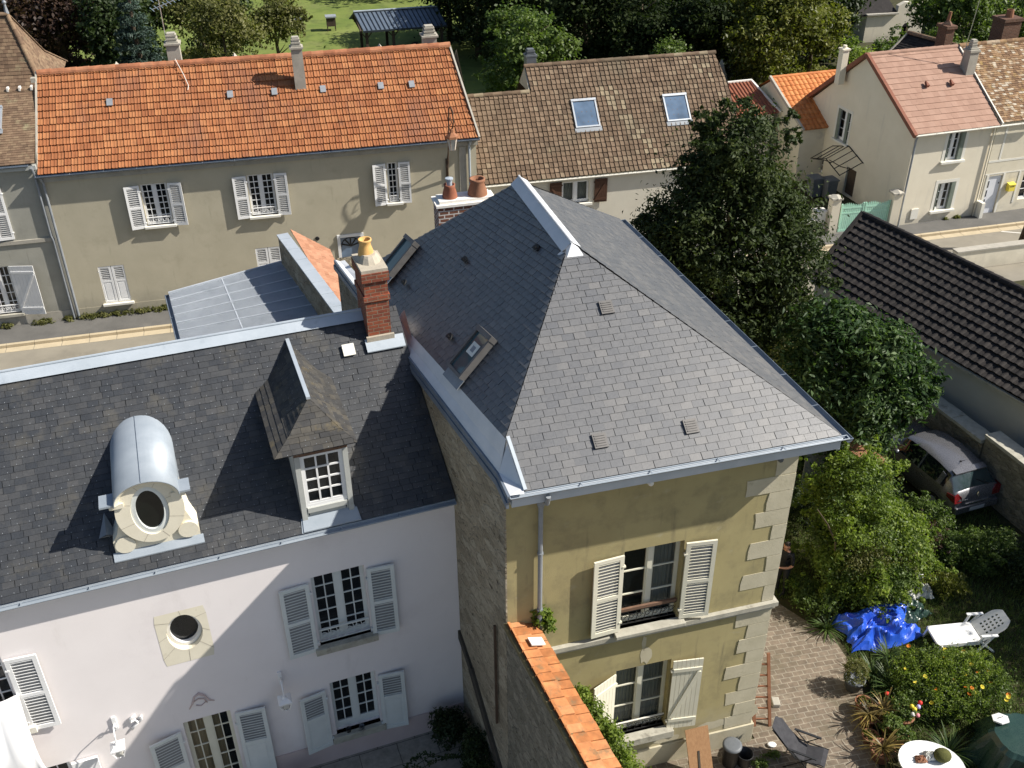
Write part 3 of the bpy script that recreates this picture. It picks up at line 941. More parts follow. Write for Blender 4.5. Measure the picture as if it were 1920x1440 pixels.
# ================================================================== SETTING: ground, street, courts
P1 = Vector((-1.205, 16.235, 0)); PINK_RZ = R(19.9)
G0 = Vector((5.51, 15.27, 0)); OL_RZ = R(15)
FB = Vector((-17.13, 35.46, 0)); FAR_RZ = R(13.1)
QB = Vector((17.92, 43.69, 0)); BE_RZ = R(16)
def frame(o, rz):
    c, s = math.cos(rz), math.sin(rz)
    return lambda u, b, z=0: Vector((o.x + c * u - s * b, o.y + s * u + c * b, o.z + z))
PK, OL, FA, BE = frame(P1, PINK_RZ), frame(G0, OL_RZ), frame(FB, FAR_RZ), frame(QB, BE_RZ)

back_l, back_m, back_r = Vector((-420, 420, 0)), Vector((60, 520, 0)), Vector((520, 420, 0))
left = PK(-420, 0.3)
w0 = OL(-5.86, 0)
wf = w0 - Vector((math.sin(R(-22)), math.cos(R(-22)), 0)) * 60
g = MB()
g.poly([left, PK(0, .3), back_m, back_l])
g.poly([PK(0, .3), w0 + Vector((.2, 0, 0)), wf + Vector((.2, 0, 0)), Vector((400, -60, 0)), back_r, back_m])
for f in range(len(g.v)):
    g.v[f] = (g.v[f][0], g.v[f][1], -.02)
struct('ground', g, 'soil')

c = MB()
c.poly([PK(-60, -40, -.45), wf + Vector((.2, 0, -.45)), w0 + Vector((.2, .2, -.45)), PK(.2, .4, -.45), PK(-60, .4, -.45)])
struct('courtyard', c, 'slab')

# street between the two rows of houses; direction of the far kerb
def ST(t, k, z=0.0):      # t along the street, k across it (0 = far kerb, negative = towards the camera)
    a = R(76.2)
    return Vector((-13.33 + math.sin(a) * t - math.cos(a) * k, 34.75 + math.cos(a) * t + math.sin(a) * k, z))
s = MB(); s.poly([ST(-60, -4.9, -.012), ST(80, -4.9, -.012), ST(80, 0, -.012), ST(-60, 0, -.012)]); struct('street', s, 'asphalt')
s = MB()
k = 0
for t0, t1 in ((-60, -20), (-20, 20), (20, 80)):
    s.poly([ST(t0, .15, .10), ST(t1, .15, .10), ST(t1, 2.6, .10), ST(t0, 2.6, .10)])
struct('pavement', s, 'pave')
s = MB()
for i in range(-60, 80):
    a, b = ST(i + .008, -.0, 0), ST(i + .992, 0, 0)
    s.prism([ST(i + .008, 0, -.02), ST(i + .992, 0, -.02), ST(i + .992, .15, -.02), ST(i + .008, .15, -.02)], (0, 0, .13))
    s.poly([ST(i + .01, -.36, -.006), ST(i + .99, -.36, -.006), ST(i + .99, -.01, -.002), ST(i + .01, -.01, -.002)])
struct('kerb', s, 'kerb')
s = MB()
for i in range(26, 45):
    t = i * 1.22
    s.poly([ST(t, -1.86, -.006), ST(t + .62, -1.86, -.006), ST(t + .62, -1.75, -.006), ST(t, -1.75, -.006)])
s.poly([ST(-6.7, -.9, -.006), ST(-6.45, -.9, -.006), ST(-6.45, -2.6, -.006), ST(-6.7, -2.6, -.006)])
s.poly([ST(36.9, -.3, -.006), ST(38.6, -1.2, -.006), ST(38.6, -1.3, -.006), ST(36.9, -.4, -.006)])
struct('road_marking', s, 'line')

# the big lawn behind the far row and a park slope beyond it
s = MB(); s.poly([(-70, 50, -.012), (2, 52, -.012), (-1, 90, -.012), (-8, 130, -.012), (-70, 130, -.012)]); struct('lawn', s, 'lawn')
# patio of setts beside the olive house
s = MB()
s.poly([OL(-3.6, -1.0, .0), Vector((8.0, 13.3, 0)), Vector((8.2, 15.2, 0)), Vector((8.45, 17.0, 0)), Vector((8.15, 18.3, 0)), Vector((7.0, 19.6, 0)), OL(0, 5.2), OL(0, 0), OL(-3.6, 0)])
struct('patio', s, 'paver')

# ================================================================== PINK HOUSE
t = thing('pink_house', 'long pink rendered house with dark slate roof, white shutters and two dormers', 'house', P1, PINK_RZ)
holes = [(-3.08, -1.98, 3.25, 5.18), (-3.02, -2.0, .36, 2.05), (-9.95, -8.87, 3.25, 5.18), (-6.12, -5.15, -.38, 2.08), (-5.99, -5.29, 4.1, 5.06), (-9.5, -8.4, .3, 1.88)]
mb = MB()
wall(mb, -14, 0, -.5, 6.5, holes)
mb.poly([(0, 0, -.5), (0, 6.5, -.5), (0, 6.5, 6.5), (0, 3.2, 9.1), (0, 0, 6.5)])
mb.poly([(-14, 0, -.5), (-14, 6.5, -.5), (-14, 6.5, 6.5), (-14, 3.2, 9.1), (-14, 0, 6.5)][::-1])
mb.poly([(0, 6.5, -.5), (-14, 6.5, -.5), (-14, 6.5, 6.5), (0, 6.5, 6.5)])
mb.build('wall', ['pink', 'dark'], t)
mb = MB()
mb.box(-14, -6.9, -.03, -.002, -.5, .21); mb.box(-4.43, -.02, -.03, -.002, -.5, .21)
mb.build('plinth', 'pinkbase', t)
# roof
mb = MB()
cover(mb, [(-14, -.18, 6.5), (-.02, -.18, 6.5), (-.18, 3.22, 9.23), (-14, 3.22, 9.23)], .205, .125, 'flat', .5, .007, .009, .004, 11, .25, 0, hook=1, sag=.035)
mb.poly([(-14, 3.22, 9.21), (-.18, 3.22, 9.21), (-.3, 6.7, 6.42), (-14, 6.7, 6.42)])
roof = mb.build('roof', ['slatedk', 'lead'], t)
mb = MB()
mb.poly([(-14, 3.02, 9.125), (-.9, 3.02, 9.125), (-.9, 3.22, 9.285), (-14, 3.22, 9.285)])
mb.poly([(-14, 3.22, 9.285), (-.9, 3.22, 9.285), (-.9, 3.46, 9.09), (-14, 3.46, 9.09)])
mb.tube([(-14, 3.22, 9.285), (-.9, 3.22, 9.285)], .03, 8)
mb.build('ridge_cap', 'zinc', t)
gutter(t, (-14, -.235, 6.44), (-.03, -.235, 6.44), .05, 'zincmid')
mb = MB(); mb.box(-14, -.02, -.17, -.0, 6.36, 6.47); mb.build('fascia', 'eaveboard', t)
mb = MB(); mb.obox((-1.39, 2.55, 8.755), (.125, 0, 0), (0, .10, .081), (0, -.012, .015)); mb.build('roof_vent', 'offwhite', t)
mb = MB(); mb.poly([(-6.72, .42, 7.0), (-6.40, .42, 7.0), (-6.56, .78, 7.30)]); mb.poly([(-6.72, .42, 7.0), (-6.56, .28, 7.14), (-6.40, .42, 7.0)][::-1]); mb.poly([(-6.72, .42, 7.0), (-6.56, .78, 7.30), (-6.56, .28, 7.16)]); mb.poly([(-6.40, .42, 7.0), (-6.56, .28, 7.16), (-6.56, .78, 7.30)])
mb.build('roof_vent', 'lead', t, label='small dark triangular roof vent')
# windows and shutters
def sill(parent, u0, u1, z, y=-.12, h=.13, mat='sill', d=.24):
    mb = MB(); mb.box(u0, u1, y, y + d, z - h, z); return mb.build('sill', mat, parent, bevel=.012)
window(t, -3.08, -1.98, 3.25, 5.18, .16, 2, 5, 2, 'shutgrey', 'glass', .05)
sill(t, -3.2, -1.86, 3.25, -.14, .17)
railing(t, -3.06, -2.0, 3.3, 3.66, .04, 'shutgrey')
shutter(t, -3.75, -3.14, 3.17, 5.09, -.05, 'shutgrey', 'louvre', 'R', R(4))
shutter(t, -1.95, -1.38, 3.17, 5.09, -.05, 'shutgrey', 'louvre', 'L', R(4))
window(t, -3.02, -2.0, .36, 2.05, .16, 2, 4, 2, 'shutgrey', 'glass', .05, low=.1)
sill(t, -3.12, -1.9, .36, -.12, .2)
shutter(t, -3.72, -3.14, .14, 1.93, -.06, 'shutgrey', 'half', 'R', R(9))
shutter(t, -1.96, -1.38, .14, 1.93, -.06, 'shutgrey', 'half', 'L', R(6))
window(t, -9.95, -8.87, 3.25, 5.18, .16, 2, 5, 2, 'white', 'glass', .05)
sill(t, -10.1, -8.7, 3.25, -.14, .17, 'offwhite')
shutter(t, -8.83, -8.27, 3.1, 5.06, -.05, 'white', 'louvre', 'L', R(4))
railing(t, -9.93, -8.89, 3.3, 3.66, .02, 'white')
window(t, -6.12, -5.15, -.38, 2.08, .14, 2, 5, 2, 'creamfr', 'glasssee', .05, curtain=('drape', [(.05, .72, 0)]), name='french_window')
shutter(t, -6.86, -6.20, -.36, 1.9, -.06, 'shutgrey', 'half', 'R', R(14))
shutter(t, -5.07, -4.44, -.36, 2.0, -.06, 'shutgrey', 'half', 'L', R(5))
window(t, -9.5, -8.4, .3, 1.88, .1, 2, 4, 2, 'white', 'glass', .05)
mb = MB(); mb.box(-8.36, -7.86, -.10, -.03, .1, 1.88); mb.build('shutter', 'white', t)
# round window in its square stone panel
mb = MB()
cx, cz, rr, rz2 = -5.64, 4.58, .34, .47
sq = []
N = 32
for i in range(N):
    a = 2 * math.pi * i / N
    ca, sa = math.cos(a), math.sin(a)
    q = .49 / max(abs(ca), 1e-6); p = .69 / max(abs(sa), 1e-6)
    k = min(q, p)
    sq.append((cx - .02 + ca * k, cz - .10 + sa * k, rr * ca + cx, rz2 * sa + cz))
for i in range(N):
    a, b = sq[i], sq[(i + 1) % N]
    mb.poly([(a[0], -.004, a[1]), (b[0], -.004, b[1]), (b[2], -.004, b[3]), (a[2], -.004, a[3])][::-1])
    mb.poly([(a[2], -.004, a[3]), (b[2], -.004, b[3]), (b[2], .24, b[3]), (a[2], .24, a[3])][::-1])
for i in range(0, N, 4):
    a = sq[i]
    d = Vector((a[0] - a[2], 0, a[1] - a[3])) ; e = Vector((-d.z, 0, d.x)).normalized() * .004
    mb.poly([Vector((a[2], -.0075, a[3])) - e, Vector((a[0], -.0075, a[1])) - e, Vector((a[0], -.0075, a[1])) + e, Vector((a[2], -.0075, a[3])) + e], 1)
rw = mb.build('round_window', ['stonelt', 'mortar'], t)
mb = MB()
for i in range(N):
    a0, a1 = 2 * math.pi * i / N, 2 * math.pi * (i + 1) / N
    r0, r1 = .333, .27
    P = lambda r, a, y: (cx + r * math.cos(a), y, cz + r * 1.39 * math.sin(a))
    mb.poly([P(r0, a1, .12), P(r0, a0, .12), P(r1, a0, .10), P(r1, a1, .10)][::-1])
    mb.poly([P(r1, a0, .10), P(r1, a1, .10), P(r1, a1, .2), P(r1, a0, .2)][::-1])
mb.build('frame', 'white', rw)
mb = MB(); mb.disc((cx, .19, cz), .27, 32, 0, (1, 0, 0), (0, 0, 1.39)); mb.build('pane', 'glass', rw)
# plaster relief above the french window
mb = MB()
mb.tube([(-5.92, -.012, 2.44), (-5.84, -.02, 2.58), (-5.77, -.02, 2.76), (-5.68, -.025, 2.83), (-5.58, -.02, 2.74), (-5.5, -.02, 2.56), (-5.4, -.012, 2.5)], [.01, .02, .022, .03, .022, .018, .008], 6)
mb.tube([(-5.8, -.01, 2.62), (-5.7, -.02, 2.68), (-5.6, -.02, 2.64), (-5.55, -.01, 2.5)], .014, 6)
mb.tube([(-5.78, -.01, 2.5), (-5.68, -.02, 2.46), (-5.56, -.01, 2.54)], .012, 6)
mb.build('relief', 'pinkbase', t, True)
# slate dormer with twelve-pane window
mb = MB()
yb = lambda z: (z - 6.645) / .807 + .06
for u, sg in ((-3.05, 1), (-2.04, -1)):
    pts = [(u, .02, 6.62), (u, .02, 8.36), (u, yb(8.36), 8.36)]
    mb.prism(pts, (.13 * sg, 0, 0))
    mb.box(u if sg > 0 else u - .10, u + .10 if sg > 0 else u, -.02, .12, 6.6, 8.19)
mb.box(-3.05, -2.04, -.015, .14, 8.18, 8.40, 1)
mb.box(-2.9, -2.19, .03, .10, 6.6, 6.84); mb.box(-2.93, -2.16, -.03, .10, 6.84, 6.95)
dm = mb.build('dormer', ['dormwood', 'oldwood'], t, label='slate roofed dormer with a white twelve-pane window')
dw = window(dm, -2.95, -2.14, 6.95, 8.19, .01, 3, 4, 1, 'white', 'glass', .05, .035)
mb = MB()
zl = 8.38
F0, F1, F2 = Vector((-3.41, -.2, zl)), Vector((-1.87, -.2, zl)), Vector((-2.56, .66, 9.0))
mf = Vector((-2.56, .35, 8.62))
a1, a2 = Vector((-3.06, .18, 8.56)), Vector((-2.14, .18, 8.56))
cover(mb, [F0, F1, a2, a1], .19, .12, 'flat', .5, .007, .01, .004, 21, .3, hook=1)
cover(mb, [a1, a2, F2], .19, .12, 'flat', .5, .007, .01, .004, 22, .3, hook=1)
bl, br = Vector((-3.41, yb(zl), zl)), Vector((-1.87, yb(zl), zl))
rb = Vector((-2.56, yb(9.0), 9.0)); b1, b2 = Vector((-3.06, yb(8.56), 8.56)), Vector((-2.14, yb(8.56), 8.56))
cover(mb, [bl, F0, a1, b1], .19, .12, 'flat', .5, .007, .01, .004, 23, .3, hook=1)
cover(mb, [b1, a1, F2, rb], .19, .12, 'flat', .5, .007, .01, .004, 24, .3, hook=1)
cover(mb, [F1, br, b2, a2], .19, .12, 'flat', .5, .007, .01, .004, 25, .3, hook=1)
cover(mb, [a2, b2, rb, F2], .19, .12, 'flat', .5, .007, .01, .004, 26, .3, hook=1)
mb.prism([(-3.37, -.17, zl - .03), (-1.91, -.17, zl - .03), (-1.91, 1.6, zl - .03), (-3.37, 1.6, zl - .03)], (0, 0, .02))
mb.build('roof', ['slatebr', 'lead'], dm)
mb = MB(); mb.bar(F2 + Vector((0, -.03, .015)), rb + Vector((0, .02, .015)), .075, .05); mb.build('ridge_cap', 'zinc', dm)
mb = MB(); mb.poly([(-3.12, -.19, 6.515), (-1.95, -.19, 6.515), (-1.98, .03, 6.70), (-3.08, .03, 6.70)]); mb.prism([(-3.08, -.19, 6.52), (-1.98, -.19, 6.52), (-2.02, .05, 6.72), (-3.05, .05, 6.72)], (0, 0, .02)); mb.build('apron', 'zincmid', dm)
# bull's-eye dormer: carved stone front, zinc barrel roof
mb = MB()
cx, cz = -5.71, 7.64
YF = .15
out = [(-6.47, 6.74), (-4.95, 6.74), (-4.95, 7.05), (-5.05, 7.2), (-5.13, 7.45), (-5.14, 7.98), (-6.28, 7.98), (-6.29, 7.45), (-6.37, 7.2), (-6.47, 7.05)]
mb.prism([(x, YF, z) for x, z in out], (0, .7, 0))
def ell(a, rx, rz, y): return (cx + rx * math.cos(a), y, cz + rz * math.sin(a))
N = 44
for i in range(N):
    a0, a1 = 2 * math.pi * i / N, 2 * math.pi * (i + 1) / N
    for (r0, q0, y0), (r1, q1, y1) in (((.60, .72, YF + .02), (.60, .72, YF - .08)), ((.60, .72, YF - .08), (.33, .545, YF - .08)), ((.33, .545, YF - .08), (.315, .53, YF - .003))):
        mb.poly([ell(a0, r0, q0, y0), ell(a1, r0, q0, y0), ell(a1, r1, q1, y1), ell(a0, r1, q1, y1)][::-1])
for i in range(8):
    a = 2 * math.pi * (i + .5) / 8
    p, q = Vector(ell(a, .33, .545, YF - .082)), Vector(ell(a, .60, .72, YF - .082)); d = (q - p); e = Vector((-d.z, 0, d.x)).normalized() * .004
    mb.poly([p - e, q - e, q + e, p + e], 1)
for x, z in ((-6.27, 6.96), (-5.14, 7.0)):
    mb.prism([(x + .18 * math.cos(2 * math.pi * i / 22), YF - .05, z + .18 * math.sin(2 * math.pi * i / 22)) for i in range(22)], (0, .1, 0))
mb.prism([(-6.37, YF - .12, 7.86), (-6.12, YF - .12, 7.86), (-6.12, YF - .12, 7.96), (-6.37, YF - .12, 7.96)], (0, .2, 0)); mb.prism([(-5.30, YF - .12, 7.86), (-5.05, YF - .12, 7.86), (-5.05, YF - .12, 7.96), (-5.30, YF - .12, 7.96)], (0, .2, 0))
HR, HZ, HS = .575, .43, 7.95                # hood: half width, rise, spring height
n = 22
for i in range(n):                          # moulded arch under the barrel
    a0, a1 = math.pi * i / n, math.pi * (i + 1) / n
    q = lambda a, r, y: (cx + (HR - .02 - r) * math.cos(a), y, HS + (HZ - .03 - r) * math.sin(a))
    mb.poly([q(a0, 0, YF - .17), q(a1, 0, YF - .17), q(a1, .06, YF - .13), q(a0, .06, YF - .13)]); mb.poly([q(a0, .06, YF - .13), q(a1, .06, YF - .13), q(a1, .11, YF - .02), q(a0, .11, YF - .02)])
be = mb.build('dormer', ['stonelt', 'mortar'], t, label="bull's-eye dormer with oval pane in carved cream stone and zinc barrel roof")
mb = MB()
for i in range(N):
    a0, a1 = 2 * math.pi * i / N, 2 * math.pi * (i + 1) / N
    mb.poly([ell(a0, .32, .535, YF - .045), ell(a1, .32, .535, YF - .045), ell(a1, .24, .445, YF - .055), ell(a0, .24, .445, YF - .055)][::-1])
    mb.poly([ell(a0, .24, .445, YF - .055), ell(a1, .24, .445, YF - .055), ell(a1, .235, .44, YF - .004), ell(a0, .235, .44, YF - .004)][::-1])
mb.build('frame', 'shutgrey', be)
mb = MB(); mb.poly([ell(2 * math.pi * i / N, .25, .455, YF - .012) for i in range(N)]); mb.build('pane', 'glassdeep', be)
mb = MB()
for i in range(n):
    a0, a1 = math.pi * i / n, math.pi * (i + 1) / n
    P = lambda a, y: (cx + HR * math.cos(a), y, HS + HZ * math.sin(a))
    mb.poly([P(a0, YF - .19), P(a0, 2.35), P(a1, 2.35), P(a1, YF - .19)][::-1])
    Q = lambda a, y: (cx + (HR - .02) * math.cos(a), y, HS + (HZ - .03) * math.sin(a))
    mb.poly([P(a0, YF - .19), P(a1, YF - .19), Q(a1, YF - .18), Q(a0, YF - .18)])
mb.poly([(cx - HR, .3, 6.9), (cx - HR, 1.9, 6.9), (cx - HR, 1.9, HS), (cx - HR, .3, HS)]); mb.poly([(cx + HR, .3, 6.9), (cx + HR, 1.9, 6.9), (cx + HR, 1.9, HS), (cx + HR, .3, HS)][::-1])
mb.build('roof', 'zincmid', be, smooth=True, weld=True)
mb = MB(); mb.tube([(cx - .03, YF - .19, HS + HZ + .002), (cx - .03, 2.2, HS + HZ + .002)], .007, 6); mb.build('seam', 'zincdk', be)
for x0, x1 in ((-6.52, -6.27), (-5.15, -4.95)):
    mb = MB(); mb.box(x0, x1, YF - .17, YF + .2, 7.96, 8.0); mb.build('shoulder_cap', 'zincmid', be)
mb = MB(); mb.prism([(-6.52, .02, 6.672), (-4.90, .02, 6.672), (-4.90, .15, 6.775), (-6.52, .15, 6.775)], (0, 0, .022)); mb.build('apron', 'zincmid', be)
# brick chimney on the ridge end
mb = MB()
mb.box(-.93, -.44, 2.66, 3.5, 8.2, 9.72); mb.box(-.96, -.41, 2.63, 3.53, 9.72, 9.84); mb.box(-.93, -.44, 2.66, 3.5, 9.84, 10.16); mb.box(-.97, -.40, 2.62, 3.54, 10.16, 10.36)
ch = mb.build('chimney', 'brick', t, label='tall red brick chimney with an ochre pot')
mb = MB()
mb.lathe([(.27, 10.38), (.24, 10.44), (.18, 10.54), (.15, 10.58), (0, 10.58)], (-.685, 3.15, 0), 14, 0, lambda a, z: 1 + .22 * abs(math.sin(a)) + .05 * math.sin(3 * a))
mb.box(-.96, -.41, 2.64, 3.52, 10.34, 10.43)
mb.build('mortar_cap', 'mortar', ch)
mb = MB(); mb.box(-.98, -.39, 2.60, 2.66, 8.72, 8.92); mb.build('mortar_fillet', 'mortar', ch)
mb = MB(); mb.lathe([(.165, 10.54), (.155, 10.62), (.12, 10.73), (.115, 10.80), (.14, 10.84), (.14, 10.87), (.11, 10.87), (.09, 10.65)], (-.72, 3.2, 0), 18); mb.build('pot', 'potyellow', ch, True)
mb = MB(); mb.prism([(-1.02, 2.44, 8.66), (-.2, 2.44, 8.66), (-.2, 2.66, 8.84), (-1.02, 2.66, 8.84)], (0, 0, .02)); mb.build('flashing', 'zinc', t)

# wall lanterns on swan-neck brackets
def lantern(name, label, u, z, z_lamp):
    L = thing(name, label, 'lantern', PK(u, -.02, z), PINK_RZ, 'white wall lanterns of the pink house')
    mb = MB(); mb.box(-.04, .04, -.02, .02, -.16, .2)
    pts = [(0, -.02, -.1), (0, -.12, .12), (0, -.28, .2), (0, -.42, .1), (0, -.45, -.04)]
    mb.tube(pts, .016, 6)
    mb.tube([(0, -.03, .05), (0, -.1, .0), (0, -.13, .07), (0, -.09, .1)], .012, 6)
    mb.build('bracket', 'white', L)
    mb = MB()
    mb.lathe([(.0, .0), (.03, -.01), (.05, -.05), (.09, -.07)], (0, -.45, -.04), 8); mb.prism([(-.07, -.52, -.10), (.07, -.52, -.10), (.07, -.38, -.10), (-.07, -.38, -.10)], (0, 0, -.02)); mb.prism([(-.14, -.59, -.15), (.14, -.59, -.15), (.14, -.31, -.15), (-.14, -.31, -.15)], (0, 0, -.03)); mb.poly([(-.14, -.59, -.15), (.14, -.59, -.15), (.07, -.52, -.10), (-.07, -.52, -.10)]); mb.poly([(.14, -.59, -.15), (.14, -.31, -.15), (.07, -.38, -.10), (.07, -.52, -.10)]); mb.poly([(-.14, -.31, -.15), (-.14, -.59, -.15), (-.07, -.52, -.10), (-.07, -.38, -.10)])
    for i in range(4):
        a = math.pi / 2 * i + math.pi / 4
        mb.bar((.18 * math.cos(a), -.45 + .18 * math.sin(a), -.18), (.10 * math.cos(a), -.45 + .10 * math.sin(a), -.42), .02, .02)
    mb.lathe([(0, -.43), (.09, -.42), (.09, -.39)], (0, -.45, 0), 4)
    mb.build('lantern_head', 'white', L)
    mb = MB(); mb.prism([(-.06, -.51, -.41), (.06, -.51, -.41), (.06, -.39, -.41), (-.06, -.39, -.41)], (0, 0, .2)); mb.build('pane', 'glasslamp', L)
    return L
lantern('wall_lantern', 'white wall lantern in the sun, left of the french window, casting a curled shadow', -7.36, 2.62, 2.1)
lantern('wall_lantern', 'white wall lantern in the shade between the french window and the small right window', -4.02, 2.62, 2.3)
mb = MB()
mb.tube([(-7.09, -.03, 2.34), (-7.02, -.04, 2.42), (-6.93, -.04, 2.5), (-6.98, -.04, 2.6), (-7.07, -.04, 2.56), (-7.05, -.04, 2.68), (-6.94, -.04, 2.72)], .03, 7)
mb.tube([(-6.93, -.04, 2.5), (-6.85, -.04, 2.56), (-6.84, -.04, 2.68), (-6.9, -.04, 2.62)], .026, 7)
mb.tube([(-6.97, 0, 2.55), (-6.97, -.05, 2.55)], .02, 6)
o = mb.build('wall_ornament', 'white', None, True); o.location = P1; o.rotation_euler = (0, 0, PINK_RZ)
tag(o, 'small white scroll ornament fixed on the pink wall beside the sunlit lantern', 'wall ornament')
# duvet airing over the sill of the left window
mb = MB()
rgd = random.Random(5)
nu, nv = 16, 18
grid = []
for j in range(nv + 1):
    v = j / nv
    row = []
    for i in range(nu + 1):
        u = i / nu
        if v < .25: y, z = .12 - v * 1.0, 3.62 + .55 * math.sin(v * 6.2)
        else: y, z = -.13 - .26 * math.sin((v - .25) * 3.6) - .04, 3.62 + .5 * math.cos((v - .25) * 5) * max(0, .35 - (v - .25)) - 2.0 * (v - .25) + .1
        fold = .05 * math.sin(u * 9 + v * 2) + .02 * math.sin(u * 17 + 2 - v * 3)
        row.append((-9.98 + 1.16 * u + .16 * v * (u - .2), y - abs(fold) * (v > .1) - .1 * math.sin(u * math.pi), z + fold * .6 - .12 * u * v))
    grid.append(row)
for j in range(nv):
    for i in range(nu):
        mb.poly([grid[j + 1][i], grid[j + 1][i + 1], grid[j][i + 1], grid[j][i]])
o = mb.build('duvet', 'parasol', None, True, weld=True); o.location = P1; o.rotation_euler = (0, 0, PINK_RZ)
sm = o.modifiers.new('thick', 'SOLIDIFY'); sm.thickness = .05
tag(o, 'bright white bedding hung out over the window sill at the left edge', 'bedding')

# ================================================================== OLIVE HOUSE
t = thing('olive_house', 'tall ochre rendered house with stone quoins and a hipped slate roof', 'house', G0, OL_RZ)
mb = MB()
oh = [(-3.55, -2.33, 4.53, 6.56), (-3.55, -2.33, 1.25, 3.32)]
wall(mb, -5.84, -.19, 0, 8.7, oh, depth=.24)
mb.build('wall', ['olive', 'dark'], t)
mb = MB()
mb.poly([(-.19, .002, 0), (-.19, 9.9, 0), (-.19, 9.9, 8.7), (-.19, .002, 8.7)])
mb.poly([(-.19, 9.9, 0), (-7.2, 10.8, 0), (-7.2, 10.8, 7.9), (-.19, 9.9, 8.7)])
mb.build('side_wall', 'olive', t)
UL = lambda b: -5.86 - .1405 * b
ZP = lambda b: 8.86 - .078 * b
mb = MB()
n = 24
for i in range(n):
    b0, b1 = .0 + 11.2 * i / n, .0 + 11.2 * (i + 1) / n
    for j in range(10):
        f0, f1 = j / 10, (j + 1) / 10
        z = lambda b, f: -.5 + (ZP(b) - .08 + .5) * f
        mb.poly([(UL(b1), b1, z(b1, f0)), (UL(b0), b0, z(b0, f0)), (UL(b0), b0, z(b0, f1)), (UL(b1), b1, z(b1, f1))])
mb.poly([(UL(11.2), 11.2, -.5), (UL(11.2), 11.2, ZP(11.2)), (UL(11.2) + .6, 11.2, ZP(11.2)), (UL(11.2) + .6, 11.2, -.5)])
mb.poly([(UL(0), 0, -.5), (UL(0) + .03, -.001, -.5), (UL(0) + .03, -.001, 8.7), (UL(0), 0, 8.7)])
sw = mb.build('stone_wall', 'rubble', t)
mb = MB()
mb.bar((UL(.45) - .05, .45, 4.85), (UL(.45) - .05, .45, 2.0), .05, .05); mb.build('drainpipe', 'rust', sw)
mb = MB()                                   # scar of a vanished lean-to roof running down the stone wall
mb.bar((UL(2.9) - .02, 2.9, 2.6), (UL(2.0) - .02, 2.0, 2.05), .08, .22); mb.bar((UL(2.0) - .02, 2.0, 2.05), (UL(.4) - .02, .4, .55), .08, .3)
mb.build('roof_scar', 'scar', sw)
# roof planes
R1, R2 = Vector((-3.61, 3.5, 11.34)), Vector((-3.65, 6.85, 11.34))
HF, BL = Vector((-5.73, .367, 9.35)), Vector((-7.06, 10, 8.08))
FL, FR, BR = Vector((-5.65, -.47, 8.82)), Vector((.30, -.47, 8.82)), Vector((-.10, 9.9, 8.75))
mb = MB()
cover(mb, [BL, HF, R1, R2], .22, .14, 'flat', .5, .012, .022, .008, 33, .15)
cover(mb, [FL, FR, R1, HF], .222, .14, 'flat', .5, .008, .009, .007, 34, .15)
cover(mb, [FR, BR, R2, R1], .22, .14, 'flat', .5, .007, .008, .005, 35, .15)
mb.poly([BR, BL, R2])
ro = mb.build('roof', 'slatefront', t)
mb = MB()
nl = (R1 - HF).cross(BL - HF).normalized()
if nl.z < 0: nl = -nl
for du, sg in ((-.19, -1), (.19, 1)):
    a, b = R1 + Vector((0, -.12, .065)), R2 + Vector((0, .1, .065))
    mb.poly([a, b, b + Vector((du, 0, -.172 if sg < 0 else -.12)), a + Vector((du, 0, -.172 if sg < 0 else -.12))])
mb.tube([R1 + Vector((0, -.12, .065)), R2 + Vector((0, .1, .065))], .025, 8)
mb.poly([R1 + Vector((-.26, -.06, -.18)), R1 + Vector((0, -.12, .05)), R1 + Vector((.26, -.06, -.14)), R1 + Vector((.22, -.3, -.20)), R1 + Vector((-.16, -.3, -.20))])
mb.build('ridge_cap', 'zincnew', ro)
mb = MB()
N = 16
def EV(b): f = (b - .37) / 9.63; return HF.lerp(BL, f)
for i in range(N):
    b0, b1 = .1 + 11 * i / N, .1 + 11 * (i + 1) / N
    E = lambda b: EV(max(b, .316)) + nl * .02
    o0, o1 = Vector((UL(b0) - .05, b0, ZP(b0))), Vector((UL(b1) - .05, b1, ZP(b1)))
    m0, m1 = o0.lerp(E(b0), .5) + Vector((0, 0, -.04)), o1.lerp(E(b1), .5) + Vector((0, 0, -.04))
    mb.poly([o0, o1, m1, m0][::-1]); mb.poly([m0, m1, E(b1) + nl.cross(Vector((0, 1, 0))) * 0, E(b0)][::-1])
mb.poly([(UL(.1) - .05, .1, ZP(.1)), (-5.90, -.54, 8.84), (-5.65, -.54, 8.83), (-5.65, -.42, 8.87), (-5.70, .32, 9.34)][::-1])
mb.poly([(-5.70, .32, 9.34), (UL(.1) - .05, .1, ZP(.1)), (-5.78, .6, 9.1)])
mb.build('gutter_tray', 'zincnew', ro)
mb = MB()
mb.bar((-5.62, -.48, 8.855), (-5.71, .30, 9.43), .06, .05); mb.build('valley_bar', 'zinc', ro)
mb = MB()
for k, (dz, dx) in enumerate(((-.07, 0), (-.2, -.025))):
    for i in range(N):
        b0, b1 = .1 + 11 * i / N, .1 + 11 * (i + 1) / N
        mb.bar((UL(b0) - .06 + dx, b0, ZP(b0) + dz), (UL(b1) - .06 + dx, b1, ZP(b1) + dz), .05, .13)
    mb.bar((UL(.1) - .06 + dx, .1, ZP(.1) + dz), (-5.92 + dx, -.55, 8.84 + dz), .05, .13)
mb.build('fascia', 'zincdk', ro)
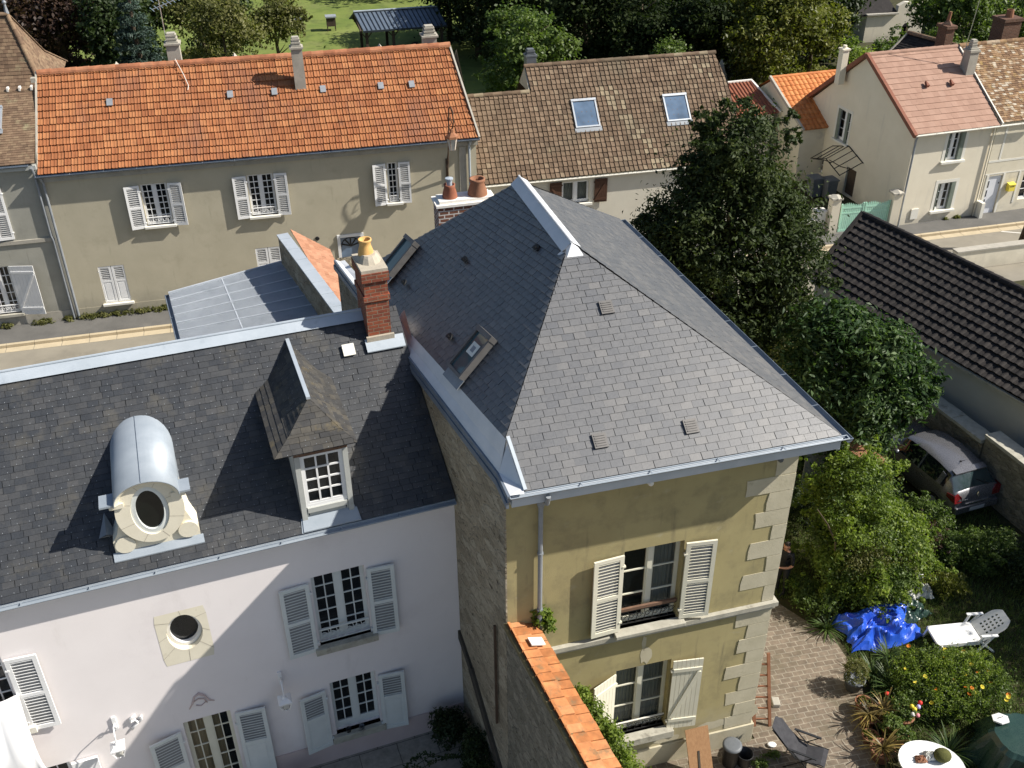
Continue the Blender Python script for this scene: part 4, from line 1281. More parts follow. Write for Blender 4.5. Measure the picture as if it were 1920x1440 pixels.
# front and right gutters with boxed eaves
gutter(t, (-5.9, -.53, 8.80), (.40, -.53, 8.80), .055, 'zincmid')
gutter(t, (.42, -.57, 8.77), (.0, 9.9, 8.70), .07, 'zincdk')
mb = MB(); mb.box(-5.86, .30, -.50, -.003, 8.54, 8.78); mb.prism([(-.187, -.003, 8.5), (.30, -.50, 8.5), (-.08, 9.9, 8.5), (-.187, 9.9, 8.5)], (0, 0, .2)); mb.build('soffit', 'eaveboard', t)
# roof vents
nf = (FR - FL).cross(R1 - FL).normalized()
ef = nf.cross(Vector((1, 0, 0)))
for (u, b, z) in ((-3.29, 2.24, 10.54), (-2.43, .07, 9.16), (-4.12, .08, 9.17)):
    mb = MB(); p = Vector((u, b, z)) + nf * .03
    mb.obox(p, (.125, 0, 0), ef * .135, nf * .018)
    for k in range(5):
        mb.obox(p + ef * (-.09 + .045 * k) + nf * .022, (.095, 0, 0), ef * .010, nf * .008)
    mb.build('roof_vent', 'brownalu', t)
el_ = (BL - HF).normalized(); es = nl.cross(el_); es = es if es.z > 0 else -es
for (u, b, z) in ((-5.9, 4.11, 9.24), (-5.13, 6.02, 9.96), (-4.07, 4.19, 10.92), (-6.27, 7.34, 8.93)):
    mb = MB(); p = Vector((u, b, z)) + nl * .03
    ring = [p + el_ * .12 * math.cos(math.pi * k / 8) * 1.0 + es * .13 * math.sin(math.pi * k / 8) for k in range(9)]
    mb.prism(ring, nl * .03)
    mb.obox(p + nl * .045 + es * .05, el_ * .05, es * .012, nl * .02)
    mb.build('roof_vent', 'iron', t)
# roof windows on the dark slope
def skylight(parent, p, ex, ey, n, w, h, frame='alu', pane='glassblue', opening=0.0, box=.09, apron='lead', blind=False, sticker=False):
    p, ex, ey, n = Vector(p), Vector(ex).normalized(), Vector(ey).normalized(), Vector(n).normalized()
    mb = MB()
    f = .065
    for sx in (-1, 1):
        mb.obox(p + ex * sx * (w / 2 - f / 2) + n * box / 2, ex * f / 2, ey * h / 2, n * box / 2)
    mb.obox(p + ey * (h / 2 - f / 2 * 1.5) + n * (box / 2 + .012), ex * (w / 2 + .01), ey * f * .8, n * (box / 2 + .012))
    mb.obox(p - ey * (h / 2 - f / 2) + n * box / 2, ex * (w / 2 - f), ey * f / 2, n * box / 2)
    fr = mb.build('roof_window', frame, parent)
    mb = MB()
    q = n * (box * .7)
    mb.poly([p - ex * (w / 2 - f) - ey * (h / 2 - f) + q, p + ex * (w / 2 - f) - ey * (h / 2 - f) + q, p + ex * (w / 2 - f) + ey * (h / 2 - f) + q, p - ex * (w / 2 - f) + ey * (h / 2 - f) + q])
    mb.build('pane', pane, fr)
    mb = MB()
    a = p - ey * (h / 2 + .09) + n * .045
    mb.obox(a, ex * (w / 2 + .05), ey * .11, n * .006)
    mb.build('apron', apron, fr)
    if blind:
        mb = MB(); mb.obox(p - ey * h * .06 + n * (box * .7 + .003), ex * (w / 2 - f * 2.2), ey * (h / 2 - f * 2.4), n * .002); mb.build('blind', blind, fr)
    if sticker:
        mb = MB(); c = p + ey * h * .08 + n * (box * .7 + .004)
        mb.obox(c, ex * .16, ey * .13, n * .002); mb.build('sticker', 'offwhite', fr)
        mb = MB(); mb.obox(c + n * .004, ex * .07, ey * .06, n * .002); mb.build('sticker_print', 'lead', fr)
    return fr
skylight(t, (-5.64, 3.01, 9.465), -el_, es, nl, .70, 1.0, 'brownalu', 'glassteal', box=.15, sticker=True)
skylight(t, (-6.11, 8.43, 9.09), -el_, es, nl, .68, 1.0, 'brownalu', 'glassteal', box=.15)
# chimney at the back, white joints, two pots
mb = MB(); mb.box(-4.98, -3.55, 9.5, 10.1, 7.6, 9.78); ch = mb.build('chimney', 'brickw', t, label='brown brick chimney with white joints and two pots')
mb = MB(); mb.prism([(-5.03, 9.46, 9.78), (-3.50, 9.46, 9.78), (-3.50, 10.14, 9.78), (-5.03, 10.14, 9.78)], (0, 0, .06)); mb.prism([(-4.93, 9.55, 9.84), (-3.60, 9.55, 9.84), (-3.60, 10.05, 9.84), (-4.93, 10.05, 9.84)], (0, 0, .07)); mb.build('chimney_cap', 'whiteren', ch)
mb = MB(); mb.lathe([(.19, 9.90), (.18, 10.0), (.13, 10.18), (.145, 10.24), (.11, 10.24), (.1, 10.0)], (-4.62, 9.8, 0), 18); mb.build('pot', 'potred', ch, True)
mb = MB(); mb.lathe([(.07, 10.2), (.07, 10.36), (.1, 10.37), (.1, 10.40), (0, 10.42)], (-4.62, 9.8, 0), 12); mb.build('flue', 'zinc', ch)
mb = MB(); mb.lathe([(.25, 9.90), (.24, 10.0), (.17, 10.2), (.20, 10.27), (.20, 10.32), (.15, 10.32), (.12, 10.0)], (-3.92, 9.8, 0), 18); mb.build('pot', 'terracotta', ch, True)
# front windows
window(t, -3.55, -2.33, 4.53, 6.56, .17, 1, 3, 2, 'creamfr', 'glasssee', .05, .03, curtain=('curtain', [(.52, .98, 0)]), low=.0, post=.05)
shutter(t, -4.18, -3.57, 4.55, 6.53, -.06, 'ivory', 'louvre', 'R', R(4))
shutter(t, -2.31, -1.70, 4.55, 6.53, -.06, 'ivory', 'louvre', 'L', R(6))
railing(t, -3.53, -2.35, 4.58, 4.95, .05, 'iron')
mb = MB(); mb.box(-3.53, -2.35, .02, .07, 4.95, 5.02); mb.build('hand_rail', 'oldwood', t)
window(t, -3.55, -2.33, 1.25, 3.32, .17, 1, 3, 2, 'creamfr', 'glasssee', .05, .03, curtain=('curtain', [(.04, .5, 0), (.54, .97, 0)]), low=.0, post=.05)
railing(t, -3.53, -2.35, 1.27, 1.58, .05, 'iron')
mb = MB(); mb.box(-3.53, -2.35, .03, .06, 1.56, 1.60); mb.build('hand_rail', 'offwhite', t)
shutter(t, -4.18, -3.57, 1.2, 3.3, -.06, 'ivory', 'board', 'R', R(24))
shutter(t, -2.31, -1.66, 1.2, 3.3, -.06, 'ivory', 'board', 'L', R(7))
sill(t, -3.68, -2.2, 4.53, -.20, .09, 'sill', .44)
sill(t, -3.7, -2.18, 1.25, -.2, .2, 'sill', .44)
mb = MB(); mb.box(-5.80, -.10, -.10, -.003, 4.33, 4.44); mb.box(-5.80, -.13, -.05, -.003, 4.24, 4.33); mb.box(-.187, -.101, -.003, 9.9, 4.33, 4.44); mb.build('string_course', 'sill', t)
mb = MB(); mb.box(-5.80, -.12, -.05, -.003, 0, .62); mb.box(-.187, -.121, -.003, 9.9, 0, .62); mb.build('plinth', 'stone', t, bevel=.01)
mb = MB()
rgq = random.Random(4)
z = .63; i = 0
while z < 8.35:
    h = rgq.uniform(.36, .46)
    if 4.2 <= z < 4.44: z = 4.445; continue
    if z < 4.2 < z + h: h = 4.235 - z
    h = min(h, 8.45 - z)
    if h > .12:
        wq = rgq.uniform(.62, 1.0) if i % 2 == 0 else rgq.uniform(.24, .52)
        if z > 7.6: wq *= .9
        pr_ = rgq.uniform(.006, .016)
        pts = [(-wq - .19, -pr_, z + .008), (-.19 + pr_, -pr_, z + .008), (-.19 + pr_, -pr_, z + h - .008), (-wq - .19 + rgq.uniform(-.03, .03), -pr_, z + h - .008), (-wq - .19 + rgq.uniform(-.008, .008), -pr_, z + h * .5)]
        mb.prism(pts, (0, pr_ - .002, 0)); mb.prism([(-.19 + pr_, -.003, z + .008), (-.19 + pr_, .5, z + .008), (-.19 + pr_, .5, z + h - .008), (-.19 + pr_, -.003, z + h - .008)], (-(pr_ - .002), 0, 0))
    z += h; i += 1
mb.build('quoin', 'stone', t)
rp = random.Random(8)                       # bare patches where the render has fallen
for (cu, cz, ru, rz_) in ((-2.92, 3.62, .17, .26), (-2.98, 3.98, .05, .22), (-5.3, 3.95, .28, .10), (-.55, 2.5, .22, .2), (-1.2, .86, .45, .16), (-.35, 1.05, .3, .3), (-3.6, .78, .5, .12), (-2.2, .75, .35, .1)):
    mb = MB(); mb.poly([(cu + ru * math.cos(a) * rp.uniform(.7, 1.15), -.0045, cz + rz_ * math.sin(a) * rp.uniform(.7, 1.15)) for a in [2 * math.pi * q / 14 for q in range(14)]])
    mb.build('bare_patch', 'stone', t)
mb = MB()
mb.tube([(-5.24, -.57, 8.70), (-5.24, -.50, 8.5), (-5.22, -.1, 8.28), (-5.22, -.075, 8.1), (-5.22, -.075, 4.5), (-5.22, -.075, .1)], .045, 10)
for zz in (8.1, 7.0, 5.6): mb.tube([(-5.22, -.075, zz - .02), (-5.22, -.075, zz + .02)], .058, 10)
mb.lathe([(.05, 8.10), (.075, 8.14), (.085, 8.26), (.05, 8.3)], (-5.22, -.08, 0), 10)
mb.build('drainpipe', 'lead', t)
for u in (-3.18, -.62):
    mb = MB(); mb.lathe([(.0, -.02), (.07, -.02), (.075, .0), (.06, .03)], (u, -.06, 8.2), 12); mb.ball((u, -.11, 8.2), (.055, .06, .06)); mb.box(u - .02, u + .02, -.06, 0, 8.18, 8.22)
    mb.build('floodlight', 'plastic' if u < -1 else 'greypl', t)

# garden wall with its tiled top, running from the house corner towards the camera
a = R(-22); dv = Vector((-math.sin(a), -math.cos(a), 0))
gw = thing('garden_wall', 'high rubble garden wall topped with orange tiles, joined to the ochre house', 'wall', w0, math.atan2(dv.y, dv.x))
mb = MB()                                   # local x = along the wall, y = towards the garden
for i in range(16):
    x0, x1 = .02 + i * .5, .02 + (i + 1) * .5
    for j in range(6):
        z0, z1 = -.5 + 5.7 * j / 6, -.5 + 5.7 * (j + 1) / 6
        mb.poly([(x1, 0, z0), (x0, 0, z0), (x0, 0, z1), (x1, 0, z1)][::-1])
mb.poly([(.02, .5, -.5), (8, .5, -.5), (8, .5, 5.0), (.02, .5, 5.0)][::-1]); mb.poly([(8, 0, -.5), (8, .5, -.5), (8, .5, 5.0), (8, 0, 5.2)]); mb.poly([(.02, 0, 5.2), (8, 0, 5.2), (8, .5, 5.0), (.02, .5, 5.0)])
mb.build('masonry', 'rubbledk', gw)
mb = MB(); mb.box(.0, 8, -.05, .10, 5.21, 5.33); mb.build('mortar_bed', 'moss', gw)
mb = MB()
cover(mb, [(8.1, .60, 5.13), (.03, .60, 5.13), (.03, .0, 5.36), (8.1, .0, 5.36)], .20, .30, 'flat', .15, .016, .04, .014, 51, .5)
mb.build('coping_tile', 'capor', gw)
mb = MB(); mb.obox((.62, .36, 5.31), (.1, 0, 0), (0, .14, -.05), (0, .004, .012)); mb.build('loose_tile', 'offwhite', gw)

# ================================================================== ANNEX behind the pink house (zinc lean-to, tiled strip)
AX = Vector((-10.95, 29.0, 0)); AX_RZ = R(20)
AXF = frame(AX, AX_RZ)
t = thing('annex', 'low annex with standing seam zinc roof behind the pink house ridge', 'annex', AX, AX_RZ)
inv = Matrix.Translation(AX) @ Matrix.Rotation(AX_RZ, 4, 'Z')
inv = inv.inverted()
L_ = lambda x, y, z: inv @ Vector((x, y, z))
eB, eF, tB, tF = L_(-11.32, 29.96, 4.0), L_(-10.1, 26.9, 4.0), L_(-7.66, 31.3, 4.5), L_(-5.95, 27.5, 4.5)
mb = MB(); mb.poly([eB, eF, tF, tB]); mb.prism([eB, eF, tF, tB], (0, 0, -.06))
for i in range(1, 6):
    a, b = eB.lerp(eF, i / 6), tB.lerp(tF, i / 6)
    mb.bar(a + Vector((0, 0, .015)), b + Vector((0, 0, .015)), .03, .035)
mb.bar(eB.lerp(tB, .45) + Vector((0, 0, .006)), eF.lerp(tF, .45) + Vector((0, 0, .004)), .03, .006)
mb.bar(eB.lerp(eF, .0) + Vector((0, 0, .02)), tB + Vector((0, 0, .02)), .05, .05)
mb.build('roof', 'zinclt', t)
mb = MB()
gb = [Vector((p.x, p.y, 0)) for p in (eB, eF, tF, tB)]
for p, q, hp, hq in ((gb[0], gb[1], 3.92, 3.92), (gb[0], gb[3], 3.92, 4.42)):
    mb.poly([p, q, Vector((q.x, q.y, hq)), Vector((p.x, p.y, hp))])
mb.build('wall', 'graywall', t)
gutter(t, eB + Vector((-.06, 0, -.06)), eF + Vector((-.06, 0, -.06)), .07, 'zincdk')
pB, pF = L_(-7.60, 31.2, 0), L_(-4.88, 25.7, 0)
mb = MB(); mb.bar(pB + Vector((0, 0, 2.75)), pF + Vector((0, 0, 2.75)), .3, 5.5); mb.build('parapet_wall', 'rubble', t)
mb = MB(); mb.bar(pB + Vector((0, 0, 5.52)), pF + Vector((0, 0, 5.52)), .38, .05)
for i in range(7): q = pB.lerp(pF, (i + .5) / 7); mb.obox(q + Vector((0, 0, 5.55)), (.2, 0, 0), (0, .02, 0), (0, 0, .006))
mb.build('coping', 'zinc', t)
kB, kF = L_(-6.05, 31.1, 0), L_(-4.1, 25.3, 0)
mb = MB()
o1 = Vector((.17, .06, 0))
cover(mb, [kF + Vector((0, 0, 4.95)), kB + Vector((0, 0, 5.0)), pB + o1 + Vector((0, 0, 5.42)), pF + o1 + Vector((0, 0, 5.42))], .24, .16, 'flat', .5, .01, .012, .004, 61, .3)
mb.build('tiled_roof', 'terratile', t, label='strip of flat orange tiles behind the zinc-capped parapet')

# ================================================================== HOUSE WITH THE ORANGE ROOF
t = thing('orange_roofed_house', 'long grey-beige street house with bright orange tile roof and white shutters', 'house', FB, FAR_RZ)
fh = [(3.30, 4.26, 3.68, 5.34), (7.22, 8.20, 3.66, 5.34), (12.60, 13.02, 3.68, 5.34), (1.12, 2.08, .62, 2.18), (7.12, 8.10, .7, 2.28), (10.45, 11.38, .2, 2.42)]
mb = MB(); wall(mb, 0, 16.2, 0, 6.0, fh, depth=.18)
mb.poly([(16.2, 0, 0), (16.2, 7.4, 0), (16.2, 7.4, 6.0), (16.2, 3.6, 8.6), (16.2, 0, 6.0)])
mb.poly([(0, 0, 0), (0, 7.4, 0), (0, 7.4, 6.0), (0, 3.6, 8.6), (0, 0, 6.0)][::-1]); mb.poly([(0, 7.4, 0), (16.2, 7.4, 0), (16.2, 7.4, 6), (0, 7.4, 6)][::-1])
mb.build('wall', ['farwall', 'dark'], t)
mb = MB(); mb.box(-.02, 16.25, -.10, -.003, 5.78, 5.98); mb.box(-.02, 16.25, -.14, -.003, 5.98, 6.06); mb.build('cornice', 'concrete', t)
mb = MB(); mb.box(0, 16.2, -.015, -.002, 0, .5); mb.build('plinth', 'farwall', t)
RE, RR = 6.1, 8.76
def orange_patch(x, y, r):
    if 5.3 < x < 6.3 and 3.4 < y < 4.4: return min(1, r * .4 + .6)
    return r
mb = MB()
cover(mb, [(-.06, -.2, RE), (16.26, -.2, RE), (15.86, 3.6, RR), (.02, 3.6, RR)], .235, .318, 'mech', 0, .02, .05, .004, 71, .12, sag=.05)
mb.poly([(0, 3.6, RR - .03), (15.86, 3.6, RR - .03), (16.2, 7.6, 5.95), (0, 7.6, 5.95)])
ro = mb.build('roof', 'orange', t)
mb = MB(); hips(mb, [(.02, 3.6, RR + .03), (15.9, 3.6, RR + .03)], .16, 0, .46, seed=5); mb.build('ridge_tile', 'ridgeor', ro)
mb = MB(); mb.bar((16.3, -.22, RE + .0), (15.9, 3.62, RR + .02), .07, .14); mb.build('verge', 'concrete', ro)
mb = MB(); mb.bar((-.08, .15, RE + .26), (-.02, 3.62, RR + .02), .06, .12); mb.box(-.2, -.02, 3.2, 3.42, RR - .25, RR - .08); mb.build('verge', 'concrete', ro)
gutter(t, (-.15, -.25, 6.08), (16.3, -.25, 6.08), .075, 'zincdk')
mb = MB(); mb.tube([(-.02, -.2, 6.0), (.02, -.1, 5.75), (.02, -.08, .1)], .05, 8); mb.build('drainpipe', 'lead', t)
mb = MB(); mb.tube([(15.95, -.2, 6.0), (15.9, -.1, 5.75), (15.9, -.08, .1)], .05, 8); mb.build('drainpipe', 'zinc', t)
mb = MB(); mb.box(15.5, 15.78, -.05, -.003, 0, 5.75); mb.build('pilaster', 'concrete', t)
pe = Vector((0, 3.8, RR - RE)).normalized(); pn = Vector((0, -(RR - RE), 3.8)).normalized()
for u, b in ((2.57, 2.25), (7.01, 2.21), (8.69, 2.19), (10.56, 2.15), (12.83, 2.11), (14.06, 2.08)):
    mb = MB(); mb.obox(Vector((u, b, RE + (b + .2) * .70)) + pn * .055, (.11, 0, 0), pe * .16, pn * .02); mb.build('glass_tile', 'lead', ro)
# windows, open louvred shutters
for (u0, u1, z0, z1), cols in ((fh[0], 2), (fh[1], 2)):
    window(t, u0, u1, z0, z1, .10, cols, 6, 2, 'white', 'glass', .05, .03)
    mb = MB(); mb.box(u0 - .1, u1 + .1, -.16, .1, z0 - .08, z0); mb.build('sill', 'offwhite', t)
    railing(t, u0 + .02, u1 - .02, z0 + .06, z0 + .34, -.02, 'white')
window(t, 12.60, 13.02, 3.68, 5.34, .10, 2, 6, 1, 'white', 'glass', .05, .03)
mb = MB(); mb.box(12.5, 13.15, -.16, .1, 3.6, 3.68); mb.build('sill', 'offwhite', t)
railing(t, 12.62, 13.0, 3.72, 3.98, -.02, 'white')
for u0, u1, hg, an in ((2.72, 3.27, 'R', 10), (4.29, 4.80, 'L', 8), (6.67, 7.19, 'R', 6), (8.23, 8.72, 'L', 5), (12.02, 12.54, 'R', 9), (13.04, 13.5, 'L', 3)):
    shutter(t, u0, u1, 3.62, 5.33, -.05, 'white', 'louvre', hg, R(an))
for u0, u1, z0, z1 in ((1.10, 2.10, .60, 2.20), (7.10, 8.12, .68, 2.30)):
    c = (u0 + u1) / 2
    shutter(t, u0, c - .01, z0, z1, .03, 'white', 'half', 'L', 0); shutter(t, c + .01, u1, z0, z1, .03, 'white', 'half', 'R', 0)
    mb = MB(); mb.box(u0 - .08, u1 + .08, -.14, .1, z0 - .08, z0); mb.build('sill', 'offwhite', t)
mb = MB()
mb.box(10.38, 10.50, -.04, .05, .2, 2.5); mb.box(11.33, 11.45, -.04, .05, .2, 2.5); mb.box(10.5, 11.33, -.04, .05, 2.38, 2.5)
dr = mb.build('door', 'white', t)
mb = MB(); mb.box(10.5, 11.33, .06, .1, .2, 2.38); mb.build('door_leaf', 'glassblue', dr)
mb = MB()
for i in range(5):
    a = math.pi * (i + .5) / 5
    mb.bar((10.91, .05, 1.95), (10.91 + .36 * math.cos(a), .05, 1.95 + .36 * math.sin(a)), .05, .02, up=(0, 1, 0))
mb.tube([(10.91 + .38 * math.cos(math.pi * q / 8), .05, 1.95 + .38 * math.sin(math.pi * q / 8)) for q in range(9)], .02, 6)
mb.build('door_grille', 'iron', dr)
mb = MB(); mb.lathe([(.08, -.03), (.09, 0), (.07, .02), (0, .02)], (0, 0, 0), 12); o = mb.build('wall_vent', 'iron', t); o.location = (9.6, -.02, 2.45); o.rotation_euler = (R(90), 0, 0)
# chimneys
def cowl(mb, x, y, z, w, k=3):
    mb.box(x - w * .62, x + w * .62, y - w * .62, y + w * .62, z, z + .07)
    for i in range(k):
        s = w * (.46 - .04 * i)
        mb.box(x - s, x + s, y - s, y + s, z + .07 + .12 * i, z + .13 + .12 * i); mb.box(x - s * .8, x + s * .8, y - s * .8, y + s * .8, z + .13 + .12 * i, z + .19 + .12 * i)
for (x, y, w, z0, z1, lab) in ((9.72, 2.42, .42, 7.4, 9.35, 'concrete chimney rising from the sunny roof slope'), (5.05, 4.3, .5, 8.0, 9.35, 'concrete chimney behind the ridge carrying a television aerial'), (15.2, 4.35, .55, 8.0, 9.0, 'stout concrete chimney near the right gable end')):
    mb = MB(); mb.box(x - w / 2, x + w / 2, y - w / 2, y + w / 2, z0, z1); cowl(mb, x, y, z1, w)
    ch = mb.build('chimney', 'concrete', t, label=lab)
    if abs(x - 5.05) < .1:
        mb = MB(); mb.tube([(x - .2, y, z1 - .9), (x - .22, y, z1 + 1.75)], .02, 6)
        mb.tube([(x - .5, y - .15, z1 + 1.35), (x + .45, y + .3, z1 + 1.6)], .018, 6); mb.tube([(x - .5, y - .1, z1 + 1.7), (x + .3, y + .25, z1 + 1.9)], .018, 6)
        for k in range(7):
            q = Vector((x - .5, y - .15, z1 + 1.35)).lerp(Vector((x + .45, y + .3, z1 + 1.6)), k / 6)
            e = Vector((-.1, .28, .02)); mb.tube([q - e, q + e], .012, 5)
            q = Vector((x - .5, y - .1, z1 + 1.7)).lerp(Vector((x + .3, y + .25, z1 + 1.9)), k / 6)
            e = Vector((-.12, .22, .05)); mb.tube([q - e, q + e], .012, 5)
        mb.build('aerial', 'chrome', ch)
mb = MB(); mb.tube([(5.1, 3.55, RR + .2), (5.35, 3.0, RR - .25), (5.5, 2.6, RR - .6), (5.46, 2.45, RR - .72)], .014, 5); mb.build('cable', 'offwhite', ro)
# lucarnes on the hidden slope, their gable tops showing above the ridge
for x, hh in ((2.55, .30), (7.25, .38), (13.3, .34)):
    mb = MB(); mb.prism([(x - .45, 4.6, 7.7), (x + .55, 4.6, 7.7), (x + .02, 4.6, 8.20 + hh * .5)], (0, 1.6, 0)); mb.build('lucarne', 'concrete', t)

# ================================================================== GREY HOUSE at the left
t = thing('grey_house', 'grey roughcast house with brown plain tiles at the left end of the row', 'house', FA(-.06, 0), FAR_RZ)
gh = [(-2.85, -1.95, .62, 2.62)]
mb = MB(); wall(mb, -9, 0, 0, 6.5, gh, depth=.18)
mb.poly([(0, 0, 0), (0, 3.1, 0), (0, 3.1, 8.2), (0, 0, 6.4)]); mb.poly([(-9, 3.1, 5), (0, 3.1, 5), (0, 3.1, 8.2), (-9, 3.1, 8.2)])
mb.poly([(-9, 0, 0), (-9, 3.1, 0), (-9, 3.1, 8.2), (-9, 0, 6.4)][::-1])
mb.build('wall', ['graywall', 'dark'], t)
mb = MB(); mb.box(-9, -.05, -.06, -.003, 3.46, 3.60); mb.build('string_course', 'concrete', t)
mb = MB(); mb.box(-9, -.05, -.02, -.003, 0, .5); mb.build('plinth', 'concrete', t)
mb = MB(); cover(mb, [(-9, -.15, 6.55), (-.02, -.15, 6.55), (-.02, 3.1, 8.30), (-9, 3.1, 8.30)], .17, .115, 'flat', .5, .012, .014, .003, 81, .2)
ro = mb.build('roof', 'plaintile', t)
mb = MB(); hips(mb, [(-9, 3.1, 8.30), (-.02, 3.1, 8.30)], .10, 0, .42, seed=6); mb.build('ridge_tile', 'plaintile', ro)
for i in range(15, 22):
    mb = MB(); mb.box(-9 + i * .42, -9 + i * .42 + .07, 2.99, 3.22, 8.30, 8.44); mb.build('ridge_mortar', 'whiteren', ro)
gutter(t, (-9, -.2, 6.5), (-.25, -.2, 6.5), .06, 'zincdk')
mb = MB(); mb.box(-9, -.02, -.14, -.003, 6.3, 6.46); mb.build('fascia', 'dormwood', t)
gn = Vector((0, -1.75, 3.25)).normalized(); ge = Vector((0, 3.25, 1.75)).normalized()
skylight(t, (-1.62, 1.85, 7.65), (1, 0, 0), ge, gn, .92, 1.15, 'alu', 'glasscar')
shutter(t, -2.45, -1.97, 3.68, 5.76, -.03, 'white', 'louvre', 'L', 0); shutter(t, -1.95, -1.42, 3.68, 5.76, -.03, 'white', 'louvre', 'R', R(6))
window(t, -2.85, -1.95, .62, 2.62, .1, 2, 5, 2, 'white', 'glass', .05, .03)
railing(t, -2.82, -1.98, .68, 1.0, -.02, 'white')
mb = MB(); mb.box(-2.95, -1.85, -.14, .1, .52, .62); mb.build('sill', 'sill', t)
shutter(t, -1.93, -1.02, .55, 2.62, -.05, 'white', 'board', 'L', R(12)); shutter(t, -3.75, -2.88, .55, 2.62, -.05, 'white', 'board', 'R', R(10))
mb = MB(); mb.tube([(-.16, -.2, 6.4), (-.14, -.08, 6.1), (-.14, -.08, 3.7), (-.10, -.08, 3.5), (-.1, -.08, .1)], .045, 8); mb.build('drainpipe', 'lead', t)

# ================================================================== HOUSE WITH THE FLARED HIP ROOF
t = thing('flared_roof_house', 'tall house behind the grey house with a flared brown hipped roof', 'house', FA(-4, 10.5), FAR_RZ)
ap, ap2 = Vector((2.2, -.9, 9.75)), Vector((-3.0, -.9, 9.75))
fr_, br_, fl_, bl_ = Vector((3.5, -2.6, 6.3)), Vector((3.3, 3.4, 6.6)), Vector((-6, -2.6, 6.5)), Vector((-6, 3.4, 6.6))
def flare(a, b, k=.55): p = a.lerp(b, k); p.z -= .42; return p
mb = MB()
for (e0, e1, r0, r1, sd_) in ((fl_, fr_, ap2, ap, 1), (fr_, br_, ap, ap, 2), (br_, bl_, ap, ap2, 3)):
    m0, m1 = flare(r0, e0), flare(r1, e1)
    nseg = 1
    cover(mb, [e0, e1, m1, m0], .2, .15, 'flat', .5, .012, .014, .003, 90 + sd_, .2)
    cover(mb, [m0, m1, r1, r0] if r0 != r1 else [m0, m1, r0], .2, .15, 'flat', .5, .012, .014, .003, 95 + sd_, .2)
ro = mb.build('roof', 'plaintile', t)
mb = MB()
m1 = flare(ap, fr_); hips(mb, [ap, m1], .10, 0, .3, seed=2); hips(mb, [m1, fr_], .10, 0, .3, seed=3)
m1 = flare(ap, br_); hips(mb, [ap, m1], .08, 0, .3, seed=2); hips(mb, [m1, br_], .08, 0, .3, seed=3); hips(mb, [ap2, ap], .12, 0, .3, seed=4)
mb.build('ridge_tile', 'plaintile', ro)
mb = MB(); mb.tube([ap, ap + Vector((0, 0, .25)), ap + Vector((0, 0, .8))], [.10, .06, .02], 8); mb.ball(ap + Vector((0, 0, .45)), .09); mb.build('finial', 'lead', ro)
mb = MB(); mb.box(-5.8, 3.1, -2.3, 3.2, 0, 6.3); mb.build('wall', 'graywall', t)

# ================================================================== LOW BROWN-TILED HOUSE
t = thing('brown_tiled_house', 'low off-white house with brown tiles, two roof windows and brown shutters', 'house', FA(16.3, 1.0), FAR_RZ)
mb = MB(); wall(mb, 0, 12.2, 0, 3.62, [(3.78, 5.0, 2.42, 3.42)], depth=.18)
mb.poly([(0, 0, 0), (0, 7, 0), (0, 7, 3.6), (0, 2.8, 6.3), (0, 0, 3.6)][::-1]); mb.poly([(12.2, 0, 0), (12.2, 7.2, 0), (12.2, 7.2, 3.6), (12.2, 3.6, 7.1), (12.2, 0, 3.6)])
mb.build('wall', ['brownwall', 'dark'], t)
sl = 1.01
zb = lambda b: 3.68 + (b + .1) * sl
def brown_patch(x, y, r):
    import math as mm
    d = abs((x - 6.0) - (4.6 - y) * .45)
    if d < .35 and r > .4: return .97
    return r * .86
mb = MB()
cover(mb, [(0, -.1, 3.68), (12.3, -.1, 3.68), (12.0, 2.75, zb(2.75)), (.2, 2.75, zb(2.75))], .205, .238, 'pan', 0, .02, .034, .012, 101, .05, patch=brown_patch)
cover(mb, [(3.12, 2.75, zb(2.75)), (12.0, 2.75, zb(2.75)), (11.75, 3.6, zb(3.6)), (3.05, 3.6, zb(3.6))], .205, .238, 'pan', 0, .02, .034, .012, 102, .05, patch=brown_patch)
mb.poly([(3.0, 3.6, zb(3.6) - .03), (11.75, 3.6, zb(3.6) - .03), (12.2, 7.4, 3.6), (3.0, 7.4, 3.6)]); mb.poly([(.1, 2.75, zb(2.75) - .03), (3.1, 2.75, zb(2.75) - .03), (3.1, 6, 3.6), (.1, 6, 3.6)])
ro = mb.build('roof', 'browntile', t)
mb = MB(); hips(mb, [(3.0, 3.6, zb(3.6) + .01), (11.8, 3.6, zb(3.6) + .01)], .115, 0, .40, seed=7); mb.build('ridge_tile', 'browntile', ro); mb = MB(); hips(mb, [(.15, 2.75, zb(2.75) + .01), (3.0, 2.75, zb(2.75) + .01)], .115, 0, .40, seed=8); mb.build('ridge_tile', 'browntile', ro)
mb = MB(); mb.prism([(3.02, 2.75, zb(2.75) - .05), (3.02, 3.6, zb(3.6) - .05), (3.02, 4.6, zb(2.75) - .1)], (.06, 0, 0)); mb.build('gable', 'concrete', t)
gutter(t, (0, -.16, 3.62), (12.3, -.16, 3.62), .06, 'offwhite')
bn = Vector((0, -sl, 1)).normalized(); bee = Vector((0, 1, sl)).normalized()
skylight(t, Vector((5.30, 1.88, zb(1.88))), (1, 0, 0), bee, bn, 1.1, 1.32, 'alu', 'glassblue')
skylight(t, Vector((9.44, 1.82, zb(1.82))), (1, 0, 0), bee, bn, 1.1, 1.28, 'alu', 'glassblue')
window(t, 3.78, 5.0, 2.42, 3.42, .1, 1, 1, 2, 'white', 'glasssee', .06, .03, curtain=('curtain', [(.05, .95, 0)]))
mb = MB(); mb.box(3.66, 5.12, -.14, .1, 2.32, 2.42); mb.build('sill', 'offwhite', t)
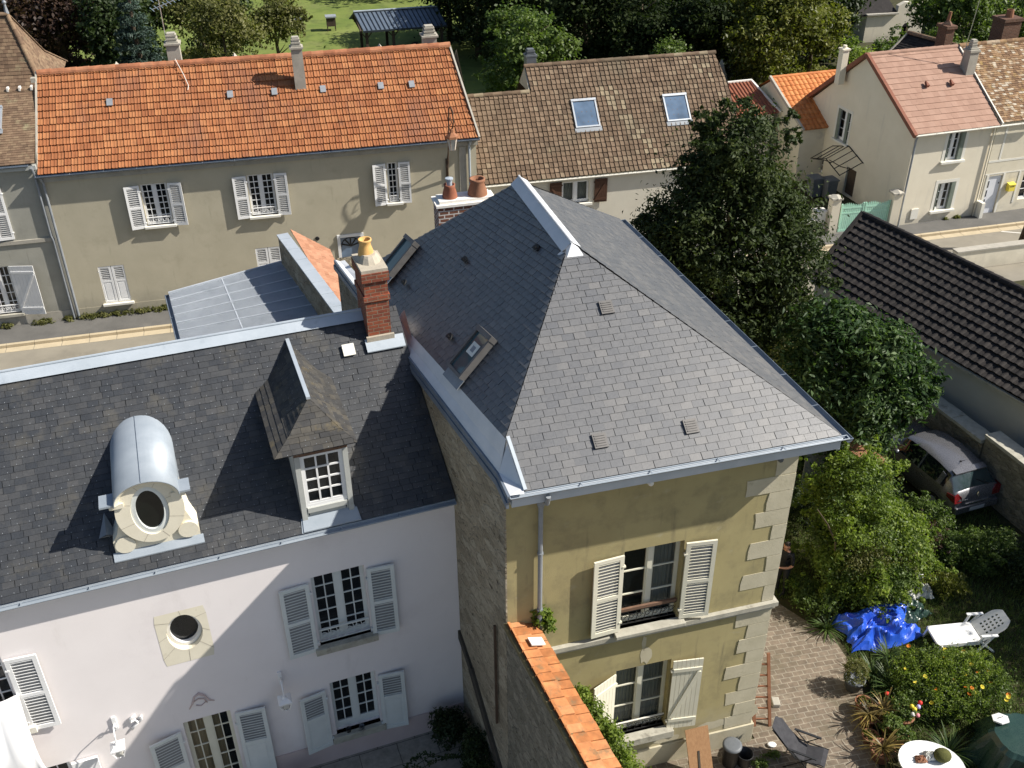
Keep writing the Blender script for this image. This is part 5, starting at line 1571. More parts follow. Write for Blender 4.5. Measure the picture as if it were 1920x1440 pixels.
for u0, u1 in ((3.22, 3.76), (5.22, 5.78)):
    shutter(t, u0, u1, 2.4, 3.46, -.05, 'brownshut', 'board', 'R' if u0 < 4 else 'L', R(4))
mb = MB(); mb.box(3.28, 3.72, 4.2, 4.7, 6.6, 7.6); cowl(mb, 3.5, 4.45, 7.6, .42, 2); mb.build('chimney', 'greypl', t)

# ================================================================== CREAM HOUSE WITH SALMON ROOF
t = thing('salmon_roofed_house', 'cream gabled house with salmon tile roof and green-grey shutters on the corner', 'house', QB, BE_RZ)
mb = MB()
wall(mb, 0, 4.25, 0, 4.5, [(1.80, 2.68, 3.02, 4.47), (1.82, 2.76, .62, 1.95)], depth=.2)
mb.build('wall', ['cream', 'dark'], t)
gd = Vector((-math.sin(R(2)), math.cos(R(2)), 0))
gable = [(0, 0, 0), tuple(gd * 8.2), (gd.x * 8.2, gd.y * 8.2, 3.65), (gd.x * 4.15, gd.y * 4.15, 6.82), (0, 0, 4.5)]
mb = MB(); wall(mb, -7.4, 0, 0, 4.1, [(-5.75, -4.72, 2.45, 3.95), (-4.35, -3.55, .1, 1.45), (-6.95, -6.3, .35, 1.1)], depth=.2)
mb.poly([(-8.2, 0, 0), (-7.4, 0, 0), (-7.4, 0, 4.1), (-7.4, 0, 4.276), (-8.2, 0, 3.65)])
mb.poly([(-7.4, 0, 4.1), (0, 0, 4.1), (0, 0, 4.5), (-4.15, 0, 6.82), (-7.4, 0, 4.276)])
gw_ = mb.build('gable_wall', ['cream', 'dark'], t); gw_.rotation_euler = (0, 0, R(-88))
def gp(o): o.rotation_euler = (0, 0, R(-88)); return o
gwin = window(t, -5.75, -4.72, 2.45, 3.95, .12, 1, 3, 2, 'white', 'glass', .06, .03); gp(gwin)
mb = MB()
for a, b, c, d in ((-5.88, -5.76, 2.36, 4.08), (-4.71, -4.59, 2.36, 4.08), (-5.76, -4.71, 3.96, 4.08)): mb.box(a, b, -.012, -.003, c, d)
mb.box(-5.9, -4.57, -.1, .0, 2.34, 2.44)
gp(mb.build('window_surround', 'offwhite', t))
mb = MB(); mb.box(-5.70, -5.50, -.04, -.012, 2.46, 3.94); mb.box(-4.97, -4.77, -.04, -.012, 2.46, 3.94); gp(mb.build('shutter', 'greyframe', t))
mb = MB(); mb.box(-4.3, -3.6, .08, .12, .1, 1.44); gp(mb.build('door', 'darkwood', t))
gp(window(t, -6.95, -6.3, .35, 1.1, .1, 1, 2, 1, 'white', 'glass', .06, .03))
mb = MB(); mb.box(-7.1, -6.96, -.03, -.004, .3, 1.12); gp(mb.build('shutter', 'greyframe', t))
# wrought iron canopy over the door
mb = MB()
pts = [(-6.05, 0, 1.95), (-3.05, 0, 1.75)]
apx = Vector((-4.45, -.05, 2.45))
for u in (-5.7, -5.2, -4.8, -4.45, -4.1, -3.7, -3.2):
    z0 = 2.45 - abs(u + 4.45) * .32
    mb.bar((u, -.03, z0), (u - .1, -1.15, z0 - .55), .03, .03)
mb.bar((-5.75, -.03, 2.02), apx, .035, .035); mb.bar(apx, (-3.15, -.03, 2.02), .035, .035)
mb.bar((-5.8, -1.15, 1.5), (-4.55, -1.15, 1.9), .035, .035); mb.bar((-4.55, -1.15, 1.9), (-3.25, -1.15, 1.5), .035, .035)
mb.tube([(-4.2, -.05, 1.4), (-4.2, -.5, 1.55), (-4.5, -1.0, 1.85)], .02, 6); mb.tube([(-5.6, -.05, 1.2), (-5.6, -.5, 1.4), (-5.7, -1.1, 1.5)], .02, 6)
gp(mb.build('door_canopy', 'iron', t))
# roof
mb = MB()
re, rrz = 4.55, 6.92
bx = -.12
cover(mb, [(bx - .0, -.18, 4.5), (4.30, -.18, 4.5), (4.55, 4.15, rrz), (bx - .12, 4.15, rrz)], .30, .335, 'flat', .5, .012, .022, .002, 111, .05)
mb.poly([(bx - .12, 4.15, rrz - .02), (4.55, 4.15, rrz - .02), (4.6, 8.5, 3.6), (bx - .3, 8.5, 3.6)])
ro = mb.build('roof', 'salmon', t)
mb = MB(); hips(mb, [(bx - .12, 4.15, rrz + .01), (4.5, 4.15, rrz + .01)], .12, 0, .38, seed=9); mb.build('ridge_tile', 'salmon', ro)
mb = MB(); mb.bar((bx - .05, -.25, 4.45), (bx - .17, 4.15, rrz), .16, .18); mb.bar((bx - .17, 4.15, rrz), (bx - .32, 8.5, 3.62), .16, .18); mb.build('verge', 'redbrowntrim', ro)
mb = MB(); mb.bar((4.36, -.2, 4.56), (4.6, 4.15, rrz + .04), .06, .1); mb.build('verge', 'offwhite', ro)
gutter(t, (-.15, -.24, 4.47), (6.5, -.24, 4.5), .065, 'offwhite')
mb = MB(); mb.tube([(-.02, -.2, 4.4), (.02, -.09, 4.2), (.02, -.08, .0)], .045, 8); mb.build('drainpipe', 'lead', t)
for x, y in ((1.72, 2.15), (3.0, 2.1)):
    z = 4.5 + (y + .18) * .559
    mb = MB(); mb.prism([(x - .1, y - .1, z + .0), (x + .06, y - .1, z), (x - .02, y + .16, z + .16)], Vector((0, -.08, .12))); mb.build('roof_vent', 'redbrowntrim', ro)
for z0, z1 in ((3.02, 4.47), (.62, 1.95)):
    w_ = .88 if z0 > 2 else .94
    u0 = 1.80 if z0 > 2 else 1.82
    window(t, u0, u0 + w_ - .22, z0, z1, .12, 1, 3, 2, 'white', 'glass', .05, .03, post=.06)
    mb = MB(); mb.box(u0 + .02, u0 + .06, -.02, .16, z0 + .02, z1 - .02); mb.box(u0 + w_ - .22, u0 + w_ - .01, -.02, .10, z0 + .02, z1 - .02); mb.build('shutter', 'greyframe', t)
    mb = MB()
    for a, b, c, d in ((u0 - .16, u0 - .01, z0, z1), (u0 + w_ + .01, u0 + w_ + .16, z0, z1)): mb.box(a, b, -.010, -.003, c, d)
    if z0 < 2: mb.box(u0 - .16, u0 + w_ + .16, -.010, -.003, z1 + .005, z1 + .16)
    mb.box(u0 - .2, u0 + w_ + .16, -.14, .0, z0 - .1, z0); mb.build('window_surround', 'offwhite', t)
mb = MB(); mb.box(.62, 1.0, -.06, -.003, .35, .85); mb.build('meter_box', 'offwhite', t)
mb = MB(); mb.tube([(4.1, -.06, 4.4), (4.1, -.06, .1)], .035, 8); mb.build('drainpipe', 'cream', t)
mb = MB()
mb.box(4.02, 4.48, 2.5, 3.0, 5.6, 7.05); mb.box(3.98, 4.52, 2.46, 3.04, 7.05, 7.15); cowl(mb, 4.25, 2.75, 7.15, .34, 3)
ch = mb.build('chimney', 'concrete', t)
mb = MB(); mb.tube([(3.95, 2.95, 6.2), (4.3, 2.95, 10.2)], .022, 6); mb.build('mast', 'chrome', ch)
mb = MB(); mb.lathe([(.1, .0), (.09, .14), (.0, .14)], (-.55, 5.6, 6.87), 10); mb.box(-.71, -.39, 5.42, 5.78, 5.2, 6.8); mb.box(-.75, -.35, 5.38, 5.82, 6.8, 6.87); mb.build('chimney', 'cream', t)

# neighbour on the right with lichened roof
t = thing('lichen_roofed_house', 'cream terraced house with a mottled old tile roof at the right edge', 'house', BE(4.28, 0), BE_RZ)
mb = MB(); wall(mb, 0, 9, 0, 4.55, [(.25, 1.02, .05, 1.98), (2.25, 3.0, 3.0, 4.3), (2.2, 3.2, .6, 1.95)], depth=.15); mb.build('wall', ['beige2', 'dark'], t)
mb = MB(); cover(mb, [(.02, -.16, 4.6), (9, -.16, 4.6), (9, 4.1, 6.95), (.28, 4.1, 6.95)], .18, .13, 'flat', .5, .014, .022, .004, 121, .6)
mb.poly([(.2, 4.1, 6.92), (9, 4.1, 6.92), (9, 8.2, 4.4), (.2, 8.2, 4.4)])
ro = mb.build('roof', 'lichentile', t)
mb = MB(); hips(mb, [(.3, 4.1, 6.97), (9, 4.1, 6.97)], .13, 0, .36, seed=10); mb.build('ridge_tile', 'lichentile', ro)
mb = MB()
mb.box(0, 9, -.012, -.003, 2.66, 2.76); mb.box(.52, .62, -.012, -.003, 2.76, 4.4); mb.box(0, 9, -.012, -.003, 2.06, 2.12); mb.box(.12, .24, -.02, -.003, 0, 2.06); mb.box(1.03, 1.13, -.02, -.003, 0, 2.06)
mb.box(1.9, 2.0, -.02, -.003, .5, 2.06); mb.build('wall_band', 'offwhite', t)
mb = MB(); mb.box(.27, 1.0, .06, .11, .06, 1.97); dr = mb.build('door', 'doorwhite', t)
for z in (.5, .95, 1.4):
    mb = MB(); mb.box(.34, .39, .045, .058, z, z + .32); mb.build('door_glazing', 'glasscar', dr)
mb = MB(); mb.box(.9, .93, .03, .058, 1.55, 1.62); mb.build('knocker', 'iron', dr)
window(t, 2.2, 3.2, .6, 1.95, .08, 1, 3, 2, 'white', 'glass', .05, .03); window(t, 2.25, 3.0, 3.0, 4.3, .08, 1, 3, 2, 'white', 'glass', .05, .03)
mb = MB(); mb.box(1.0, 1.45, 6.0, 6.7, 4.8, 7.2); mb.box(.93, 1.52, 5.93, 6.77, 7.2, 7.35); mb.lathe([(.3, 7.35), (.1, 7.55)], (1.22, 6.35, 0), 4); ch = mb.build('chimney', 'brickdk', t, label='brown brick chimney with a small red pot'); mb = MB(); mb.tube([(1.22, 6.35, 7.53), (1.27, 6.35, 7.95)], [.09, .07], 8); mb.build('pot', 'terracotta', ch)
mb = MB(); mb.box(4.3, 5.3, 6.0, 6.9, 4.8, 7.3); mb.box(4.24, 5.36, 5.94, 6.96, 7.3, 7.44); ch = mb.build('chimney', 'brickdk', t, label='broad dark brick chimney cut by the right edge'); mb = MB(); mb.lathe([(.2, 7.44), (.17, 7.8), (.13, 7.8)], (4.8, 6.4, 0), 12); mb.build('pot', 'terracotta', ch)
mb = MB(); mb.box(-.12, .06, -.42, .0, 0, .85); mb.build('buttress', 'offwhite', t)
p = BE(5.80, -.12, 1.18)
lb = thing('letterbox', 'yellow letterbox on the cream wall beside the white door', 'letterbox', p, BE_RZ)
mb = MB(); mb.box(-.17, .17, -.1, .1, 0, .32); mb.prism([(-.19, -.12, .32), (.19, -.12, .32), (.19, .1, .38), (-.19, .1, .38)], (0, 0, .02)); mb.build('body', 'yellow', lb, bevel=.01)
mb = MB(); mb.box(-.12, .12, -.106, -.1, .22, .25); mb.build('slot', 'iron', lb)
# dark gable house behind, small orange house, red roofed shed
t = thing('dark_tiled_house', 'old house with a dark tiled roof and knobbly ridge behind the salmon roof', 'house', (20.7, 54.0, 0), math.atan2(-2.7, 1.5))
mb = MB(); cover(mb, [(-.2, -2.3, 4.6), (4.5, -2.3, 4.6), (4.5, 0, 6.3), (0, 0, 6.3)], .2, .15, 'flat', .5, .012, .02, .004, 131, .5); mb.poly([(0, 0, 6.28), (4.5, 0, 6.28), (4.5, 2.3, 4.6), (0, 2.3, 4.6)]); ro = mb.build('roof', 'darktile', t)
mb = MB(); hips(mb, [(-.05, 0, 6.33), (4.5, 0, 6.33)], .15, 0, .32, seed=3); mb.build('ridge_tile', 'plaintile', ro)
mb = MB(); mb.bar((-.12, -2.3, 4.63), (-.02, 0, 6.36), .07, .08); mb.build('verge', 'concrete', ro)
mb = MB(); mb.prism([(.0, -2.1, 0), (.0, 2.1, 0), (.0, 2.1, 4.6), (.0, 0, 6.15), (.0, -2.1, 4.6)], (4.4, 0, 0)); mb.build('wall', 'concrete', t)
t = thing('bright_orange_house', 'small house with a new bright orange pantile roof left of the cream gable', 'house', (13.4, 52.2, 0), R(17))
mb = MB(); cover(mb, [(.35, -3.1, 2.75), (4.6, -3.1, 2.75), (4.4, .1, 4.55), (.05, .1, 4.55)], .26, .33, 's', 0, .014, .03, .005, 141, .05); mb.poly([(.05, .1, 4.5), (4.4, .1, 4.5), (4.6, 3, 2.8), (0, 3, 2.8)]); ro = mb.build('roof', 'orangenew', t)
mb = MB(); hips(mb, [(.0, .1, 4.57), (4.4, .1, 4.57)], .1, 0, .4, seed=3); mb.build('ridge_tile', 'orangenew', ro)
mb = MB(); mb.bar((.28, -3.15, 2.78), (-.02, .12, 4.6), .12, .14); mb.build('verge', 'concrete', ro)
mb = MB(); mb.prism([(.4, -2.9, 0), (.4, 2.9, 0), (.15, 2.9, 2.7), (.15, .1, 4.4), (.3, -2.9, 2.7)], (4, 0, 0)); mb.build('wall', 'beige2', t)
t = thing('red_shed', 'shed with a dull red corrugated roof half hidden by the dark tree', 'shed', (10.6, 52.2, 0), R(17))
mb = MB(); cover(mb, [(-.4, -2.0, 3.1), (2.7, -2.0, 3.1), (2.3, .6, 4.05), (.1, .6, 4.05)], .2, .5, 'roman', 0, .01, .01, .0, 142, .02); ro = mb.build('roof', 'potred', t)
mb = MB(); mb.bar((.0, .6, 4.1), (2.4, .6, 4.1), .12, .08); mb.bar((2.72, -2.0, 3.15), (2.36, .62, 4.1), .1, .08); mb.build('verge', 'whiteren', ro)
mb = MB(); mb.box(0, 2.5, -1.8, .5, 0, 3.1); mb.build('wall', 'beige2', t)

# gate, pillars, bins, low wall in front of the cream gable
GX = Vector((14.8, 42.97, 0)); ga = math.atan2(.54, 2.77)
t = thing('garden_gate', 'mint green slatted double gate between two pillars', 'gate', GX + Vector((.2, .1, 0)), ga)
for k, (x0, x1) in enumerate(((.0, 1.12), (1.16, 2.4))):
    mb = MB()
    mb.box(x0, x0 + .06, -.03, .03, .05, 1.45); mb.box(x1 - .06, x1, -.03, .03, .05, 1.45); mb.box(x0 + .06, x1 - .06, -.02, .02, .1, .2); mb.box(x0 + .06, x1 - .06, -.02, .02, 1.2, 1.28); mb.box(x0 + .06, x1 - .06, -.02, .02, .95, 1.02)
    n_ = int((x1 - x0) / .1)
    for i in range(n_):
        x = x0 + .07 + i * (x1 - x0 - .14) / n_
        mb.box(x, x + .075, -.012, .012, .2, 1.36 + .05 * math.sin(i * .6)); mb.prism([(x, -.012, 1.36 + .05 * math.sin(i * .6)), (x + .075, -.012, 1.36 + .05 * math.sin(i * .6)), (x + .037, -.012, 1.45 + .05 * math.sin(i * .6))], (0, .024, 0))
    mb.build('gate_leaf', 'mint', t)
for k, (pos, lab) in enumerate(((GX + Vector((-.15, .05, 0)), 'left gate pillar, cream with a flat cap, beside a white box'), (GX + Vector((2.78, .62, 0)), 'right gate pillar next to the cream house corner'))):
    t = thing('gate_pillar', lab, 'pillar', pos, ga, 'gate pillars')
    mb = MB(); mb.box(-.2, .2, -.2, .2, 0, 1.75); mb.build('shaft', 'cream', t)
    mb = MB(); mb.box(-.26, .26, -.26, .26, 1.75, 1.83); mb.lathe([(.33, 1.83), (.05, 1.93), (0, 1.93)], (0, 0, 0), 4); mb.build('cap', 'concrete', t)
t = thing('meter_cabinet', 'low white cabinet left of the gate pillar', 'cabinet', GX + Vector((-.75, .2, 0)), ga)
mb = MB(); mb.box(-.28, .28, -.2, .2, .55, 1.1); mb.build('body', 'offwhite', t, bevel=.01); mb = MB(); mb.box(-.3, .3, -.22, .22, 1.1, 1.15); mb.build('lid', 'whiteren', t); mb = MB(); mb.box(-.25, .25, -.18, .18, 0, .55); mb.build('base', 'concrete', t)
t = thing('low_wall', 'low rubble wall with a white coping running left from the gate', 'wall', GX + Vector((-1.0, -.2, 0)), R(180) + ga)
mb = MB(); mb.box(0, 4, -.2, .2, 0, .75); mb.build('masonry', 'rubble', t); mb = MB(); mb.box(0, 4, -.25, .25, .75, .82); mb.build('coping', 'whiteren', t)
for k, (pos, lab) in enumerate((((15.05, 47.6, 0), 'grey wheeled bin nearer the gable wall, left of its twin'), ((15.7, 47.35, 0), 'grey wheeled bin closer to the doorway under the canopy'))):
    t = thing('wheeled_bin', lab, 'bin', pos, R(16), 'wheeled bins by the gable')
    mb = MB(); mb.prism([(-.24, -.28, .06), (.24, -.28, .06), (.28, -.32, .95), (-.28, -.32, .95)], (0, .58, 0)); mb.build('body', 'greypl', t)
    mb = MB(); mb.prism([(-.31, -.36, .95), (.31, -.36, .95), (.31, -.36, 1.02), (-.31, -.36, 1.02)], (0, .7, 0)); mb.build('lid', 'greypl', t)
    mb = MB()
    for sx in (-.25, .25): mb.tube([(sx - .03, .28, .1), (sx + .03, .28, .1)], .1, 12)
    mb.build('wheel', 'tyre', t)

# ================================================================== GARAGE with dark roman tiles, boundary walls, pole
t = thing('garage', 'long low garage with pale walls and a dark brown ribbed tile roof', 'garage', (10.91, 32.63, 0), math.atan2(-.885, .466))
# local x runs along the eave towards the camera, y away from it is to the left of travel -> the ridge lies at +y
mb = MB()
ez, rz_ = 3.0, 4.55
cover(mb, [(-.1, -.18, ez), (17, -.18, ez), (17, 2.78, rz_), (-.9, 2.78, rz_)], .30, .30, 'gar', 0, .03, .055, .004, 151, .08)
mb.poly([(-.9, 2.78, rz_ - .02), (17, 2.78, rz_ - .02), (17, 6, 2.9), (-.3, 6, 2.9)])
ro = mb.build('roof', 'darktile', t)
mb = MB(); hips(mb, [(-.95, 2.78, rz_ + .03), (17, 2.78, rz_ + .03)], .13, 0, .38, seed=4); mb.bar((-.12, -.2, ez + .03), (-.95, 2.78, rz_ + .05), .14, .12); mb.build('ridge_tile', 'darktile', ro)
mb = MB(); mb.prism([(0, 0, 0), (0, 6, 0), (-.2, 6, 2.9), (-.8, 2.78, rz_ - .15), (0, 0, ez - .1)], (16.8, 0, 0)); mb.build('wall', 'garwall', t)
mb = MB(); mb.box(-.1, 17, -.22, -.003, ez - .13, ez - .04); mb.build('fascia', 'concrete', t)
mb = MB(); mb.tube([(14.6, -.06, 2.8), (14.6, -.06, .1)], .04, 8); mb.build('drainpipe', 'offwhite', t)
# boundary wall with coping, two heights
def bw(a, b, z0, z1, name, lab):
    a, b = Vector(a), Vector(b); d = b - a; L = d.length
    t = thing(name, lab, 'wall', a, math.atan2(d.y, d.x))
    mb = MB()
    n_ = int(L / .6)
    mb.box(0, L, -.2, .2, 0, z1 - .1); mb.build('masonry', 'rubbledk', t)
    mb = MB(); rg = random.Random(int(L * 10))
    for i in range(n_):
        mb.box(L * i / n_ + .004, L * (i + 1) / n_ - .004, -.27 + rg.uniform(-.01, .01), .27, z1 - .1, z1 + rg.uniform(-.01, .012))
    mb.build('coping_stone', 'sill', t)
    return t
bw((12.35, 29.2, 0), (14.12, 24.45, 0), 0, 1.78, 'boundary_wall', 'lower stretch of old stone boundary wall behind the parked car')
bw((14.15, 24.4, 0), (16.3, 18.3, 0), 0, 2.05, 'boundary_wall', 'higher stretch of stone boundary wall with broad lichened coping at right')
t = thing('roadside_wall', 'pale plastered wall along the near side of the road at the right edge', 'wall', ST(32.3, -3.3), R(90 - 76.2))
mb = MB(); mb.box(0, 9, -.15, .15, 0, .85); mb.build('masonry', 'cream', t); mb = MB(); mb.box(0, 9, -.2, .2, .85, .92); mb.build('coping', 'concrete', t)
t = thing('utility_pole', 'dark leaning wooden pole cut by the right edge of the picture', 'pole', (22.6, 41.3, 0), 0)
mb = MB(); mb.tube([(0, 0, 0), (.35, .05, 3.5), (.8, .1, 8.0)], [.13, .12, .09], 10); mb.build('shaft', 'darkwood', t, True)
mb = MB(); mb.box(.2, 1.3, .05, .13, 7.5, 7.6); mb.build('crossbar', 'iron', t)

# ================================================================== STREET LAMP
t = thing('street_lamp', 'wall-mounted street lamp with a copper lantern hung from a curled bracket', 'street lamp', FA(15.0, 0), FAR_RZ)
mb = MB(); mb.box(-.05, .05, -.05, -.003, 4.3, 5.3)
mb.tube([(0, -.04, 4.5), (0, -.3, 5.2), (0, -.55, 6.0), (0, -.75, 6.7), (0, -.88, 7.3), (0, -.98, 7.6), (.06, -1.06, 7.68), (.12, -1.1, 7.5), (.14, -1.08, 7.1), (.1, -1.04, 6.85)], .026, 8)
mb.tube([(0, -.04, 5.2), (0, -.5, 5.8), (0, -.7, 6.5)], .02, 6)
mb.tube([(0, -.86, 7.1), (.05, -.95, 7.25), (.07, -1.0, 7.05), (.04, -.94, 6.95)], .016, 6); mb.build('bracket', 'rust', t, True)
c_ = (.07, -1.03, 0)
mb = MB(); mb.lathe([(.0, 6.86), (.05, 6.82), (.08, 6.70), (.25, 6.56), (.27, 6.48), (.22, 6.48)], c_, 6); mb.build('hood', 'copper', t)
mb = MB(); mb.lathe([(.12, 6.0), (.21, 6.48)], c_, 6); mb.disc((c_[0], c_[1], 6.0), .12, 6); mb.build('lantern_glass', 'glasslamp', t)
mb = MB()
for i in range(6):
    a = math.pi * i / 3
    mb.bar((c_[0] + .125 * math.cos(a), c_[1] + .125 * math.sin(a), 6.0), (c_[0] + .215 * math.cos(a), c_[1] + .215 * math.sin(a), 6.48), .011, .011)
mb.build('lantern_cage', 'copper', t)

# ================================================================== SHELTER on the far lawn
SHP = Vector((-9.9, 71.8, 0))
t = thing('garden_shelter', 'open timber shelter with a ribbed blue-grey metal roof on the far lawn', 'shelter', SHP, R(14.5))
mb = MB()
A0, A1, A2, A3 = Vector((-.1, 0, 2.4)), Vector((5.75, 0, 2.4)), Vector((5.45, 1.9, 3.25)), Vector((-.45, 1.9, 3.25))
mb.prism([A0, A1, A2, A3], (0, 0, -.06)); B2, B3 = Vector((5.4, 3.9, 2.4)), Vector((-.6, 3.9, 2.4)); mb.prism([A3, A2, B2, B3], (0, 0, -.06))
ro = mb.build('roof', 'anthr', t)
for i in range(20):
    x = i / 19
    mb = MB(); mb.bar(A0.lerp(A1, x) + Vector((0, 0, .025)), A3.lerp(A2, x) + Vector((0, 0, .025)), .05, .05); mb.build('roof_rib', 'anthrdk', ro)
mb = MB(); mb.bar(A0 + Vector((0, -.05, -.06)), A1 + Vector((0, -.05, -.06)), .07, .12); mb.build('gutter', 'anthrdk', ro)
mb = MB(); mb.bar(A3 + Vector((0, 0, .05)), A2 + Vector((0, 0, .05)), .25, .05); mb.build('ridge_cap', 'zinc', ro)
for x in (.15, 2.0, 5.4):
    for y in (.25, 3.6):
        mb = MB(); mb.box(x - .09, x + .09, y - .09, y + .09, 0, 2.4); mb.bar((x, y, 1.8), (x + .45, y, 2.3), .07, .07); mb.bar((x, y, 1.8), (x - .45, y, 2.3), .07, .07); mb.build('post', 'darkwood', t)
for x in (-.2, 5.4):
    mb = MB(); mb.bar((x, .1, 2.32), (x, 3.7, 2.32), .12, .14); mb.bar((x - .05, .0, 2.34), (x - .2, 1.9, 3.15), .1, .12); mb.bar((x - .1, 3.8, 2.36), (x - .2, 1.9, 3.15), .1, .12); mb.build('roof_frame', 'darkwood', t)
s_ = MB(); s_.poly([SHP + Vector((-1.5, -3.0, .01)), SHP + Vector((6.5, -1.0, .01)), SHP + Vector((5.5, 3.6, .01)), SHP + Vector((-1.6, 1.6, .01))]); struct('shelter_shade', s_, 'shadedk')  # dark ground sheet standing in for the shade under the shelter
t = thing('covered_heap', 'black tarpaulined heap under the garden shelter', 'heap', SHP + Vector((3.3, 1.2, 0)), .2)
mb = MB(); mb.lathe([(1.0, 0), (.85, .5), (.45, .95), (.2, 1.3), (0, 1.35)], (0, 0, 0), 9, 0, lambda a, z: 1 + .2 * math.sin(2 * a) + .12 * math.sin(5 * a + z * 3)); mb.build('cover', 'blackpl', t)
t = thing('folded_parasol', 'small white folded parasol standing under the garden shelter', 'parasol', SHP + Vector((4.7, .2, 0)), 0)
mb = MB(); mb.tube([(0, 0, 0), (0, 0, 2.3)], .025, 6); mb.build('pole', 'alu', t); mb = MB(); mb.lathe([(.2, 1.1), (.16, 1.5), (.05, 2.2), (0, 2.28)], (0, 0, 0), 10, 0, lambda a, z: 1 + .2 * math.sin(5 * a)); mb.build('canopy', 'parasol', t)
for k, (p, lab) in enumerate((((-13.9, 82.2, 0), 'white beehive on the far lawn, right of its twin'), ((-16.3, 81.3, 0), 'white beehive on the far lawn, left of its twin'))):
    t = thing('beehive', lab, 'beehive', p, R(12), 'beehives on the far lawn')
    mb = MB(); mb.box(-.35, .35, -.35, .35, .35, 1.0); mb.build('box', 'darkwood', t); mb = MB(); mb.box(-.42, .42, -.42, .42, 1.0, 1.1); mb.build('lid', 'alu', t)
    mb = MB()
    for sx in (-.3, .3):
        for sy in (-.3, .3): mb.box(sx - .03, sx + .03, sy - .03, sy + .03, 0, .35)
    mb.build('stand', 'darkwood', t)
t = thing('swing_frame', 'thin pale green swing frame on the lawn before the round bush', 'swing', (-11.5, 54.5, 0), R(14))
mb = MB()
for x in (0, 2.6):
    mb.tube([(x - .3, -.7, 0), (x, 0, 2.4), (x - .3, .9, 0)], .03, 6)
mb.tube([(0, 0, 2.4), (2.6, 0, 2.4)], .03, 6); mb.tube([(0, .1, 2.2), (2.6, .1, 2.2)], .02, 6); mb.build('frame', 'mint', t)
t = thing('cream_outbuilding', 'distant sunlit cream outbuilding wall with a round-topped opening and a dark roof', 'outbuilding', (26.2, 77.0, 0), R(11))
mb = MB(); wall(mb, 0, 4.6, 0, 1.95, [(2.95, 3.5, 0, 1.0)], depth=.3)
mb.prism([(2.4, 0, 1.95), (4.6, 0, 1.95), (4.6, 0, 2.6), (2.9, 0, 2.75), (2.4, 0, 2.5)], (0, .4, 0)); mb.poly([(0, 0, 0), (0, 5, 0), (0, 5, 3.2), (0, 0, 1.95)][::-1]); mb.build('wall', ['cream', 'dark'], t)
mb = MB(); mb.prism([(2.95 + .55 * k / 12, -.004, 1.0 + .26 * math.sin(math.pi * k / 12)) for k in range(13)], (0, .002, 0)); mb.build('arch_opening', 'dark', t)
mb = MB(); mb.prism([(-3.2, .2, 1.7), (2.3, .05, 2.0), (2.3, 6, 4.6), (-3.2, 6, 4.3)], (0, 0, .12)); mb.build('roof', 'darktile', t)
mb = MB(); mb.box(-.1, 2.38, -.2, .1, 1.95, 2.05); mb.build('verge', 'concrete', t)

# ================================================================== CAR
t = thing('parked_car', 'dark grey hatchback parked beside the old stone wall, seen from behind', 'car', (13.45, 23.0, 0), R(110))
# stations along the car: x, half width, sill z, waist z, roof-edge half width, roof z
STN = [(0.00, .70, .34, .74, .60, .78), (.06, .80, .26, .90, .66, .95), (.16, .84, .22, .96, .64, 1.02), (.52, .87, .2, .99, .58, 1.37), (.62, .87, .2, .99, .575, 1.41),
       (1.1, .88, .19, .98, .585, 1.475), (1.7, .88, .19, .96, .59, 1.49), (2.25, .88, .19, .95, .57, 1.44), (2.55, .88, .19, .94, .54, 1.36), (3.02, .87, .2, .93, .60, .99),
       (3.45, .86, .21, .88, .60, .93), (3.8, .82, .22, .78, .58, .82), (3.96, .72, .28, .64, .5, .67), (4.02, .6, .34, .5, .42, .52)]
def ring(s):
    x, hw, zs, zb, hr, zr = s
    cab = zr - zb > .15
    half = [(hw * .90, zs), (hw * .985, zs + .12), (hw, (zs + zb) * .55), (hw * .965, zb), (hr + .03 if cab else hr + .1, zr - (.05 if cab else .02)), (hr - .04, zr - .01), (hr * .5, zr + .015), (0, zr + .025)]
    return [Vector((x, y, z)) for y, z in half] + [Vector((x, -y, z)) for y, z in half[-2::-1]]
rings = [ring(s) for s in STN]
body, gl, rear = MB(), MB(), MB()
NR = len(rings[0])
for i in range(len(rings) - 1):
    for j in range(NR - 1):
        q = [rings[i][j], rings[i + 1][j], rings[i + 1][j + 1], rings[i][j + 1]]
        jj = min(j, NR - 2 - j)
        x0 = STN[i][0]
        if 2 <= i <= 2 and jj >= 4: dst = rear
        elif i == 8 and jj >= 4: dst = gl
        elif jj == 3 and 3 <= i <= 7: dst = gl
        else: dst = body
        dst.poly(q if True else q[::-1])
body.poly(rings[0][::-1]); body.poly(rings[-1])
bo = body.build('body', 'carpaint', t, True, weld=True)
gl.build('side_glass', 'glasscar', t, True, weld=True)
rear.build('rear_window', 'glassrear', t, True, weld=True)
mb = MB()
for sg in (-1, 1):
    mb.prism([(.63, sg * .70, 1.30), (.63, sg * .86, 1.0), (.80, sg * .865, 1.0), (.80, sg * .68, 1.33)], (0, sg * .012, 0))
    mb.bar((1.55, sg * .90, .98), (1.58, sg * .62, 1.44), .05, .02)
mb.build('pillar', 'carpaint', t)
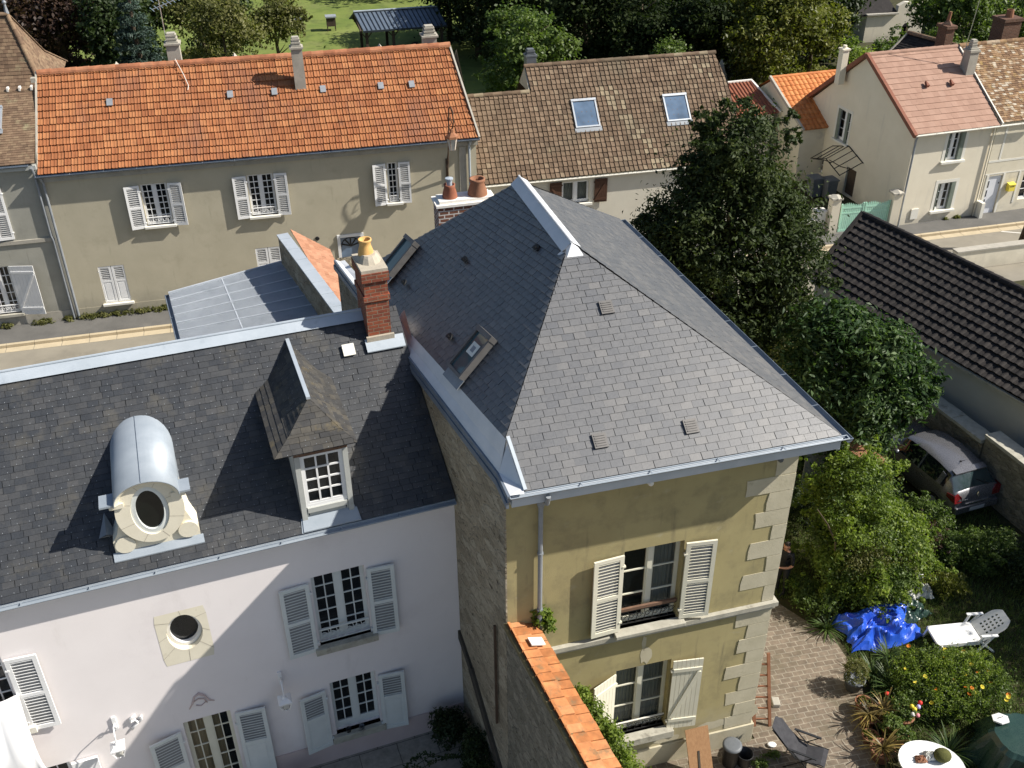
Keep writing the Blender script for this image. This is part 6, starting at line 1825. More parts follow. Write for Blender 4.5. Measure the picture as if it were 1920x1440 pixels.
for sg in (-1, 1):
    mb = MB(); mb.prism([(.02, sg * .52, .72), (.02, sg * .78, .72), (.055, sg * .82, .98), (.10, sg * .66, 1.0), (.04, sg * .55, .88)], (-.03, sg * .015, 0)); mb.prism([(.02, sg * .79, .72), (.3, sg * .865, .84), (.3, sg * .865, .96), (.07, sg * .825, .98)], (0, sg * .012, 0)); mb.build('tail_light', 'tail', t)
    for x in (.72, 3.25):
        mb = MB(); mb.tube([(x, sg * .70, .31), (x, sg * .885, .31)], .31, 20); wh = mb.build('wheel', 'tyre', t)
        mb = MB(); mb.tube([(x, sg * .886, .31), (x, sg * .893, .31)], .19, 16); mb.build('rim', 'alu', wh)
    mb = MB(); mb.ball((2.42, sg * .98, 1.0), (.09, .10, .075)); mb.build('mirror', 'carpaint', t, True)
    mb = MB(); mb.obox((1.35, sg * .893, .84), (.09, 0, 0), (0, .01, 0), (0, 0, .014)); mb.obox((2.1, sg * .893, .84), (.09, 0, 0), (0, .01, 0), (0, 0, .014)); mb.build('door_handle', 'chrome', t)
mb = MB(); mb.bar((-.035, -.42, .64), (-.035, .42, .64), .05, .05); mb.build('tailgate_trim', 'chrome', t)
mb = MB(); mb.box(-.09, .02, -.76, .76, .34, .58); mb.build('bumper', 'carpaint', t, bevel=.03)
mb = MB(); mb.box(-.105, -.09, -.26, .26, .40, .51); mb.build('number_plate', 'plate', t)
mb = MB(); mb.prism([(-.02, 0, .80), (-.0, -.045, .88), (.02, 0, .96), (-.0, .045, .88)], (-.03, 0, 0)); mb.build('emblem', 'chrome', t)
mb = MB(); mb.bar((-.03, .48, .80), (-.03, .36, .80), .012, .03); mb.build('badge', 'chrome', t)
mb = MB(); mb.bar((.30, -.1, 1.18), (.14, -.45, 1.03), .02, .02); mb.build('rear_wiper', 'iron', t)
mb = MB(); mb.tube([(.85, .05, 1.47), (.72, .05, 1.60)], .008, 5); mb.tube([(.85, .05, 1.46), (.85, .05, 1.485)], .03, 8); mb.build('antenna', 'iron', t)
mb = MB(); mb.prism([(.44, -.55, 1.385), (.44, .55, 1.385), (.62, .56, 1.425), (.62, -.56, 1.425)], (0, 0, .03)); mb.build('spoiler', 'carpaint', t)

# ================================================================== PERSON beside the house
def person():
    t = thing('person', 'person in a black t-shirt standing in shade beside the house corner holding a controller', 'person', (7.16, 20.0, 0), R(215))
    V = [(0, 0, .95, .15, .12), (0, 0, 1.12, .145, .115), (.01, 0, 1.28, .165, .12), (.01, 0, 1.42, .13, .10), (.02, 0, 1.50, .058, .055), (.05, 0, 1.58, .07, .075), (.06, 0, 1.66, .088, .098), (.05, 0, 1.73, .075, .08)]
    E = [(i, i + 1) for i in range(7)]
    for sg in (-1, 1):
        k = len(V)
        V += [(.0, sg * .19, 1.40, .06, .06), (.02, sg * .24, 1.27, .05, .05), (.03, sg * .26, 1.12, .043, .043), (.17, sg * .19, 1.08, .037, .037), (.30, sg * .10, 1.10, .028, .026), (.35, sg * .07, 1.11, .036, .018)]
        E += [(3, k), (k, k + 1), (k + 1, k + 2), (k + 2, k + 3), (k + 3, k + 4), (k + 4, k + 5)]
        f = len(V)                              # fingers and thumb
        for q, (dx, dy, dz) in enumerate(((.05, -.03, .03), (.06, -.035, .012), (.06, -.035, -.008), (.05, -.03, -.026))):
            V += [(.37, sg * (.065), 1.11 + dz, .010, .010), (.37 + dx * .6, sg * (.065 + dy), 1.10 + dz, .009, .009)]
            E += [(k + 5, f + 2 * q), (f + 2 * q, f + 2 * q + 1)]
        V += [(.33, sg * .04, 1.15, .011, .011), (.37, sg * .02, 1.165, .01, .01)]; E += [(k + 5, f + 8), (f + 8, f + 9)]
        h = len(V)
        V += [(0, sg * .10, .88, .105, .105), (.01, sg * .105, .68, .082, .08), (.015, sg * .11, .50, .062, .06), (0, sg * .11, .34, .058, .056), (-.01, sg * .11, .12, .042, .042), (.0, sg * .115, .05, .045, .04), (.10, sg * .125, .035, .042, .03), (.17, sg * .13, .03, .03, .024)]
        E += [(0, h)] + [(h + i, h + i + 1) for i in range(7)]
    me = D.meshes.new('body')
    me.from_pydata([v[:3] for v in V], E, [])
    o = D.objects.new('body', me); COL.objects.link(o)
    sk = o.modifiers.new('skin', 'SKIN')
    if not me.skin_vertices: me.skin_vertices.new()
    for i, v in enumerate(V): me.skin_vertices[0].data[i].radius = (v[3], v[4]); me.skin_vertices[0].data[i].use_root = (i == 0)
    sb = o.modifiers.new('sub', 'SUBSURF'); sb.levels = 2; sb.render_levels = 2
    dg = bpy.context.evaluated_depsgraph_get()
    m2 = D.meshes.new_from_object(o.evaluated_get(dg))
    D.objects.remove(o)
    for mt in ('skin', 'tshirt', 'blackpl'): m2.materials.append(M[mt])
    for p in m2.polygons:
        c = p.center
        p.material_index = 0
        if c.z < .96 and abs(c.y) < .24 and c.x < .13: p.material_index = 2
        elif c.z < 1.485 and abs(c.y) < .215 and c.x < .15 and c.z > .9: p.material_index = 1
        elif 1.16 < c.z < 1.48 and c.x < .12: p.material_index = 1
        if c.z < .1: p.material_index = 2
        p.use_smooth = True
    o = D.objects.new('body', m2); COL.objects.link(o); o.parent = t
    mb = MB()
    for i in range(8):
        for j in range(5):
            a0, a1 = 2 * math.pi * i / 8, 2 * math.pi * (i + 1) / 8
            e0, e1 = .25 + j * .27, .25 + (j + 1) * .27
            P = lambda a, e: (.035 + .098 * math.cos(a) * math.cos(e) * 1.05, .086 * math.sin(a) * math.cos(e), 1.665 + .115 * math.sin(e))
            mb.poly([P(a0, e0), P(a1, e0), P(a1, e1), P(a0, e1)])
    mb.build('hair', 'hair', t, True)
    mb = MB()
    for sg in (-1, 1): mb.ball((.135, sg * .032, 1.665), .012); mb.ball((.05, sg * .092, 1.65), (.02, .012, .03))
    mb.ball((.155, 0, 1.635), (.018, .014, .022)); mb.ball((.138, 0, 1.60), (.012, .026, .008))
    mb.build('face', 'skin', t, True)
    c = thing('controller', 'small dark hand-held controller with a thin cable in the hands of the person', 'controller', (7.16, 20.0, 0), R(215))
    mb = MB(); mb.obox((.37, 0, 1.125), (.05, 0, 0), (0, .075, 0), (0, 0, .02)); mb.build('case', 'blackpl', c, bevel=.008)
    mb = MB(); mb.tube([(.41, .03, 1.14), (.5, .05, 1.28)], .006, 5); mb.tube([(.40, -.05, 1.12), (.46, -.1, .95), (.4, -.25, .86), (.3, -.3, 1.0)], .006, 5); mb.build('cable', 'alu', c)
person()

# ================================================================== THINGS IN THE GARDEN
import mathutils.noise as mn
t = thing('sun_lounger', 'white plastic sun lounger with a raised perforated back on the grass', 'sun lounger', (10.5, 18.02, 0), R(6))
W = .33
mb = MB(); mb.prism([(0, -W, .34), (1.12, -W, .36), (1.12, W, .36), (0, W, .34)], (0, 0, .035)); mb.box(0, 1.1, -W, -W + .04, .27, .35); mb.box(0, 1.1, W - .04, W, .27, .35); mb.tube([(0, -W + .02, .35), (0, W - .02, .35)], .035, 8); mb.build('seat', 'plastic', t, bevel=.012)
mb = MB()
e = R(38); bx_, bz_ = math.cos(e), math.sin(e)
def BP(x, y, d=0): return Vector((1.15 + x * bx_ - d * bz_, y, .38 + x * bz_ + d * bx_))
nx, ny, Lb = 15, 13, .82
def hwid(x): return W * (1.0 if x < .55 else math.cos((x - .55) / .30 * 1.1))
for i in range(nx):
    for j in range(ny):
        x0, x1 = Lb * i / nx, Lb * (i + 1) / nx
        if i % 2 and j % 2 and 1 < i < nx - 2 and 1 < j < ny - 2: continue
        y = lambda x, q: hwid(min(x, .83)) * (2 * q / ny - 1)
        a = [BP(x0, y(x0, j)), BP(x1, y(x1, j)), BP(x1, y(x1, j + 1)), BP(x0, y(x0, j + 1))]
        mb.poly(a); mb.poly([p - Vector((-bz_, 0, bx_)) * .02 for p in a][::-1])
mb.build('backrest', 'plastic', t)
for sg in (-1, 1):
    mb = MB(); mb.bar((1.02, sg * (W + .05), .62), (1.45, sg * (W + .05), .60), .07, .03); mb.bar((1.1, sg * (W + .04), .60), (1.0, sg * (W + .02), .34), .05, .04); mb.build('armrest', 'plastic', t)
    mb = MB(); mb.bar((.08, sg * W, .34), (-.04, sg * W, 0), .055, .04); mb.build('leg', 'plastic', t)
    mb = MB(); mb.bar((1.35, sg * (W + .04), .58), (.98, sg * (W + .04), 0), .055, .04); mb.build('leg', 'plastic', t)
    mb = MB(); mb.bar((1.1, sg * (W + .0), .36), (1.5, sg * (W + .02), 0), .055, .04); mb.build('leg', 'plastic', t)

def crumple(name, label, cat, mat, c, sx, sy, h, seed, nx=40, ny=34, freq=2.2, rz=0.0, group=None, edge=.25):
    mb = MB(); G = []
    for j in range(ny + 1):
        row = []
        for i in range(nx + 1):
            u, v = i / nx * 2 - 1, j / ny * 2 - 1
            p = Vector((u * 1.1 * freq + seed, v * freq + seed * 2, 0))
            rdg = 1 - abs(mn.noise(p * .9)) * 2.2
            r2 = 1 - abs(mn.noise(p * 2.1 + Vector((5, 5, 1)))) * 2
            zz = h * max(0, .30 + .5 * rdg + .28 * r2) * (1 - max(abs(u), abs(v)) ** 3 * .85)
            x = sx * (u + edge * mn.noise(Vector((v * 1.6 + seed, u, 3)))) ; y = sy * (v + edge * mn.noise(Vector((u * 1.6, v + seed, 7))))
            row.append((x, y, .02 + max(0, zz)))
        G.append(row)
    for j in range(ny):
        for i in range(nx):
            mb.poly([G[j][i], G[j][i + 1], G[j + 1][i + 1]]); mb.poly([G[j][i], G[j + 1][i + 1], G[j + 1][i]])
    o = mb.build(name, mat); o.location = c; o.rotation_euler = (0, 0, rz)
    return tag(o, label, cat, group)
crumple('tarpaulin', 'crumpled bright blue tarpaulin on the ground between the patio and the lounger', 'tarpaulin', 'tarp', (9.35, 18.55, 0), 1.0, .66, .5, 3.3, rz=R(12), freq=1.5, edge=.42)
crumple('clear_sheet', 'folded pale translucent plastic sheet behind the blue tarpaulin', 'plastic sheet', 'greencover', (10.35, 19.15, 0), .5, .3, .25, 7.1, 22, 18, rz=.4)
crumple('plastic_bag', 'pale crumpled bag nearer the blue tarpaulin, left of the other pale bag', 'bag', 'bag', (10.42, 19.72, 0), .26, .2, .3, 9.4, 18, 16, group='pale bags by the shrubs')
crumple('plastic_bag', 'pale crumpled bag at the right of the pair, a white ball behind it', 'bag', 'bag', (10.92, 19.85, 0), .26, .2, .36, 4.4, 18, 16, group='pale bags by the shrubs')
o = MB().ball((0, 0, .16), .09).build('white_ball', 'plastic', None, True); o.location = (10.95, 20.25, .15); tag(o, 'small white ball above the pale bags', 'ball')
crumple('sack', 'yellowish plastic sack against the house plinth at the bottom edge', 'sack', 'bagy', OL(-2.75, -.75), .32, .26, .45, 2.4, 20, 18)
crumple('plastic_bag', 'crumpled white plastic bag in front of the black buckets', 'bag', 'bag', OL(-1.25, -.98), .26, .16, .26, 6.4, 18, 16)

# plywood board leaning against the plinth, buckets
t = thing('plywood_board', 'orange-brown split plywood board leaning against the house plinth', 'board', OL(-1.62, -.1), OL_RZ)
mb = MB(); mb.prism([(-.27, -.62, .0), (.27, -.62, .0), (.27, -.03, 1.08), (-.27, -.03, 1.08)], (0, -.02, .012)); mb.build('panel', 'ply', t)
mb = MB(); mb.bar((-.05, -.60, .10), (-.02, -.30, .64), .045, .02); mb.build('slot', 'scar', t)
def bucket(label, p, r, h, lid, mat='blackpl', group='black buckets by the plinth'):
    t = thing('bucket', label, 'bucket', p, 0, group)
    mb = MB(); mb.lathe([(0, 0), (r * .8, 0), (r, h), (r * 1.06, h), (r * 1.06, h - .03), (r * .9, h - .03), (r * .72, .05)], (0, 0, 0), 20); mb.build('body', mat, t, True)
    if lid:
        mb = MB(); mb.lathe([(r * 1.08, h - .02), (r * 1.08, h + .02), (r * .8, h + .035), (0, h + .03)], (0, 0, 0), 20); mb.build('lid', 'greypl', t, True)
    return t
bucket('tall black bucket with a grey lid beside the plywood board', OL(-.85, -.45), .2, .62, True)
bucket('open black bucket at the house corner, right of the lidded one', OL(-.55, -.55), .17, .36, False)
bucket('low black tub with grey lid left of the plywood board', OL(-2.05, -.85), .17, .3, True)
o = MB().ball((0, 0, 0), (.11, .08, .03)).build('white_dish', 'plastic', None, True); o.location = OL(.28, -.28, .04); tag(o, 'small white dish on the setts by the house corner', 'dish')
# trestle ladder beside the house wall
t = thing('wooden_ladder', 'reddish wooden ladder leaning on the side wall by the house corner', 'ladder', (5.93, 15.62, 0), 0)
mb = MB()
top = Vector((-.12, .62, 1.75))
for dx in (-.36, .0): mb.bar((dx, 0, 0), Vector((dx, 0, 0)) + top, .07, .045)
mb.build('rail', 'ladderwood', t)
mb = MB()
for k in range(6):
    f = .1 + .15 * k
    mb.bar(Vector((-.36, 0, 0)) + top * f, top * f, .035, .03)
mb.build('rung', 'ladderwood', t)
o = MB().box(-.09, .09, -.12, .12, 0, .12).build('stone_block', 'concrete', None, bevel=.02); o.location = (6.2, 16.25, 0); tag(o, 'small grey block on the setts by the ladder', 'block')
# reclining garden chair
t = thing('garden_chair', 'dark fabric reclining garden chair seen from above at the bottom edge', 'chair', (6.42, 14.62, 0), R(-25))
mb = MB()
prof = [(-.75, 1.0), (-.6, .92), (-.4, .68), (-.15, .42), (.05, .36), (.4, .42), (.5, .40)]
for i in range(len(prof) - 1):
    (xa, za), (xb, zb_) = prof[i], prof[i + 1]
    wa = .16 if i == 0 else .24; wb_ = .24
    mb.poly([(xa, -wa, za), (xb, -wb_, zb_), (xb, wb_, zb_), (xa, wa, za)]); mb.poly([(xa, -wa, za - .03), (xa, wa, za - .03), (xb, wb_, zb_ - .03), (xb, -wb_, zb_ - .03)])
mb.build('sling', 'fabric', t)
for sg in (-1, 1):
    mb = MB(); mb.tube([(-.72, sg * .2, .96), (-.15, sg * .27, .40), (.5, sg * .27, .38)], .016, 6); mb.tube([(-.35, sg * .29, .0), (.25, sg * .29, .62), (-.25, sg * .29, .62), (.35, sg * .29, 0)], .014, 6); mb.build('frame', 'iron', t)
    mb = MB(); mb.bar((-.3, sg * .3, .64), (.3, sg * .3, .62), .05, .025); mb.build('armrest', 'blackpl', t)
# round table with clutter
t = thing('garden_table', 'white oval plastic table at the bottom edge', 'table', (8.98, 14.0, 0), R(-20))
mb = MB(); mb.lathe([(.62, .70), (.65, .72), (.64, .745), (.6, .735), (0, .735)], (0, 0, 0), 32, 0, lambda a, z: 1 + .08 * math.cos(2 * a)); mb.lathe([(.62, .70), (.0, .70)], (0, 0, 0), 32); mb.build('tabletop', 'plastic', t)
for a in range(4):
    c_, s_ = math.cos(a * math.pi / 2 + .78), math.sin(a * math.pi / 2 + .78)
    mb = MB(); mb.bar((.42 * c_, .42 * s_, .70), (.5 * c_, .5 * s_, 0), .06, .05); mb.build('leg', 'plastic', t)
o = MB().ball((0, 0, .13), (.19, .17, .14), 14, 9).build('moss_ball', 'cactus', None, True); o.location = (9.22, 14.12, .735); tag(o, 'round mossy plant ball on the white table', 'plant')
crumple('plastic_bag', 'silvery crumpled bag on the white table top', 'bag', 'bag', (8.98, 14.18, .735), .13, .12, .14, 3.1, 14, 12)
crumple('rag', 'brown crumpled rag on the white table top, left of the silvery bag', 'rag', 'terracotta', (8.76, 14.1, .735), .12, .09, .1, 5.7, 14, 12)
# covered barbecue
t = thing('covered_barbecue', 'dark green plastic cover draped over a bulky thing at the bottom right corner', 'cover', (11.15, 14.55, 0), 0)
mb = MB(); mb.lathe([(1.0, 0), (.92, .25), (.80, .6), (.70, .86), (.60, .95), (.3, .98), (0, .99)], (0, 0, 0), 60, 0, lambda a, z: 1 + (.11 * math.sin(7 * a) + .07 * math.sin(13 * a + 1) + .04 * math.sin(29 * a)) * (1.1 - z)); mb.build('cover', 'greencover', t)
o = MB(); o.lathe([(.17, 0), (.19, .02), (.19, .05), (.0, .07)], (0, 0, 0), 6); o.box(-.07, .07, -.006, .006, .066, .075, 1); o = o.build('plastic_tray', ['plastic', 'blackpl']); o.location = (10.78, 14.95, .97); o.rotation_euler = (R(-14), 0, .3); tag(o, 'white angular plastic tray lying on the green plastic cover', 'tray')
mb = MB()
for k, c in enumerate(((0, 0), (.1, .05), (.16, .13), (-.06, -.1), (.04, -.12), (-.05, .06))):
    mb.ball((c[0], c[1], .62 + c[1] * .5), .055, 8, 6, k % 5)
mb.tube([(0, 0, 0), (.02, 0, .6)], .012, 5)
o = mb.build('pinwheel', ['fl_yellow', 'fl_lilac', 'fl_red', 'fl_white', 'fl_pink'], None, True); o.location = (9.15, 15.55, 0); tag(o, 'toy windmill of coloured balls standing among the pots', 'toy windmill')

# pots
def pot(label, p, r, h, plant, seed, mat='terracotta', group='plant pots on the edge of the setts'):
    t = thing('potted_plant', label, 'potted plant', p, seed, group)
    mb = MB(); mb.lathe([(0, 0), (r * .7, 0), (r * .95, h * .9), (r * 1.05, h * .9), (r * 1.05, h), (r * .9, h), (r * .88, h - .04), (0, h - .04)], (0, 0, 0), 18); mb.build('pot', mat, t, True)
    rg = random.Random(seed)
    if plant == 'ball':
        leaves('plant', 'lf_tan', t, [(0, 0, h + r * .85, r * 1.15, r * 1.1, r * 1.05)], 2600, .045, .5, seed, 20, .1, .9)
    elif plant in ('strap', 'strapy'):
        mb = MB(); straps(mb, (0, 0, h), 60, r * 2.5, .035, rg, .6, (10, 75)); mb.build('plant', plant, t)
    elif plant == 'leafy':
        leaves('plant', 'lf_mid', t, [(0, 0, h + r * .6, r * 1.2, r * 1.2, r * .9)], 1200, .07, .5, seed, 20, .15, .5)
    elif plant == 'rim':
        leaves('plant', 'lf_yellow', t, [(0, 0, h + .02, r * .8, r * .8, r * .35)], 600, .05, .5, seed, 20, .15, .5)
pot('ball-shaped plant in a dark pot alone on the setts', (8.17, 16.72, 0), .25, .34, 'ball', 1, 'greypl')
pot('empty-looking clay pot with mossy soil, uppermost of the pot cluster', (8.2, 16.05, 0), .2, .3, 'rim', 2)
pot('clay pot with yellowed strap leaves in the middle of the cluster', (8.55, 15.75, 0), .24, .34, 'strapy', 3)
pot('clay pot with brown strap leaves at the left side of the cluster', (8.2, 15.65, 0), .22, .3, 'strapy', 4)
pot('wide clay bowl with a red rim and low plants, right side of the cluster', (9.0, 15.72, 0), .27, .26, 'leafy', 5, 'terracotta')
pot('clay pot of low green foliage below the yellowed leaves', (8.6, 15.3, 0), .22, .3, 'leafy', 6)
pot('small pot of pale green rosettes nearest the chair', (8.1, 15.15, 0), .19, .24, 'rim', 7)
pot('large spidery yellow strap plant in a pot near the white table', (8.22, 14.72, 0), .27, .34, 'strapy', 8)
pot('little dark pot standing by the white table rim', (8.72, 14.72, 0), .13, .18, 'rim', 9, 'blackpl')
pot('mid green leafy pot between the cluster and the table', (8.75, 15.02, 0), .2, .26, 'leafy', 10)
# strap-leaved clumps
for k, (p, n_, L, lab) in enumerate((((8.75, 17.05, 0), 90, .75, 'green strap-leaved clump right of the ball plant'), ((9.05, 16.55, 0), 110, .85, 'broad green strap-leaved clump left of the flower bed'), ((9.15, 15.9, 0), 80, .7, 'green strap-leaved clump behind the toy windmill'), ((9.75, 14.75, 0), 90, .8, 'dark strap-leaved clump right of the white table'), ((9.3, 17.6, 0), 70, .6, 'grassy clump at the lower edge of the blue tarpaulin'), ((8.05, 18.6, 0), 60, .65, 'arching grassy clump at the foot of the bright shrub'))):
    mb = MB(); straps(mb, (0, 0, 0), n_, L, .035, random.Random(30 + k), .5, (25, 85))
    o = mb.build('strap_leaved_plant', 'strap'); o.location = p; tag(o, lab, 'plant', 'strap-leaved clumps')
# flower bed
t = thing('flower_bush', 'sprawling bed of leafy flowers with orange and yellow heads', 'flowers', (10.2, 16.55, 0))
leaves('foliage', 'lf_mid', t, [(-.4, .2, .35, .8, .6, .5), (.4, .2, .42, .8, .65, .5), (.9, -.2, .35, .7, .6, .45), (0, -.5, .3, .9, .5, .42), (-.8, -.4, .25, .5, .5, .4)] + shoots([(-.4, .2, .35, .8, .6, .5), (.4, .2, .42, .8, .65, .5), (.9, -.2, .35, .7, .6, .45), (0, -.5, .3, .9, .5, .42)], 60, .3, .09, 43, .1), 24000, .065, .45, 41, 12, .2, .35, zmin=.01)
leaves('sprigs', 'lf_bright', t, [(-.4, .2, .45, .8, .6, .5), (.5, .1, .5, .9, .6, .55), (0, -.5, .4, .8, .5, .42)], 11000, .06, .4, 42, 12, .1, .8, zmin=.2)
rf = random.Random(9)
for k in range(26):
    mb = MB(); mt = ['fl_orange', 'fl_yellow', 'fl_orange', 'fl_yellow', 'fl_yellow'][k % 5]
    x, y = rf.uniform(-1.1, 1.5), rf.uniform(-.8, .8); z = .62 + rf.uniform(.0, .28) - .16 * (x * x + y * y) * .5
    for q in range(6): mb.poly([(0, 0, 0), (.045 * math.cos(q * 1.05), .045 * math.sin(q * 1.05), .018), (.045 * math.cos(q * 1.05 + .9), .045 * math.sin(q * 1.05 + .9), .018)])
    o = mb.build('flower', mt, t); o.location = (x, y, z); o.rotation_euler = (rf.uniform(-.6, .3), rf.uniform(-.4, .6), rf.uniform(0, 3)); o.scale = (1.2, 1.2, 1.2)
o = MB().ball((0, 0, 0), (.06, .06, .04)).build('red_flower', 'fl_red', None, True); o.location = (8.75, 16.15, .45); tag(o, 'single red flower head beside the strap-leaved clump', 'flower')

# shrubs near the house
SB = [(0, 0, 1.7, 1.25, 1.25, 1.55), (.25, .6, 2.4, 1.15, 1.0, 1.3), (.9, -.1, 1.3, 1.15, 1.1, 1.1), (-.4, -.4, 1.1, .85, .9, 1.0), (1.3, .1, .9, .95, .9, .8), (.4, -.9, .8, 1.0, .75, .75), (-.2, .8, 2.3, .9, .9, 1.1)]
bs = tree('bright_shrub', 'big rambling bright green shrub beside the patio', 'shrub', (9.0, 20.45, 0), 3.6, lumpy(SB, 100, .30, 12, .62) + shoots(SB, 75, .6, .15, 21), 'lf_bright', 58000, .09, 201, 0, asp=.5, per=12, spread=.3, shell=.5)
leaves('dark_foliage', 'lf_mid', bs, lumpy(SB, 40, .3, 13, .8), 22000, .08, .45, 206, 12, .3, .5, zmin=.02)
leaves('dry_sprigs', 'lf_tan', bs, [(.5, .1, 2.2, .45, .45, .3), (-.3, -.9, 1.4, .3, .4, .5), (1.2, -.7, 1.2, .4, .3, .35), (.2, -1.0, 1.7, .4, .3, .3)], 3600, .08, .3, 207, 12, .35, .7, zmin=.02)
mb = MB(); mb.tube([(-1.3, -.5, 2.9), (-1.05, -.75, 2.6), (-.8, -.85, 2.1), (-.7, -.8, 1.5)], [.012, .02, .025, .02], 6); mb.build('cane', 'bark', bs)
tree('laurel_bush', 'tall laurel bush with large glossy leaves beside the garage', 'shrub', (10.4, 25.2, 0), 6,
     lumpy([(-1.15, .4, 4.5, 1.3, 1.2, 1.35), (.15, .1, 3.9, 1.4, 1.2, 1.3), (1.15, .1, 3.1, 1.1, 1.0, 1.1), (-.1, -.45, 2.3, 1.35, 1.0, 1.5), (-1.4, -.2, 2.6, 1.4, 1.1, 1.7), (-.7, -.7, 1.1, 1.4, 1.1, 1.1)], 60, .5, 14, .85) + shoots([(-1.15, .4, 4.5, 1.3, 1.2, 1.35), (.15, .1, 3.9, 1.4, 1.2, 1.3), (1.15, .1, 3.2, 1.05, 1.0, 1.0)], 40, .45, .2, 22, .1), 'lf_laurel', 36000, .21, 202, .16, 5, asp=.34, per=14, spread=.22, shell=.7)
tree('evergreen_tree', 'large dark evergreen tree behind the slate hipped roof', 'tree', (6.55, 28.2, 0), 10.7,
     lumpy([(0, 0, 6.0, 2.35, 2.3, 3.3), (.15, 0, 9.0, 1.25, 1.2, 1.7), (-1.3, -.2, 6.6, 1.5, 1.5, 1.7), (1.5, .0, 6.3, 1.45, 1.5, 1.8), (-1.5, -.3, 4.5, 1.5, 1.5, 1.5), (1.55, -.4, 4.0, 1.5, 1.5, 1.6), (.2, -1.0, 3.6, 1.8, 1.4, 1.8), (-.5, .4, 8.2, 1.2, 1.2, 1.3), (.9, -.2, 7.8, 1.1, 1.1, 1.2), (-2.0, -.3, 5.7, 1.1, 1.2, 1.1)], 120, .55, 15, .85) + shoots([(0, 0, 6.0, 2.35, 2.3, 3.3), (.15, 0, 9.0, 1.25, 1.2, 1.7), (-1.6, -.2, 5.4, 1.6, 1.5, 1.9), (1.6, 0, 5.2, 1.5, 1.5, 2.0)], 80, .6, .25, 23, .1), 'lf_holm', 105000, .15, 203, .26, 9, asp=.42, per=16, spread=.25, shell=.6)
tree('yellowed_shrub', 'thin yellowish shrub at the foot of the dark evergreen near the garage', 'shrub', (9.3, 29.6, 0), 3, [(0, 0, 2.0, 1.0, .9, 1.1), (-1.2, -.4, 1.6, .9, .8, 1.0)], 'lf_tan', 5200, .10, 204, .06, 4, per=14, spread=.16)
for k, (p, b, mt, n_, lab) in enumerate((
    ((12.75, 21.0, 0), [(0, 0, .6, .75, .6, .6), (-.55, .1, .5, .55, .5, .5), (.55, -.1, .55, .65, .6, .6), (.2, -.4, .45, .7, .5, .45)], 'lf_mid', 15000, 'leafy green shrub below the parked car'),
    ((11.75, 22.2, 0), [(0, 0, .6, .65, .6, .65), (-.6, .2, .55, .6, .5, .55)], 'lf_mid', 9000, 'darker leafy shrub between the bright shrub and the car'),
    ((11.2, 21.4, 0), [(0, 0, .55, .6, .6, .6)], 'lf_copper', 5000, 'reddish brown shrub right of the bright shrub'),
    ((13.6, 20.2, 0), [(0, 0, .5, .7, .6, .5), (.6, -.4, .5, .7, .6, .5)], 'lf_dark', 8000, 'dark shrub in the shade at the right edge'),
    ((11.6, 19.9, 0), [(0, 0, .25, .45, .4, .3)], 'lf_yellow', 2600, 'low yellow-green plant left of the shaded bushes'),
    ((7.55, 22.4, 0), [(0, 0, 1.0, .7, .6, 1.1), (.5, -.3, .8, .6, .5, .8)], 'lf_dark', 7000, 'dark shrub added to darken the gap behind the standing person'),  # shrub added so the gap behind the person goes dark
    ((7.95, 19.15, 0), [(0, 0, .3, .45, .4, .35), (-.3, .5, .3, .35, .4, .35)], 'lf_mid', 4500, 'low leafy plants at the left foot of the bright shrub'),
    ((10.6, 23.9, 0), [(0, 0, .7, .55, .5, .8)], 'lf_tan', 4200, 'yellowish shrub at the foot of the laurel beside the car'))):
    tree('shrub', lab, 'shrub', p, 1, lumpy(b, 26, .24, 260 + k, .75) + shoots(b, 22, .4, .12, 270 + k), mt, n_, .075, 220 + k, 0, per=12, spread=.3, shell=.5, group='garden shrubs')
# plants on and by the garden wall, in the courtyard
def GW(f, s, z): q = w0 + dv * f + Vector((math.cos(R(22)), math.sin(R(22)), 0)) * s; return (q.x, q.y, z)
tree('climbing_plant', 'light green creeper growing up the garden side of the tiled wall', 'creeper', (1.7, 12.05, 0), 4.6, lumpy([(-.42, .75, 4.15, .2, .25, .45), (-.28, .45, 4.1, .25, .28, .5), (-.1, .15, 4.0, .27, .28, .6), (.05, -.15, 3.95, .28, .3, .6), (.2, -.5, 3.9, .28, .3, .6), (.35, -.85, 3.8, .3, .35, .7), (.0, -.2, 3.0, .3, .9, .8)], 40, .16, 19, .8), 'lf_bright', 15000, .075, 230, .04, 3, per=12, spread=.3, th=3.0)
tree('wall_plant', 'little green plant sprouting where the tiled wall meets the house', 'plant', GW(.12, .68, 5.0), .6, [(0, 0, .35, .2, .16, .22), (.12, -.05, .15, .14, .12, .2)], 'lf_bright', 900, .085, 231, 0, per=10)
for k, (p, b, mt, n_, lab) in enumerate((
    (PK(-.55, -.55, -.45), [(0, 0, .55, .38, .35, .5)], 'lf_dark', 3400, 'dense dark shrub in the shaded corner where pink wall meets stone wall'),
    (PK(-.15, -1.5, -.45), [(0, 0, .5, .4, .6, .55), (.05, -.7, .5, .35, .5, .5)], 'lf_dark', 4200, 'dark leafy plants at the foot of the stone wall'),
    (PK(-4.05, -.75, -.45), [(0, 0, .28, .32, .25, .26)], 'lf_mid', 1800, 'small green shrub at the foot of the pink wall, cut by the bottom edge'),
    (PK(-6.9, -.8, -.45), [(0, 0, .35, .25, .22, .3)], 'lf_dark', 1500, 'dark plant below the left shutter of the french window'))):
    tree('courtyard_plant', lab, 'plant', p, 1, b, mt, n_, .085, 240 + k, 0, per=14, spread=.16, group='courtyard plants')
mb = MB()
rgv = random.Random(3)
P = PK(-2.9, -1.25, -.3)
